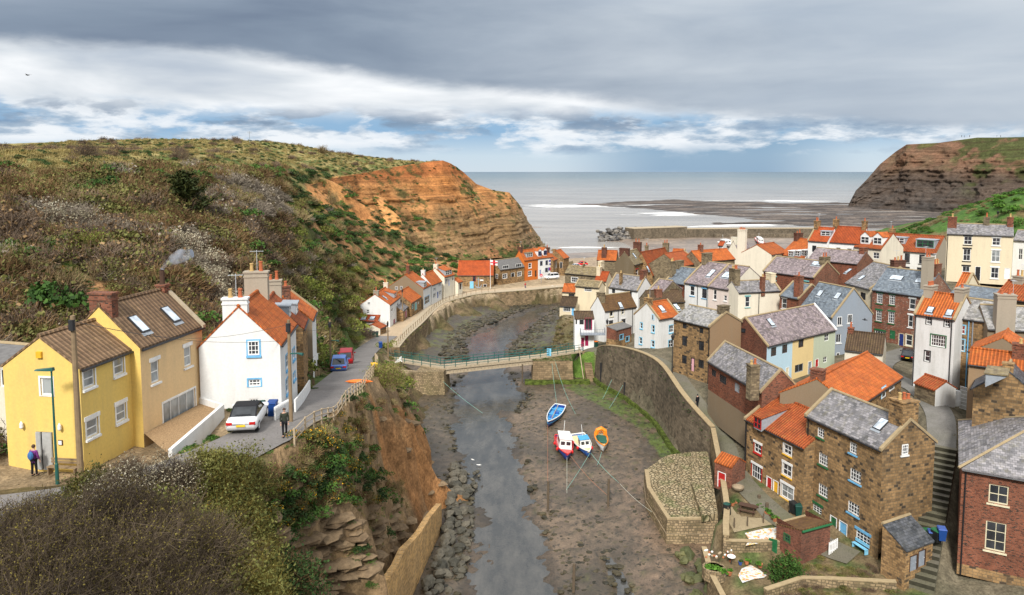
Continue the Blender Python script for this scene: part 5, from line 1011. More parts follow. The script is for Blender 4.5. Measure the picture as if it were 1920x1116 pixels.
def wallthing(name, label, cat, P, zt, zb, th, mat, batter=0, side=1, cope=None, cw=.12, ch=.14):
    P = [Vector((p[0], p[1], 0)) for p in P]; c = P[len(P)//2]; root = empty(name, (c.x, c.y, zb[len(P)//2]), label, cat)
    mb = MB(); wall_strip(mb, P, zt, zb, th, batter, side); mb.build('wall_face', mat, root)
    if cope:
        d0 = []; n = len(P)
        for i in range(n):
            d = P[min(i+1, n-1)]-P[max(i-1, 0)]; d.normalize(); d0.append(P[i]-Vector((-d.y, d.x, 0))*side*cw)
        cb = MB(); wall_strip(cb, d0, [z+ch for z in zt], [z+.004 for z in zt], th+2*cw, 0, side); cb.build('coping', cope, root)
    return root
sw = spl([(p.x, p.y, z) for p, z in SW], 5)
r_ = wallthing('seawall', 'tall curved dark stone seawall between the creek and the path', 'seawall', [(v.x+.45, v.y+.05) for v in sw], [v.z for v in sw], [-.6]*len(sw), .55, M['seawall'], .55, 1, M['coping'], .06, .12)
lb = MB(); wall_strip(lb, [Vector((v.x-.62, v.y-.1, 0)) for v in sw], [.75]*len(sw), [-.6]*len(sw), .9, .25, 1); lb.build('weed_ledge', M['weedstone'], r_)
for k, (i, hh) in enumerate(((4, 3.4), (9, 2.2), (12, 1.6))): sl_ = MB(); v = sw[i]; sl_.box((v.x+.02, v.y, .6+hh/2), .3, .22, hh); sl_.build('timber_fender', M['blackpaint'], r_)
# lane wall, bastion
lw = spl([(23.35,85.3,6.0),(22.8,82,5.5),(22.0,77,4.55),(20.6,70,3.95),(19.4,66,3.9),(18.8,63.8,3.8)], 4)
wallthing('garden_wall', 'long stone parapet wall beside the lane and above the cobbled bastion', 'wall', [(v.x, v.y) for v in lw], [v.z for v in lw], [-.6]*len(lw), .45, M['rubble'], .05, 1, M['coping'], .05, .1)
def px_poly(L, z): return [at_z(a, b, z) for a, b in L]
bt = px_poly([(1208.5,881.5),(1213,915),(1251,974),(1346,974),(1328,846),(1297,846),(1258,851),(1242,857)], 2.5); cen = sum(bt, Vector())/len(bt)
bb = [(p.x+(p.x-cen.x)*.045, p.y+(p.y-cen.y)*.03) for p in bt]; bb[3] = (bb[3][0]-.2, bb[3][1]); root = empty('bastion', (cen.x, cen.y, 0), 'angular stone bastion with a cobbled top jutting into the creek', 'bastion')
mb = MB(); mb.prism(bb, -.6, 2.42, [(p.x, p.y) for p in bt], cap=False); mb.build('wall_face', M['rubble'], root)
mb = MB(); mb.face([(p.x, p.y, 2.42) for p in bt]); mb.build('cobbled_top', M['cobbles'], root)
mb = MB(); P = [Vector((p.x, p.y, 0)) for p in bt[:4]][::-1]; wall_strip(mb, P, [2.6]*4, [2.425]*4, .45, 0, -1); mb.build('edge_stones', M['coping'], root)
ut = px_poly([(1296,848),(1327,845),(1346,962),(1316,966),(1297,905)], 3.1); mb = MB(); mb.prism([(p.x, p.y) for p in ut], 2.4, 3.05, cap=False); mb.face([(p.x, p.y, 3.05) for p in ut]); mb.build('upper_tier', [M['cobbles']], root)
wm = MB(); P = [Vector((q[0]*.35+p.x*.65, q[1]*.35+p.y*.65, 0)) for p, q in list(zip(bt, bb))[:4]]
mb = MB(); 
for a, b in zip(P, P[1:]): mb.tube([(a.x, a.y, 1.1), (b.x, b.y, 1.1)], .04, 5)
mb.build('lime_streak', M['palewood'], root)
# tan retaining wall of the promontory
rw = spl([(-7.6,72.2,2.9),(-8.95,60.8,4.8),(-10.2,52,5.6),(-11.8,40,6.6),(-12.4,30,7)], 4)
wallthing('retaining_wall', 'sloping tan stone retaining wall below the scrubby cliff', 'retaining wall', [(v.x, v.y) for v in rw], [v.z+.16*math.sin(i*1.7)+.14*math.sin(i*4.1) for i, v in enumerate(rw)], [-.8]*len(rw), .55, M['tanbrick'], .85, 1)
# quay wall
QT = [(-20.4,133),(-20.1,141),(-19.5,147.5),(-18.8,154),(-16.7,176.5),(-12.6,186),(-8.6,191.8),(-3.7,194.6),(4.6,198.4),(13.5,203.6),(20,205)]
q_ = spl([(a, b, 4.2) for a, b in QT], 5)
wallthing('quay_wall', 'curved rough stone quay wall along the far bank of the creek', 'quay wall', [(v.x, v.y) for v in q_], [4.28]*len(q_), [-.8]*len(q_), 2.5, M['quaystone'], .35, 1, M['concrete'], .05, .16)
# bridge
BP = [Vector((-20.6,125.2,4.3)), Vector((-11.4,120.1,4.25)), Vector((4.4,126.8,4.25)), Vector((12.1,131.0,4.35))]
root = empty('footbridge', (-3,123,4.2), 'long footbridge with green railings crossing the creek', 'bridge')
def along(P, w, z0, z1, mb, off=0):
    n = len(P); N_ = []
    for i in range(n):
        d = P[min(i+1,n-1)]-P[max(i-1,0)]; d.z = 0; d.normalize(); N_.append(Vector((-d.y, d.x, 0)))
    rings = []
    for p, nn in zip(P, N_):
        a, b = p+nn*(off-w/2), p+nn*(off+w/2); rings.append([Vector((a.x,a.y,p.z+z0)), Vector((b.x,b.y,p.z+z0)), Vector((b.x,b.y,p.z+z1)), Vector((a.x,a.y,p.z+z1))])
    mb.loft(rings, smooth=False)
    return N_
mb = MB(); along(BP, 2.0, -.28, 0, mb); mb.build('deck', M['concrete'], root)
gb = MB()
for s in (-.8, .8): along(BP[1:3], .22, -1.05, -.29, gb, s)
for s in (-.93,):
    along(BP[1:3], .34, -1.12, -1.0, gb, s); along(BP[1:3], .34, -.42, -.30, gb, s)
    d = (BP[2]-BP[1]); L_ = d.length; d.normalize(); nn = Vector((-d.y, d.x, 0))
    for k in range(28): p = BP[1]+d*(L_*(k+.5)/28)+nn*s; gb.box((p.x, p.y, 3.54), .07, .16, .62, d, nn)
gb.build('girder', M['concrete'], root)
for s in (-.95, .95):
    rl = MB(); pts = []
    for i in range(3):
        d = BP[i+1]-BP[i]; nn = Vector((-d.y, d.x, 0)).normalized(); m_ = max(2, int(d.length/1.75))
        for k in range(m_): pts.append(BP[i]+d*(k/m_)+nn*s)
    pts.append(BP[3]+nn*s)
    for p in pts: rl.tube([p-ZV*.1, p+ZV*1.18], .06, 5)
    for h in (.28, .7, 1.12): rl.tube([p+ZV*h for p in pts], .045, 5)
    rl.build('railing', M['tealpaint'], root)
mb = MB(); p = BP[2].lerp(BP[3], .22); mb.box((p.x+.3, p.y-.9, 4.9), .75, .06, 1.3); tag(mb.build('banner', M['skyblue']), 'bright blue cover tied to the bridge railing', 'cover')
def block(name, label, cat, poly, z0, z1, mat, top=None, batter=.06):
    c = sum((Vector((p[0], p[1], 0)) for p in poly), Vector())/len(poly); root = empty(name, (c.x, c.y, z0), label, cat)
    base = [(p[0]+(p[0]-c.x)*batter, p[1]+(p[1]-c.y)*batter) for p in poly]; mb = MB(); mb.prism(base, z0, z1, poly, cap=False); mb.build('wall_face', mat, root)
    mb = MB(); mb.face([(p[0], p[1], z1) for p in poly]); mb.build('top', top or mat, root); return root
block('bridge_abutment', 'weathered sandstone abutment carrying the bridge beside the grass bank', 'abutment', [(3.6,124.4),(10.3,124.6),(10.4,131.5),(3.6,131)], -.6, 3.95, M['quaystone'], plain('abutment_turf', (.11,.10,.045), .95, .1, 0, .5, 2))
block('bridge_abutment', 'rough stone abutment carrying the bridge beside the upturned dinghy', 'abutment', [(-15.6,117.2),(-11.0,117.8),(-10.5,121.6),(-14.6,124)], -.6, 3.98, M['rubble'], batter=.12)
mb = MB(); P = [Vector(p) for p in ((2.2,123.2,0),(9.8,123.4,0),(13.2,123.4,0))]; wall_strip(mb, P, [.75]*3, [-.5]*3, 1.6, .3, 1); tag(mb.build('stone_ledge', M['weedstone']), 'low weed covered stone ledge at the foot of the abutment', 'ledge')
# steps beside the seawall
def steps(name, label, a, b, w, n, mat, edge=None):
    a, b = Vector(a), Vector(b); d = b-a; rise = d.z/n; dh = Vector((d.x, d.y, 0)); run = dh.length/n; dh.normalize(); nn = Vector((-dh.y, dh.x, 0)); root = empty(name, a, label, 'steps')
    mb = MB(); eb_ = MB()
    for k in range(n):
        c = a+dh*(run*(k+.5)); top = a.z+rise*(k+1); mb.box((c.x, c.y, (top+min(a.z, b.z)-.5)/2), run-.004, w, top-min(a.z, b.z)+.5, dh, nn)
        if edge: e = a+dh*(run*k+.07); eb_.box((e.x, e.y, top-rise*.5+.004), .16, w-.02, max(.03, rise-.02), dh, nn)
    mb.build('step_treads', mat, root)
    if edge: eb_.build('step_risers', edge, root)
    return root
st = steps('stone_steps', 'flight of stone steps down to the creek beside the curved seawall', (13.5,124.8,.2), (13.1,130.4,4.3), 1.3, 16, M['quaystone'])
hb = MB(); hb.tube([(12.2,124.9,.9),(11.9,130.6,5.0)], .08, 6); hb.tube([(12.2,124.9,0),(12.2,124.9,.9)], .07, 6); hb.tube([(11.9,130.6,4),(11.9,130.6,5)], .07, 6); hb.build('handrail', M['palewood'], st)
steps('lane_steps', 'long mossy stepped lane rising between the sandstone house and the brick building', STEPS[0], STEPS[1], 2.6, 22, M['pathpave'], M['weedstone'] if False else plain('dark_riser_stone', (.05,.047,.032), .9, .1))  # risers get a darker stone colour than the treads
for i, (px, py) in enumerate(((1124,675),(1123,686))):
    lb = MB(); p = at_z(px, py, 3.2-i*.9); lb.tube([p+Vector((.32*math.cos(a), -.1, .32*math.sin(a))) for a in [k*math.pi/6 for k in range(13)]], .09, 6, caps=False); o = lb.build('lifebuoy', M['orange']); tag(o, ('upper' if i == 0 else 'lower')+' orange lifebuoy hanging at the top of the seawall steps', 'lifebuoy')
# harbour pier
r_ = wallthing('harbour_pier', 'stone pier head of the harbour breakwater', 'pier', [(64,391),(95,404)], [6.0,6.0], [-1,-1], 9, M['seawall'], .6, 1, M['concrete'], .2, .25)
wallthing('harbour_wall', 'long low harbour wall running behind the pier head', 'harbour wall', [(95.5,407),(130,411),(172,414)], [4.6,4.5,4.4], [-1]*3, 3, M['seawall'], .3, 1, M['concrete'], .1, .5)
wallthing('harbour_wall', 'inner harbour wall close to the white row of houses', 'harbour wall', [(110,404),(176,408)], [2.2,2.2], [-1]*2, 2, M['seawall'], .3, 1)
rockm = []
for k in range(6):
    bm_ = MB(); rr = random.Random(k); rings = []
    for j in range(5):
        a = -1.3+2.6*j/4; rings.append([Vector((math.cos(a)*math.cos(t)*(1+rr.uniform(-.25,.25)), math.cos(a)*math.sin(t)*(.8+rr.uniform(-.2,.2)), math.sin(a)*.7+rr.uniform(-.1,.1))) for t in [2*math.pi*i/7 for i in range(7)]])
    bm_.loft(rings, smooth=False); rockm.append(bm_)
def rockmat(name, c, c2, wet=.7):
    m, t, b = newmat(name); setb(b, wet, .35); p = wpos(t); rnd = objrand(t)
    col = t.mix(rnd, c, c2); col = t.mix(1, col, t.ramp(t.noise(p, 2.5, 5, .7), [(.3, .6), (.7, 1.3)]), 'MULTIPLY'); t.L(col, b.inputs['Base Color']); bump(t, b, t.noise(p, 6, 4), .6, .05); return m
M['armour'] = rockmat('armour_rock', (.045,.045,.05), (.24,.215,.18)); M['boulder'] = rockmat('boulder_rock', (.05,.047,.034), (.125,.11,.08)); M['weedrock'] = rockmat('weedy_rock', (.05,.06,.02), (.13,.125,.05))
def rocks(name, label, cat, group, spots, mat):
    protos = []
    for i, (x, y, z, s) in enumerate(spots):
        if len(protos) < 6:
            o = rockm[i % 6].build(name, mat); protos.append(o)
        else: o = protos[i % 6].copy(); COL.objects.link(o)
        o.location = (x, y, z); o.rotation_euler = (random.uniform(-.5,.5), random.uniform(-.5,.5), random.uniform(0, 6.28)); o.scale = (s, s, s*random.uniform(.7, 1)); tag(o, label, cat, group)
spots = []
while len(spots) < 230:
    t = random.random(); u = random.random(); x = 46+t*46; y = 388+t*13+u*16; hh = 6.2*min(1, t*5+.2)*min(1, (.15+u*1.8)) if y < 400+t*10 else 5
    if t < .42 or u > .5: spots.append((x, y, hh*random.uniform(.5,1)-.3, random.uniform(.8,1.7)))
rocks('armour_rock', 'angular armour rock heaped at the end of the harbour breakwater', 'rock', 'armour rocks of the breakwater', spots, M['armour'])
spots = []
bn = spl([(-6.4,86,0),(-6.3,80,0),(-6.0,73,0),(-6.2,68,0),(-7.0,60,0),(-8.2,52,0)], 6)
for k in range(190):
    t = random.random(); p = bn[min(len(bn)-1, int(t*len(bn)))]; u = random.random(); s = random.uniform(.25, .8)*(1.1-u*.5); spots.append((p.x+u*3.0+random.uniform(-.2,.2)-.6, p.y+random.uniform(-.8,.8), .15+s*.35+max(0, .5-u)*.9, s))
rocks('boulder', 'grey brown boulder heaped along the water below the tan retaining wall', 'boulder', 'boulders below the retaining wall', spots, M['boulder'])
spots = [(random.uniform(15.2,17.6), random.uniform(52,67), random.uniform(.1,.7), random.uniform(.3,.85)) for k in range(42)]
rocks('mossy_boulder', 'mossy boulder on the shore between the bastion and the lower garden', 'boulder', 'mossy boulders by the garden', spots, M['weedrock'])
# gardens below the sandstone house
wallthing('garden_wall', 'low stone wall with pale stones around the mosaic garden', 'wall', [(17.0,64.2),(16.5,60),(16.6,55),(16.9,50)], [2.5,2.45,2.4,2.4], [-.6]*4, .4, M['rubble'], .05, 1, M['coping'], .03, .08)
wallthing('garden_wall', 'stepped stone wall between the mosaic garden and the picnic patio', 'wall', [(18.8,63.7),(19.6,63.4),(22.2,63.3),(23.9,63.6)], [3.3,3.4,3.4,3.3], [1.2]*4, .4, M['rubble'], 0, 1, M['coping'], .03, .08)
wallthing('garden_wall', 'low stone wall at the bottom edge of the frame below the bushy garden', 'wall', [(20.4,57.0),(23.8,58.4),(25.6,57.6),(30.4,56.4)], [2.6,2.8,3.2,3.6], [1]*4, .4, M['rubble'], 0, 1, M['coping'], .03, .08)
def flatpoly(name, pts, mat, kind='structure', dz=.0):
    mb = MB(); mb.face([Vector((p[0], p[1], p[2]+dz)) for p in pts]); return tag(mb.build(name, mat), kind=kind)
pat = [at_z(*K('I', a, b), 3.34) for a, b in [(125,560),(300,470),(440,560),(500,640),(360,665),(200,700)]]
flatpoly('patio_paving', pat, M['slabs'] if False else roadmat('patio_stone', (.36,.29,.18), (.28,.22,.13)))
def mosaicmat():
    m, t, b = newmat('mosaic'); setb(b, .6, .3); p = wpos(t); v = t.N('ShaderNodeTexVoronoi'); v.inputs['Scale'].default_value = 6; t.L(p, v.inputs['Vector']); s2 = t.N('ShaderNodeSeparateColor'); t.L(v.outputs['Color'], s2.inputs[0])
    swl = t.ramp(t.noise(p, .9, 3, .5, 2.5), [(.44, 0), (.5, 1)])
    col = t.mix(swl, t.ramp(s2.outputs[0], [(0,(.65,.62,.55)),(.5,(.6,.6,.58)),(.75,(.5,.53,.56)),(.9,(.3,.4,.5)),(1,(.5,.2,.1))], 'CONSTANT'), t.ramp(s2.outputs[1], [(0,(.62,.6,.55)),(.4,(.55,.25,.08)),(.6,(.6,.4,.08)),(.8,(.5,.5,.48))], 'CONSTANT'))
    t.L(col, b.inputs['Base Color']); return m
M['mosaic'] = mosaicmat()
flatpoly('mosaic_paving', [at_z(*K('I', a, b), 1.98) for a, b in [(225,985),(250,940),(310,915),(370,950),(415,985),(400,1000),(330,1010),(255,1035)]], M['mosaic'])
flatpoly('mosaic_path', [at_z(*K('I', a, b), 3.36) for a, b in [(270,705),(400,675),(478,668),(480,745),(380,770),(275,790),(300,750)]], M['mosaic'])
house('small red brick outhouse with a mossy tiled lean-to roof and green eave board', 'I', (645,692), (838,640), (480,652), 61.4, zb=1.6, pitch=None, mono=True, wall='brick_garden', roof='mossbrown', key='OH', win=[('g',533,707,567,772,'gg22')], cat='outhouse', name='outhouse', gutter=False, ov=.1)
hs = HS['OH']; mb = MB(); g0, g1 = hs['E1']-hs['n']*.14, hs['E2']-hs['n']*.14; mb.tube([g0-ZV*.02, g1-ZV*.02], .11, 6); mb.build('eave_board', M['greenpaint'], bpy.data.objects['outhouse'])
house('tiny brick shed with a bright red door and an orange tiled roof', 'I', (184,276), (72,234), (45,150), 73.6, zb=3.2, pitch=32, half=1.15, wall='brick_garden', roof='orange', doors=[('f',90,290,144,418,'r')], cat='shed', name='shed', gutter=False, ov=.08, ridge=False)
house('small stone lean-to with a dark slate roof and grey double doors', 'J', (308,860), (468,800), (172,705), 57.2, zb=1.8, pitch=None, wall='stone_small', roof='darkslate', mono=True, key='SH', doors=[('f',330,868,376,985,'k|n'),('f',380,838,424,958,'k|n')], cat='shed', name='shed', gutter=False, ov=.12)
house('ruinous stone outhouse with a broken red tiled roof beside the tall white house', 'H', (722,640), (578,588), (600,552), 77, zb=11, pitch=30, half=1.3, wall='stone_grey', wallg='oldwhite', roof='oldorange', cat='outhouse', name='outhouse', gutter=False, coping='wood')
house('roofless brick and stone outhouse with two blue windows by the path', 'D', (538,878), (655,846), (545,862), 127, zb=4.8, pitch=12, mono=True, half=2.0, wall='brick_garden', roof='felt', low=(7.0,'stone_small'), win=[('f',567,903,592,949,'ss11'),('f',612,918,636,963,'ss11')], cat='outhouse', name='outhouse', gutter=False)
bw = house('white balcony annexe with maroon doors over the creek bank', 'D', (230,790), (375,790), (262,748), 131, zb=4.2, pitch=18, mono=True, half=2.4, wall='white', roof='darkbrown', win=[('f',265,797,297,832,'-d11'),('f',306,785,356,872,'mm21'),('f',236,792,247,830,'-d11')], doors=[('f',277,930,300,998,'m|m'),('f',307,908,331,992,'m|m')], cat='annexe', name='annexe', gutter=False, key='BA')
hs = HS['BA']; bl = MB(); z0 = hs['z']-2.55; A_ = hs['E1']; bl.box((A_+hs['a']*3.1-hs['n']*.75).to_tuple()[:2]+(z0,), 4.4, 1.5, .16, hs['a'], hs['n']); bl.build('balcony_floor', M['greypaint'], bw)
rl = MB()
c0 = A_+hs['a']*.95; c1 = A_+hs['a']*5.25
ring = [c0, c0-hs['n']*1.45, c1-hs['n']*1.45, c1]
for h in (.5, 1.0): rl.tube([Vector((p.x, p.y, z0+h)) for p in ring], .03, 5)
for a, b in zip(ring, ring[1:]):
    m_ = max(2, int((b-a).length/.45))
    for k in range(m_+1): p = a.lerp(b, k/m_); rl.tube([(p.x, p.y, z0), (p.x, p.y, z0+1.0)], .022, 4)
rl.build('balcony_railing', M['greypaint'], bw)
wallthing('terrace_wall', 'white terrace retaining wall below the cream terrace house', 'wall', [at_y(*K('F', a, 550), 124)[:2] for a in (975, 1175)], [16.4]*2, [11]*2, .6, WALL['white'], 0, 1, M['concrete'], .1, .15)
wallthing('white_garden_wall', 'white garden wall with hanging baskets beside the stepped lane', 'wall', [at_z(*K('N7', a, b), 10.0)[:2] for a, b in ((572,660),(775,712))], [12.0,12.0], [9]*2, .25, WALL['white'], 0, 1)
wallthing('curved_garden_wall', 'curved rubble garden wall along the slabbed lane', 'wall', [at_z(*K('N7', a, b), 10.3)[:2] for a, b in ((585,650),(600,745),(690,845),(800,945))], [11.2,11.2,10.9,10.6], [8.5]*4, .3, M['rubble'], 0, 1, M['coping'], .03, .08)
# terrace before the peach house
t2 = HS['L2']; a_, n_ = t2['a'], t2['n']; E = t2['E1']
w0 = Vector((-18.75,40.0,0)); w1 = Vector((-18.95,48.0,0)); w2 = E+a_*6.1-n_*.05
wallthing('terrace_wall', 'white rendered terrace wall in front of the peach house', 'wall', [(w0.x, w0.y), (w1.x, w1.y), (w2.x, w2.y)], [20.75,20.75,20.75], [18.6]*3, .22, WALL['white'], 0, 1)
flatpoly('terrace_gravel', [Vector((p.x, p.y, 20.35)) for p in (w0+n_*.1, w1+n_*.1-a_*.1, w2-a_*.1, E-n_*.05)], plain('terrace_gravel', (.33,.22,.12), .95, .1, 0, .25, 12, .3))
# ---------------------------------------------------------------- vegetation
def leafmat(name, c1, c2, c3=None, tipmix=.0, rough=.75):
    m, t, b = newmat(name); setb(b, rough, .2)
    g = t.N('ShaderNodeNewGeometry'); isl = g.outputs['Random Per Island']; orr = objrand(t)
    f = t.mathn('ADD', t.mathn('MULTIPLY', isl, .55), t.mathn('MULTIPLY', orr, .45))
    st = [(.15, c1), (.8, c2)] if c3 is None else [(.1, c1), (.5, c2), (.9, c3)]
    col = t.ramp(f, st); col = t.mix(1, col, t.ramp(t.noise(g.outputs['Position'], .16, 4, .6), [(.3, .65), (.7, 1.35)]), 'MULTIPLY')
    t.L(col, b.inputs['Base Color']); return m
V_ = {k: leafmat('foliage_'+k, *c) for k, c in {
 'twig_purple': ((.07,.05,.034),(.16,.112,.076),(.25,.185,.13)), 'twig_brown': ((.095,.057,.025),(.20,.12,.054),(.30,.20,.095)), 'twig_grey': ((.10,.08,.06),(.20,.165,.125),(.30,.26,.20)), 'twig_tan': ((.14,.10,.045),(.25,.185,.09),(.35,.27,.14)),
 'olive': ((.05,.056,.014),(.118,.12,.03),(.19,.18,.055)), 'olive_bright': ((.06,.076,.010),(.14,.165,.026),(.23,.24,.055)), 'dark': ((.014,.030,.008),(.036,.07,.017),(.065,.115,.03)), 'green': ((.018,.045,.008),(.05,.11,.018),(.085,.16,.03)), 'bright': ((.03,.085,.010),(.075,.18,.02),(.13,.25,.04)),
 'blossom': ((.22,.185,.115),(.36,.32,.22),(.48,.44,.33)), 'straw': ((.16,.12,.04),(.30,.235,.085),(.42,.34,.15)), 'gorse_flower': ((.45,.18,.005),(.62,.30,.01),(.7,.4,.02)), 'conifer': ((.008,.016,.005),(.028,.042,.010),(.065,.07,.018)), 'lichen_twig': ((.06,.046,.010),(.135,.105,.022),(.20,.165,.035))}.items()}
def quadset(P, U, W):      # numpy arrays of centres and half axes -> verts, faces
    n = len(P); v = np.stack([P-U-W, P+U-W, P+U+W, P-U+W], 1).reshape(-1, 3); f = np.arange(n*4).reshape(n, 4); return v, f
def rmesh(name, parts, mats):
    v = np.concatenate([p[0] for p in parts]); off = 0; F = []; mi = []
    for k, p in enumerate(parts): F.append(p[1]+off); off += len(p[0]); mi += [p[2]]*len(p[1])
    F = np.concatenate(F); me = bpy.data.meshes.new(name); me.vertices.add(len(v)); me.vertices.foreach_set('co', v.astype(np.float32).ravel()); me.loops.add(F.size); me.loops.foreach_set('vertex_index', F.ravel().astype(np.int32))
    me.polygons.add(len(F)); me.polygons.foreach_set('loop_start', np.arange(0, F.size, 4, dtype=np.int32)); me.polygons.foreach_set('material_index', np.array(mi, dtype=np.int32))
    for m in mats: me.materials.append(m)
    me.update(); me.validate(); return me
def unit(a): return a/np.maximum(np.linalg.norm(a, axis=-1, keepdims=True), 1e-9)
def leaves_in(rg, n, lobes, size, shell=.35, flat=.0):
    """leaf quads through the volume of several lobes (centre, radii)"""
    k = rg.integers(0, len(lobes), n); C = np.array([l[0] for l in lobes])[k]; Rr = np.array([l[1] for l in lobes])[k]
    d = unit(rg.normal(size=(n, 3))); d[:,2] = np.abs(d[:,2])*.9-.12; r = (1-shell*rg.random((n, 1))**1.5); P = C+d*Rr*r
    nn = unit(d+rg.normal(size=(n, 3))*.8); u = unit(np.cross(nn, rg.normal(size=(n, 3)))); w = np.cross(nn, u); s = size*(.6+.8*rg.random((n, 1)))
    v, f = quadset(P, u*s*.5, w*s*.32); return v, f
def twigs_in(rg, n, rad, hgt, wid, lean=(.25,.1), seg=3, spread=.35, up=.55):
    """bent twigs rising from the base of a dome"""
    base = np.concatenate([rg.normal(size=(n, 2))*rad*spread, np.zeros((n, 1))], 1); th = rg.random(n)*6.283; el = np.arcsin(np.clip(rg.random(n)**up, 0, 1))
    d = np.stack([np.cos(th)*np.cos(el)*rad, np.sin(th)*np.cos(el)*rad, np.sin(el)*hgt], 1); L = .55+.5*rg.random((n, 1)); tip = base*.6+d*L+np.array([lean[0], lean[1], 0])*hgt*.4*L
    st = base*.9+(tip-base)*(.15+.5*rg.random((n, 1))); st[:,2] = np.maximum(st[:,2], .02)
    side = unit(np.cross(tip-st, rg.normal(size=(n, 3)))); V = []; F = []
    mid = (st+tip)/2+rg.normal(size=(n, 3))*.06*rad
    ws = wid*(.6+.8*rg.random((n, 1)))
    pts = [(st, ws), (mid, ws*.75), (tip, ws*.35)]
    for (a, wa), (b, wb) in zip(pts, pts[1:]): V.append(np.stack([a-side*wa, a+side*wa, b+side*wb, b-side*wb], 1).reshape(-1, 3))
    v = np.concatenate(V); return v, np.arange(len(v)).reshape(-1, 4), tip
def lobes(rg, k, r=1.0, flat=.75):
    return [(np.array([rg.normal()*.38*r, rg.normal()*.38*r, .15*r+rg.random()*.25*r]), np.array([r*(.5+.3*rg.random()), r*(.5+.3*rg.random()), r*flat*(.5+.3*rg.random())])) for _ in range(k)]
def P_twig(seed, mats, n=420, wid=.012, leaf=60, hgt=.95, lsize=.05):
    rg = np.random.default_rng(seed); v, f, tip = twigs_in(rg, n, 1.0, hgt, wid); parts = [(v, f, 0)]
    if leaf:
        P = tip[rg.integers(0, n, leaf)]+rg.normal(size=(leaf, 3))*.05; u = unit(rg.normal(size=(leaf, 3))); w = unit(np.cross(u, rg.normal(size=(leaf, 3)))); s = lsize*(.6+.8*rg.random((leaf, 1))); v2, f2 = quadset(P, u*s, w*s*.7); parts.append((v2, f2, 1))
    return rmesh('shrub', parts, mats)
def P_leaf(seed, mats, n=420, size=.14, k=5, flat=.75, tw=60):
    rg = np.random.default_rng(seed); v, f = leaves_in(rg, n, lobes(rg, k, 1.0, flat), size); parts = [(v, f, 0)]
    if tw: v2, f2, _ = twigs_in(rg, tw, 1.0, .9, .012); parts.append((v2, f2, 1))
    return rmesh('shrub', parts, mats)
def P_grass(seed, mats, n=70, hgt=.6):
    rg = np.random.default_rng(seed); v, f, _ = twigs_in(rg, n, .55, hgt, .018, lean=(.5,.15), spread=.5, up=.4); return rmesh('tuft', [(v, f, 0)], mats)
PROTO = bpy.data.collections.new('plant_sources')
def scatter(name, meshes, pts, kindlabel=None):
    """stuff: one object whose node tree repeats a few plants over the given points (x, y, z, scale, zscale)"""
    if not pts: return
    col = bpy.data.collections.new(name+'_plants')
    for i, me in enumerate(meshes): col.objects.link(bpy.data.objects.new(name+'_plant', me))
    A = np.array(pts, np.float32); n = len(A); me = bpy.data.meshes.new(name); me.vertices.add(n); me.vertices.foreach_set('co', A[:,:3].ravel())
    sc = np.stack([A[:,3], A[:,3], A[:,3]*A[:,4]], 1); a = me.attributes.new('psc', 'FLOAT_VECTOR', 'POINT'); a.data.foreach_set('vector', sc.ravel())
    ro = np.zeros((n, 3), np.float32); ro[:,2] = np.random.default_rng(n).random(n)*1.6-.8; ro[:,0] = A[:,5]; ro[:,1] = A[:,6]; a = me.attributes.new('prot', 'FLOAT_VECTOR', 'POINT'); a.data.foreach_set('vector', ro.ravel())
    me.update(); o = bpy.data.objects.new(name, me); COL.objects.link(o)
    ng = bpy.data.node_groups.new(name+'_nodes', 'GeometryNodeTree'); ng.interface.new_socket('Geometry', in_out='INPUT', socket_type='NodeSocketGeometry'); ng.interface.new_socket('Geometry', in_out='OUTPUT', socket_type='NodeSocketGeometry')
    N = ng.nodes; gi = N.new('NodeGroupInput'); go = N.new('NodeGroupOutput'); ip = N.new('GeometryNodeInstanceOnPoints'); ci = N.new('GeometryNodeCollectionInfo'); ci.inputs['Collection'].default_value = col; ci.inputs['Separate Children'].default_value = True; ci.inputs['Reset Children'].default_value = True
    a1 = N.new('GeometryNodeInputNamedAttribute'); a1.data_type = 'FLOAT_VECTOR'; a1.inputs[0].default_value = 'psc'; a2 = N.new('GeometryNodeInputNamedAttribute'); a2.data_type = 'FLOAT_VECTOR'; a2.inputs[0].default_value = 'prot'
    ip.inputs['Pick Instance'].default_value = True; rv = N.new('FunctionNodeRandomValue'); rv.data_type = 'INT'; rv.inputs[4].default_value = 0; rv.inputs[5].default_value = len(meshes)-1
    L = ng.links; L.new(gi.outputs[0], ip.inputs['Points']); L.new(ci.outputs[0], ip.inputs['Instance']); L.new(a1.outputs[0], ip.inputs['Scale'])
    er = N.new('FunctionNodeEulerToRotation'); L.new(a2.outputs[0], er.inputs[0]); L.new(er.outputs[0], ip.inputs['Rotation']); L.new(rv.outputs[2], ip.inputs['Instance Index']); L.new(ip.outputs[0], go.inputs[0])
    md = o.modifiers.new('plants', 'NODES'); md.node_group = ng
    return tag(o, kind='stuff')
def free(x, y, m=.4):
    for A, a, n, L, W in FP:
        d = Vector((x-A.x, y-A.y, 0)); s = d.dot(a); t = d.dot(n)
        if -m < s < L+m and -m < t < W+m: return False
    return True
ROADS2 = spl(ROADC, 6)
def onroad(x, y, w=2.3): return any(abs(c.y-y) < w+2 and math.hypot(x-c.x, y-c.y) < w for c in ROADS2)
rs = random.Random(11); S = {k: [] for k in ('purple_scrub','brown_scrub','grey_scrub','tan_scrub','olive_scrub','yellow_green_scrub','dark_gorse','blossom_thicket','green_undergrowth','dry_grass','green_grass','flowering_gorse','bright_scrub')}
def put(kind, x, y, s, zs=1.0, z=None, dz=-.05): S[kind].append((x, y, (LAND.z(x, y) if z is None else z)+dz, s, zs, rs.uniform(-.12,.12), rs.uniform(-.05,.2)))
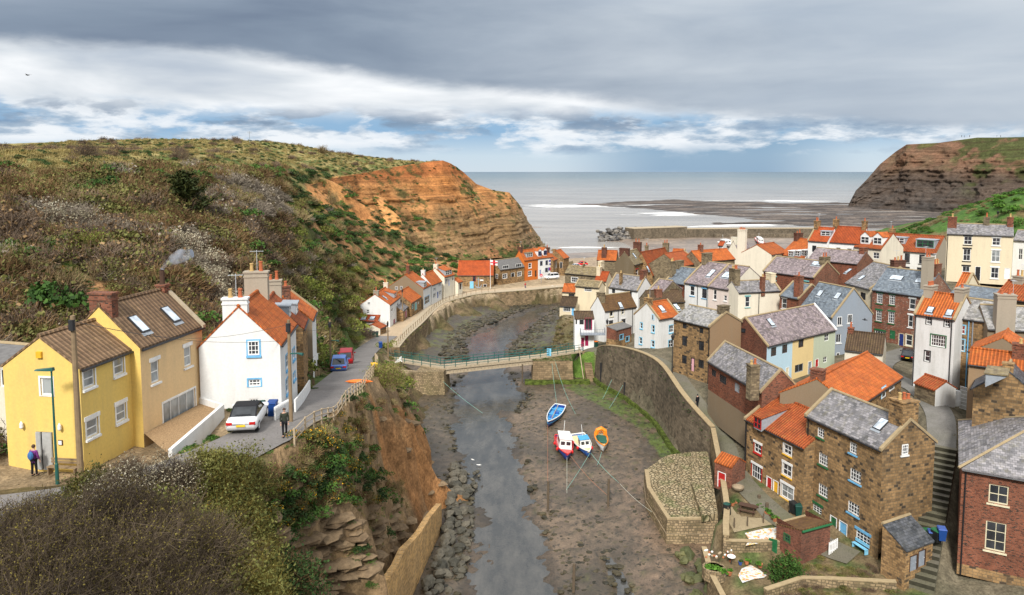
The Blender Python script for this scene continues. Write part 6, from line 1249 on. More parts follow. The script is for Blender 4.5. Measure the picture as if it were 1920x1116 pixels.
BLOS = [(308,432),(345,425),(400,490),(440,540),(470,590),(410,590),(365,530),(325,480)]
PALE = [(395,340),(470,335),(540,370),(545,410),(470,410),(400,370)]
PALE2 = [(20,390),(150,400),(230,430),(230,455),(100,440),(30,420)]
GARD = [(60,440),(100,445),(130,480),(190,520),(230,560),(210,590),(150,570),(110,540),(70,480)]
tries = 0
while tries < 26000:
    tries += 1; y = 15+(rs.random()**1.25)*298; x = -16-rs.random()*min(120, y*.78+8)
    if y < 100 and rs.random() < .35: x = -8-rs.random()*45
    z = LAND.z(x, y)
    if z < 4.6: continue
    px, py = proj((x, y, z))
    if px < -120 or px > 900 or py < 240 or py > 1300: continue
    if onroad(x, y, 4.0 if 58 < y < 128 else 2.3) or not free(x, y, .9) or inpoly(x, y, YARD): continue
    if y > 130 and z < 5.4: continue
    if -40 < x < -20 and 30 < y < 37 : continue
    sl = LAND.slope(x, y); n = fbm(x*.06, y*.06, 3, 3); n2 = fbm(x*.2, y*.2, 8, 3); r_ = rs.random(); s = rs.uniform(.65, 1.35) if rs.random() < .8 else rs.uniform(1.5, 2.4)
    near = y < 92 and x > -17.5
    if near:
        if sl > 2.6 and r_ < .4: continue
        if inpoly(px, py, [(690,775),(740,770),(810,840),(830,950),(780,950),(735,890),(700,830)]) and r_ < .8: continue
        if inpoly(px, py, [(520,930),(700,900),(830,960),(800,1116),(600,1116)]) and r_ < .55: continue
        if r_ < .17: put('yellow_green_scrub' if px < 520 else 'olive_scrub', x, y, s*.7)
        elif r_ < .36: put('dark_gorse', x, y, s*.55)
        elif r_ < .50: put('flowering_gorse' if px > 560 else 'olive_scrub', x, y, s*.55)
        elif r_ < .62: put('green_undergrowth', x, y, s*.5)
        elif r_ < .80: put('dry_grass', x, y, s*.9)
        else: put('tan_scrub', x, y, s*.55)
        continue
    if y < 42 and x > -33: 
        put('green_undergrowth' if r_ < .35 else 'purple_scrub' if r_ < .8 else 'olive_scrub', x, y, s*.5, .8); continue
    if py < 306 or (z > 33 and py < 322+n*20):         # plateau
        if r_ < .25: put('dark_gorse', x, y, rs.uniform(.35,.8))
        elif r_ < .36: put('olive_scrub', x, y, rs.uniform(.3,.7), .8)
        elif r_ < .38: put('purple_scrub', x, y, rs.uniform(.8,1.8))
        else: put('dry_grass', x, y, rs.uniform(.7,1.5))
        continue
    if inpoly(px, py, GARD):
        put('green_grass' if r_ < .6 else 'green_undergrowth', x, y, s*.5, .5) if r_ < .85 else put('flowering_gorse', x, y, .3); continue
    if inpoly(px, py, BLOS): put('blossom_thicket' if r_ < .75 else 'grey_scrub', x, y, s*.8); continue
    if inpoly(px, py, PALE): put('grey_scrub' if r_ < .7 else 'tan_scrub', x, y, s); continue
    if inpoly(px, py, PALE2): put('blossom_thicket' if r_ < .3 else 'grey_scrub' if r_ < .6 else 'purple_scrub', x, y, s*.9); continue
    if y > 165 and px > 640:                            # foot of the orange cliff
        if r_ < .45: put('dark_gorse' if n2 > -.1 else 'green_undergrowth', x, y, s*.8)
        elif r_ < .6: put('tan_scrub', x, y, s*.8)
        continue
    if y > 160 and inpoly(px, py, NABL) and r_ < .9: continue
    if px > 540 and py > 380:
        if py < 480 and px > 570 and r_ < .55: put('dark_gorse', x, y, s*.9); continue
        k = 'olive_scrub' if r_+n2*.6 < .24 else 'yellow_green_scrub' if r_+n2*.6 < .54 else 'tan_scrub' if r_ < .84 else 'grey_scrub' if r_ < .9 else 'green_undergrowth'
        put(k, x, y, s*1.05, 1.15); continue
    if px > 540: put('dark_gorse' if r_ < .6 else 'dry_grass' if r_ < .8 else 'olive_scrub', x, y, s*.8); continue
    v = r_+n*.45
    k = 'purple_scrub' if v < .38 else 'brown_scrub' if v < .66 else 'grey_scrub' if v < .72 else 'olive_scrub' if v < .9 else 'green_undergrowth' if v < .97 else 'tan_scrub'
    if py < 375 and k == 'purple_scrub' and r_ < .5: k = 'brown_scrub'
    put(k, x, y, s*1.05)
def hit(px, py):
    d = ray(px, py); t = 18.0
    while t < 110:
        p = CAMP+d*t
        if p.z < LAND.z(p.x, p.y): return p
        t += .35
    return None
SLOPE = [(330,880),(430,850),(540,820),(615,785),(690,735),(740,765),(728,800),(760,930),(690,945),(600,945),(560,985),(500,1030),(430,1000)]
LEDGE = [(500,960),(760,930),(770,1000),(720,1100),(640,1140),(470,1140)]
for i in range(1500):
    px, py = rs.uniform(330, 780), rs.uniform(735, 1140); r_ = rs.random(); a_ = inpoly(px, py, SLOPE); b_ = inpoly(px, py, LEDGE)
    if not (a_ or b_) or inpoly(px, py, OCH): continue
    g = fbm(px*.012, py*.012, 2, 3)
    if b_ and not a_ and g < .0: continue
    p = hit(px, py)
    if p is None or onroad(p.x, p.y, 2.5): continue
    s = rs.uniform(.45, .95); v = r_+g*.5
    if a_: k = ('yellow_green_scrub' if px < 500 else 'green_undergrowth') if v < .2 else 'dark_gorse' if v < .36 else 'olive_scrub' if v < .48 else 'flowering_gorse' if v < .58 else 'dry_grass' if v < .78 else 'tan_scrub' if v < .92 else 'brown_scrub'
    else: k = 'dark_gorse' if v < .3 else 'green_grass' if v < .65 else 'dry_grass'; s *= .8
    put(k, p.x, p.y, s, .9, p.z, -.15)
for L_, kk, ss_ in ((((345,425),(822,852),60), ('green_undergrowth','bright_scrub','green_grass'), (.25,.5)), (((386,438),(700,775),70), ('green_undergrowth','olive_scrub','bright_scrub','flowering_gorse'), (.25,.55)), (((560,622),(690,790),90), ('green_undergrowth','olive_scrub','green_grass','flowering_gorse'), (.2,.45))):
    for i in range(L_[2]):
        p = hit(rs.uniform(*L_[0]), rs.uniform(*L_[1]))
        if p and free(p.x, p.y, .1) and not onroad(p.x, p.y, 2.1): put(rs.choice(kk), p.x, p.y, rs.uniform(*ss_), .9, p.z)
# tufts on the cliff and at its foot
me = nab.data; nv = len(me.vertices); k = 0
for i in range(1500):
    p = me.vertices[rs.randrange(nv)].co; q = fbm(p.x*.05, p.y*.05, p.z*.06, 3)
    if p.y > 335 or p.z < 2 or p.z > 39: continue
    if (q > .12 and rs.random() < .35) or (p.z < 8.5 and rs.random() < .5): put('dark_gorse', p.x, p.y-.3, rs.uniform(.3,.9), .8, p.z-.2)
# green hill on the right, garden and bank plants
for i in range(1500):
    x = rs.uniform(62, 165); y = rs.uniform(150, 250); z = RLAND.z(x, y); px, py = proj((x, y, z))
    if z < 8 or px > 2000 or px < 1660 or not free(x, y): continue
    put('green_undergrowth' if rs.random() < .75 else 'bright_scrub', x, y, rs.uniform(.8,1.7), .9, z) if fbm(x*.06, y*.06, 0, 2) > -.22 else put('tan_scrub', x, y, rs.uniform(.5,1), .8, z)
for i in range(420):      # bushy garden, banks and wall tops on the right
    x = rs.uniform(20.5, 31); y = rs.uniform(56.5, 62.5); z = RLAND.z(x, y)
    if not free(x, y, .3) or z < 1.4 or (x-20)*.0+ (x > 27 and y > 60.2): continue
    if x > 23.6 or y < 58: put(rs.choice(('tan_scrub','purple_scrub','dry_grass','green_grass','olive_scrub')), x, y, rs.uniform(.25,.55), .8, z)
for i in range(260):
    x = rs.uniform(8.2, 12.6); y = rs.uniform(139, 152); z = RLAND.z(x, y)
    if z > .4 and free(x, y, .2): put(rs.choice(('tan_scrub','dry_grass','olive_scrub','grey_scrub')), x, y, rs.uniform(.3,.7), .7, z)
for i in range(150):
    x = rs.uniform(3.8, 10.2); y = rs.uniform(124.8, 130.8); put(rs.choice(('dry_grass','tan_scrub','green_undergrowth')), x, y, rs.uniform(.2,.45), .6, 3.95)
for i in range(160):
    x = rs.uniform(10.5, 12.9); y = rs.uniform(126, 131); z = RLAND.z(x, y)
    if z > .8: put('green_grass', x, y, rs.uniform(.25,.45), .6, z)
for i in range(200):      # weeds along the quay wall, lane and path edges
    v = q_[rs.randrange(len(q_))]; put(rs.choice(('dry_grass','green_grass','olive_scrub')), v.x+rs.uniform(-.3,.8), v.y+rs.uniform(-.5,.5), rs.uniform(.15,.35), .7, 4.25)
for v in sw:
    for i in range(5): put('green_grass' if rs.random() < .6 else 'dark_gorse', v.x+.25+rs.uniform(-.1,.1), v.y+rs.uniform(-1,1), rs.uniform(.1,.2), .6, v.z-rs.uniform(.3,1.6))
for v in ROADS2:
    if v.y > 125: continue
    for i in range(6):
        sd_ = rs.choice((-1,1)); x = v.x+sd_*rs.uniform(2.1,2.9); y = v.y+rs.uniform(-.8,.8)
        if free(x, y, .1): put(rs.choice(('green_grass','green_undergrowth','dry_grass')), x, y, rs.uniform(.15,.4), .6)
t = 'twig_'
scatter('purple_scrub', [P_twig(i, [V_['twig_purple'], V_['twig_brown']], 520) for i in (1,2,3)], S['purple_scrub'])
scatter('brown_scrub', [P_twig(i, [V_['twig_brown'], V_['olive']], 460, leaf=80) for i in (4,5,6)], S['brown_scrub'])
scatter('grey_scrub', [P_twig(i, [V_['twig_grey'], V_['twig_grey']], 460, leaf=70) for i in (7,8)], S['grey_scrub'])
scatter('tan_scrub', [P_twig(i, [V_['twig_tan'], V_['olive']], 420, leaf=50) for i in (9,10)], S['tan_scrub'])
scatter('olive_scrub', [P_leaf(i, [V_['olive'], V_['twig_brown']], 520, .11, tw=160) for i in (11,12)], S['olive_scrub'])
scatter('yellow_green_scrub', [P_leaf(i, [V_['olive_bright'], V_['twig_tan']], 560, .10, tw=120) for i in (13,14)], S['yellow_green_scrub'])
scatter('dark_gorse', [P_leaf(i, [V_['dark'], V_['twig_purple']], 460, .13, tw=40) for i in (15,16,17)], S['dark_gorse'])
scatter('blossom_thicket', [P_twig(i, [V_['twig_purple'], V_['blossom']], 260, leaf=420, lsize=.034) for i in (18,19)], S['blossom_thicket'])
scatter('green_undergrowth', [P_leaf(i, [V_['green'], V_['twig_brown']], 480, .13) for i in (20,21)], S['green_undergrowth'])
scatter('bright_scrub', [P_leaf(i, [V_['bright'], V_['twig_brown']], 460, .14) for i in (22,23)], S['bright_scrub'])
scatter('dry_grass', [P_grass(i, [V_['straw']]) for i in (24,25,26)], S['dry_grass'])
scatter('green_grass', [P_grass(i, [V_['bright']], 80, .5) for i in (27,28)], S['green_grass'])
def P_flow(seed):
    rg = np.random.default_rng(seed); lb = lobes(rg, 5); v, f = leaves_in(rg, 420, lb, .11); v2, f2 = leaves_in(rg, 110, lb, .08, .08); return rmesh('shrub', [(v, f, 0), (v2, f2, 1)], [V_['olive'], V_['gorse_flower']])
scatter('flowering_gorse', [P_flow(i) for i in (29,30)], S['flowering_gorse'])
# individual trees and shrubs
def bigshrub(name, label, cat, x, y, r, h, mats, nt, nl, z=None, lsize=.06, group=None, seed=1, wid=.008, lean=(.25,.1)):
    z = LAND.z(x, y) if z is None else z; root = empty(name, (x, y, z), label, cat, group); rg = np.random.default_rng(seed)
    lim = []; stem = MB()
    for k in range(9):
        a = k/9*6.283+rg.random(); e = .35+.45*rg.random(); d = Vector((math.cos(a)*r*e, math.sin(a)*r*e, h*(.5+.25*rg.random()))); stem.tube([Vector((x, y, z-.2))+Vector((d.x*.08, d.y*.08, 0)), Vector((x, y, z))+d*.5+ZV*h*.08, Vector((x, y, z))+d], [.05*h/2, .03*h/2, .012*h/2], 5)
    stem.build('stems', M['bark'], root)
    v, f, tip = twigs_in(rg, nt//3, r, h, wid, lean=lean, spread=.3, up=.7); parts = [(v, f, 0)]
    m_ = nt; d = unit(rg.normal(size=(m_, 3))); d[:,2] = np.abs(d[:,2]); lump = 1+.16*np.sin(d[:,:1]*5+seed)+.14*np.sin(d[:,1:2]*7+seed*2)+.08*np.sin(d[:,2:3]*11)
    st = d*np.array([r, r, h])*lump*(.5+.48*rg.random((m_, 1)))+np.array([lean[0], lean[1], 0])*h*.3; dr = unit(d*.55+rg.normal(size=(m_, 3))*.75+np.array([lean[0]*.8, 0, .25])); ln = (.18+.34*rg.random((m_, 1)))*min(r, h)*.62; e = st+dr*ln; sd_ = unit(np.cross(dr, rg.normal(size=(m_, 3)))); ww = wid*(.6+.9*rg.random((m_, 1)))
    parts.append((np.stack([st-sd_*ww, st+sd_*ww, e+sd_*ww*.4, e-sd_*ww*.4], 1).reshape(-1, 3), np.arange(m_*4).reshape(-1, 4), 0)); tip = np.concatenate([tip, e])
    v3, f3, _ = twigs_in(rg, 130, r*.95, h*.95, wid*2.1, lean=lean, spread=.3, up=.7); parts.append((v3, f3, 1 if mats[1] is V_['lichen_twig'] else 0))
    if nl:
        P = tip[rg.integers(0, len(tip), nl)]+rg.normal(size=(nl, 3))*.06*r; u = unit(rg.normal(size=(nl, 3))); w = unit(np.cross(u, rg.normal(size=(nl, 3)))); s = lsize*(.6+.8*rg.random((nl, 1))); v2, f2 = quadset(P, u*s, w*s*.6); parts.append((v2, f2, 1))
    me = rmesh('crown', parts, mats); o = bpy.data.objects.new('crown', me); COL.objects.link(o); o.parent = root; return root
V_['thorn'] = leafmat('foliage_thorn', (.028,.021,.014), (.078,.056,.036), (.14,.105,.068))
FG = [(-13.2,26.5,2.6,3.0,0),(-16.6,30.0,2.7,3.1,0),(-19.4,27.5,2.5,3.0,0),(-16.2,24.0,2.6,2.9,0),(-12.0,30.5,2.3,2.7,1),(-13.6,34.0,2.2,2.5,1),(-18.3,33.0,1.7,2.0,2),(-10.6,26.0,2.0,2.4,2),(-20.5,23.6,2.1,2.4,3),(-10.0,22.4,2.2,2.5,1),(-14.4,36.4,2.0,2.2,1),(-12.2,38.6,1.7,2.0,1),(-17.4,26.6,2.4,3.2,0),(-13.9,30.4,2.4,3.1,0),(-11.4,34.4,1.9,2.2,3),(-15.0,27.6,2.5,3.3,0),(-11.0,29.0,1.9,2.6,1),(-20.6,30.6,1.6,2.0,0),(-20.2,34.2,1.3,1.5,1),(-18.4,34.4,1.4,1.8,2),(-16.7,35.1,1.4,1.9,2),(-15.4,36.6,1.2,1.7,1)]
lab = ['big bare purple brown thorn bush in the foreground, broadest of the foreground bushes','bare thorn bush below the lamp post and the yellow cottage','dense bare thorn bush beside the wooden rails','bare thorn bush at the bottom edge of the frame','thorn bush with green shoots at the edge of the drop to the creek','thorn bush with white blossom below the lane and the white car','small blossoming thorn bush at the foot of the wooden pole','dark green leaning bush overhanging the foreground cliff','leafy dark green bush in the bottom corner under the wooden rails','brown thorn bush low on the foreground slope above the rocky ledges','yellow green bush beside the lane where it passes the terrace wall','olive bush at the outer edge of the lane below the walker','tangled purple thorn bush left of the broadest foreground bush','tall bare thorn bush right of the broadest foreground bush','dark leafy bush on the brow of the near cliff','central bare thorn bush with lichen yellow stems','green brown bush at the lip of the near cliff','low bare bush at the end of the timber rails','olive hedge bush in front of the bench of the yellow cottage','white flowered hedge bush left of the terrace wall','white flowered hedge bush before the gravel terrace','clipped olive hedge bush beside the lane below the white terrace wall']
for i, (x, y, r, h, k) in enumerate(FG):
    ms = ([V_['thorn'], V_['lichen_twig']], [V_['lichen_twig'], V_['olive']], [V_['thorn'], V_['blossom']], [V_['twig_brown'], V_['dark']])[k]
    bigshrub('thorn_bush', lab[i], 'bush', x, y, r, h, ms, (7000,4200,5000,2500)[k], (4200,5200,2600,6000)[k], seed=40+i, lsize=(.025,.045,.03,.06)[k], wid=.007)
bigshrub('round_bush', 'round olive green bush on the slope above the yellow cottage', 'bush', *at_y(158,492,66)[:2], 1.7, 2.4, [V_['twig_brown'], V_['olive_bright']], 1400, 4200, seed=61, lsize=.05)
bigshrub('round_bush', 'domed yellow green bush on the edge of the promontory near the bridge', 'bush', -12.9, 73.4, 2.0, 2.3, [V_['twig_tan'], V_['olive_bright']], 3200, 3600, seed=62, lsize=.045)
bigshrub('round_bush', 'glossy dark green bush beside the brick outhouse', 'bush', *at_z(1474,1078,2.2)[:2], 1.35, 1.9, [V_['twig_brown'], V_['green']], 500, 5200, z=RLAND.z(*at_z(1474,1078,2.2)[:2]), seed=63, lsize=.06, lean=(0,0))
bigshrub('round_bush', 'purple grey bush on the plateau skyline', 'bush', *at_y(160,286,112)[:2], 2.6, 2.4, [V_['twig_purple'], V_['twig_brown']], 1500, 200, seed=64)
bigshrub('round_bush', 'isolated purple bush in the grass of the plateau', 'bush', *at_y(338,290,128)[:2], 2.0, 1.8, [V_['twig_purple'], V_['twig_brown']], 1300, 200, seed=65)
bigshrub('round_bush', 'tan bush clinging to the edge of the orange cliff', 'bush', *at_y(622,400,187)[:2], 2.0, 4.2, [V_['twig_tan'], V_['olive']], 1600, 600, seed=66)
bigshrub('brushwood', 'heap of dead brown brushwood beside the lane below the white cottage', 'brushwood', -28.4, 138.5, 2.4, 2.4, [V_['twig_purple'], V_['twig_brown']], 2600, 0, seed=67, z=4.6)
bigshrub('small_tree', 'small bare tree on the skyline near the cliff end', 'tree', *at_y(603,279,268)[:2], 2.4, 3.0, [V_['twig_tan'], V_['twig_brown']], 700, 60, seed=68, wid=.03)
# windswept dark conifer
p = at_y(372,436,88); z0 = LAND.z(p.x, p.y); root = empty('conifer_tree', (p.x, p.y, z0), 'dark windswept conifer standing out on the scrubby hillside', 'tree'); rg = np.random.default_rng(5)
tb = MB(); tb.tube([(p.x,p.y,z0-.4),(p.x-.4,p.y+.2,z0+1.5),(p.x-1.4,p.y+.3,z0+3.5),(p.x-2.2,p.y+.3,z0+5.6)], [.35,.28,.18,.05], 7)
VV = []; 
for k in range(64):
    t_ = rg.random(); o_ = np.array([p.x-2.2*t_, p.y+.3*t_, z0+.8+4.8*t_]); az_ = rg.random()*6.283; ln = (3.6*(1-t_*.6))*(.6+.5*rg.random()); d = np.array([math.cos(az_)*.9-.22, math.sin(az_)*.8, .34+.25*t_]); d /= np.linalg.norm(d); e = o_+d*ln+np.array([0,0,-.25])
    tb.tube([Vector(o_), Vector(o_+d*ln*.5+np.array([0,0,.1])), Vector(e)], [.07,.045,.015], 4)
    n_ = 110; tt = .25+.8*rg.random((n_, 1)); P = o_+(e-o_)*tt+rg.normal(size=(n_, 3))*np.array([.32,.32,.14])*(1.2-tt*.5); u = unit((e-o_)+rg.normal(size=(n_, 3))*1.2); w = unit(np.cross(u, rg.normal(size=(n_, 3))*.5+np.array([0,0,1]))); s = .16*(.6+.8*rg.random((n_, 1))); VV.append(quadset(P, u*s, w*s*.35)[0])
tb.build('trunk', M['bark'], root); v = np.concatenate(VV)-np.array([p.x, p.y, z0]); me = rmesh('crown', [(v, np.arange(len(v)).reshape(-1, 4), 0)], [V_['conifer']]); o = bpy.data.objects.new('crown', me); COL.objects.link(o); o.parent = root
# creek stones and weed clumps
RKP = []
for i in range(420):
    px, py = rs.uniform(480, 860), rs.uniform(760, 1140)
    if not (inpoly(px, py, LEDGE) or (inpoly(px, py, OCH) and rs.random() < .25)): continue
    p = hit(px, py)
    if p and p.z > 2: RKP.append((p.x, p.y, p.z-.1, rs.uniform(.3,1.2), rs.uniform(.2,.42), 0, 0))
pts = []
for i in range(15000):
    x = rs.uniform(-14, 24); y = 55+rs.random()**1.3*150
    k = (int((y-52)/.5))*int(len(np.arange(-32, 26, .42)))+int((x+32)/.42)
    if k >= len(SDF) or SDF[k] > -.2: continue
    a = fbm(x*.22, y*.22, 0, 5); bb_ = fbm(x*.9, y*.9, 3, 4)
    if bb_+a*.7 < .02 and rs.random() < (.82 if y < 135 else .45): continue
    if x > 11 and y < 90 and rs.random() < .6: continue
    pts.append((x, y, .12+.12*a+(0 if y < 140 else .3), rs.uniform(.14,.42)*(1.5 if y > 140 else 1), rs.uniform(.4,.8), 0, 0))
rk = []
for k in range(4):
    o = rockm[k].build('creek_stone', M['weedrock']); rk.append(o.data); bpy.data.objects.remove(o)
WS = rockmat('weed_clump', (.018,.017,.009), (.075,.06,.03), .55)
for d in rk: d.materials.clear(); d.materials.append(WS)
scatter('seaweed_stones', rk, pts)
rk2 = [d.copy() for d in rk]
for d in rk2: d.materials.clear(); d.materials.append(rockmat('ledge_rock', (.15,.10,.055), (.25,.175,.10), .95) if d is rk2[0] else rk2[0].materials[0])
scatter('sandstone_ledges', rk2, RKP)
# ---------------------------------------------------------------- vehicles, boats, people, street things
def car(label, loc, rz, paint, L=4.2, W=1.75, H=1.45, kind='hatch', roofmat=None, z=None):
    root = empty('car', (0,0,0), label, 'car'); hw = W/2; s = L/4.2
    nose = 1.0 if kind != 'suv' else 1.12
    st = [(-2.1,.86,.62,.86),(-2.02,.97,.32,.93),(-1.5,1,.24,.96),(0,1,.22,.94),(.85,1,.22,.93),(1.5,.98,.24,.83),(1.95,.92,.3,.72),(2.1,.78,.42,.6)]
    rings = []
    for y, w, zb, h in st:
        w *= hw; h *= nose; rings.append([Vector(p) for p in ((-w*.9,y*s,zb),(-w,y*s,zb+.12),(-w*1.0,y*s,.62*nose),(-w*.95,y*s,h-.05),(-w*.8,y*s,h),(w*.8,y*s,h),(w*.95,y*s,h-.05),(w,y*s,.62*nose),(w,y*s,zb+.12),(w*.9,y*s,zb))])
    mb = MB(); mb.loft(rings, smooth=True); mb.build('body', M[paint], root, weld=True)
    g = {'hatch':[(1.0,.88,.9),(.35,.78,1),(-1.1,.76,1),(-1.85,.84,.0)],'suv':[(1.0,.9,.9),(.45,.8,1),(-1.6,.8,1),(-2.0,.86,0)],'conv':[(.75,.88,.9),(.15,.76,1),(-.75,.76,.98),(-1.5,.84,0)]}[kind]
    bz = .93*nose; R_ = []
    for y, w, f in g:
        zt = bz+.02 if f in (.9, 0) else H; w *= hw; R_.append([Vector((-hw*.9, y*s, bz-.04)), Vector((-w, y*s, zt)), Vector((w, y*s, zt)), Vector((hw*.9, y*s, bz-.04))])
    mb = MB(); mb.loft(R_, smooth=False); mb.build('windows', M['carglass'], root)
    rp = MB(); a, b = g[1], g[2]; rp.hexa([Vector((-hw*a[1]-.01, b[0]*s-.08, H-.05)), Vector((hw*a[1]+.01, b[0]*s-.08, H-.05)), Vector((hw*a[1]+.01, a[0]*s+.08, H-.05)), Vector((-hw*a[1]-.01, a[0]*s+.08, H-.05)), Vector((-hw*.7, b[0]*s, H+.03)), Vector((hw*.7, b[0]*s, H+.03)), Vector((hw*.7, a[0]*s, H+.03)), Vector((-hw*.7, a[0]*s, H+.03))])
    for sx in (-1, 1):
        for (y0, w0, f0), (y1, w1, f1) in zip(g, g[1:]):
            z0 = bz if f0 in (.9, 0) else H-.02; z1 = bz if f1 in (.9, 0) else H-.02; rp.tube([(sx*hw*w0, y0*s, z0), (sx*hw*w1, y1*s, z1)], .05, 5)
        if kind == 'suv' or kind == 'hatch': rp.tube([(sx*hw*.9, -.35*s, bz), (sx*hw*.78, -.35*s, H-.02)], .05, 5)
    rp.build('roof', M[roofmat or paint], root)
    if kind == 'conv':
        hb_ = MB(); hb_.hexa([Vector((-hw*.86,-1.5*s,bz-.02)),Vector((hw*.86,-1.5*s,bz-.02)),Vector((hw*.86,-.7*s,bz)),Vector((-hw*.86,-.7*s,bz)),Vector((-hw*.8,-1.32*s,bz+.1)),Vector((hw*.8,-1.32*s,bz+.1)),Vector((hw*.78,-.72*s,H)),Vector((-hw*.78,-.72*s,H))]); hb_.build('folding_hood', M['hood_black'], root)
        wb = MB(); wb.hexa([Vector((-hw*.5,-1.37*s,bz+.1)),Vector((hw*.5,-1.37*s,bz+.1)),Vector((hw*.46,-1.0*s,H-.16)),Vector((-hw*.46,-1.0*s,H-.16)),Vector((-hw*.5,-1.40*s,bz+.13)),Vector((hw*.5,-1.40*s,bz+.13)),Vector((hw*.46,-1.02*s,H-.13)),Vector((-hw*.46,-1.02*s,H-.13))]); wb.build('rear_window', M['carglass'], root)
    for sx in (-1, 1):
        for y in (-1.3*s, 1.32*s):
            w = MB(); w.tube([(sx*(hw-.2), y, .32), (sx*(hw+.0), y, .32)], .32, 14, smooth=False); o = w.build('wheel', M['tyre'], root); w = MB(); w.tube([(sx*(hw-.02), y, .32), (sx*(hw+.02), y, .32)], .19, 10, smooth=False); w.build('rim', M['chrome'], o)
        lb = MB(); lb.box((sx*hw*.74, -2.06*s, .74*nose), .34, .12, .16); lb.build('tail_light', M['lamp_red'], root); lb = MB(); lb.box((sx*hw*.68, 2.0*s, .64*nose), .36, .16, .13); lb.build('headlight', M['glass_pale'], root)
        mm = MB(); mm.box((sx*(hw+.1), .72*s, bz+.06), .2, .1, .13); mm.build('wing_mirror', M[paint], root)
    pl = MB(); pl.box((0, -2.12*s, .6*nose), .52, .03, .12); pl.build('number_plate', M['plate_yellow'], root)
    root.location = loc; root.rotation_euler = (0, 0, rz); return root
def on_land(px, py, z, terr=LAND): p = at_z(px, py, z); return Vector((p.x, p.y, terr.z(p.x, p.y)))
p = at_z(466,790,20.4); car('white convertible with a black fabric hood parked beside the white gabled house', (p.x, p.y, 20.25), R(8), 'car_white', 4.4, 1.8, 1.4, 'conv', 'hood_black')
p = at_z(637,702,14.6); car('light blue small hatchback parked at the side of the lane', (p.x, p.y, LAND.z(p.x, p.y)+.12), R(9), 'car_blue', 3.7, 1.66, 1.5)
p = at_z(639,690,13.4); car('dark red van like car parked in front of the blue hatchback', (p.x, p.y+3.0, LAND.z(p.x, p.y+3)+.12), R(10), 'car_red', 4.0, 1.7, 1.75, 'suv')
p = at_z(957,528,4.3); car('black off road car parked before the stone house on the quay', (p.x, p.y, 4.25), R(118), 'car_dark', 4.4, 1.8, 1.75, 'suv')
p = at_z(1034,523,4.2); car('white off road car parked near the white house with painted signs', (p.x, p.y, 4.22), R(112), 'car_white', 4.5, 1.85, 1.75, 'suv')
p = at_z(1092,499,3.4); car('bright red car parked by the beach behind the mossy roof', (p.x, p.y+3, 3.2), R(100), 'car_bright', 4.2, 1.75, 1.5)
p = at_z(1084,502,3.4); car('pale blue grey car parked next to the bright red car', (p.x-1, p.y+.5, 3.2), R(104), 'car_silver', 4.1, 1.7, 1.45)
p = at_z(1702,672,9.0); car('black hatchback seen from behind in the narrow lane', (p.x, p.y, RLAND.z(p.x, p.y)+.1), R(-30), 'car_dark', 4.0, 1.72, 1.5)
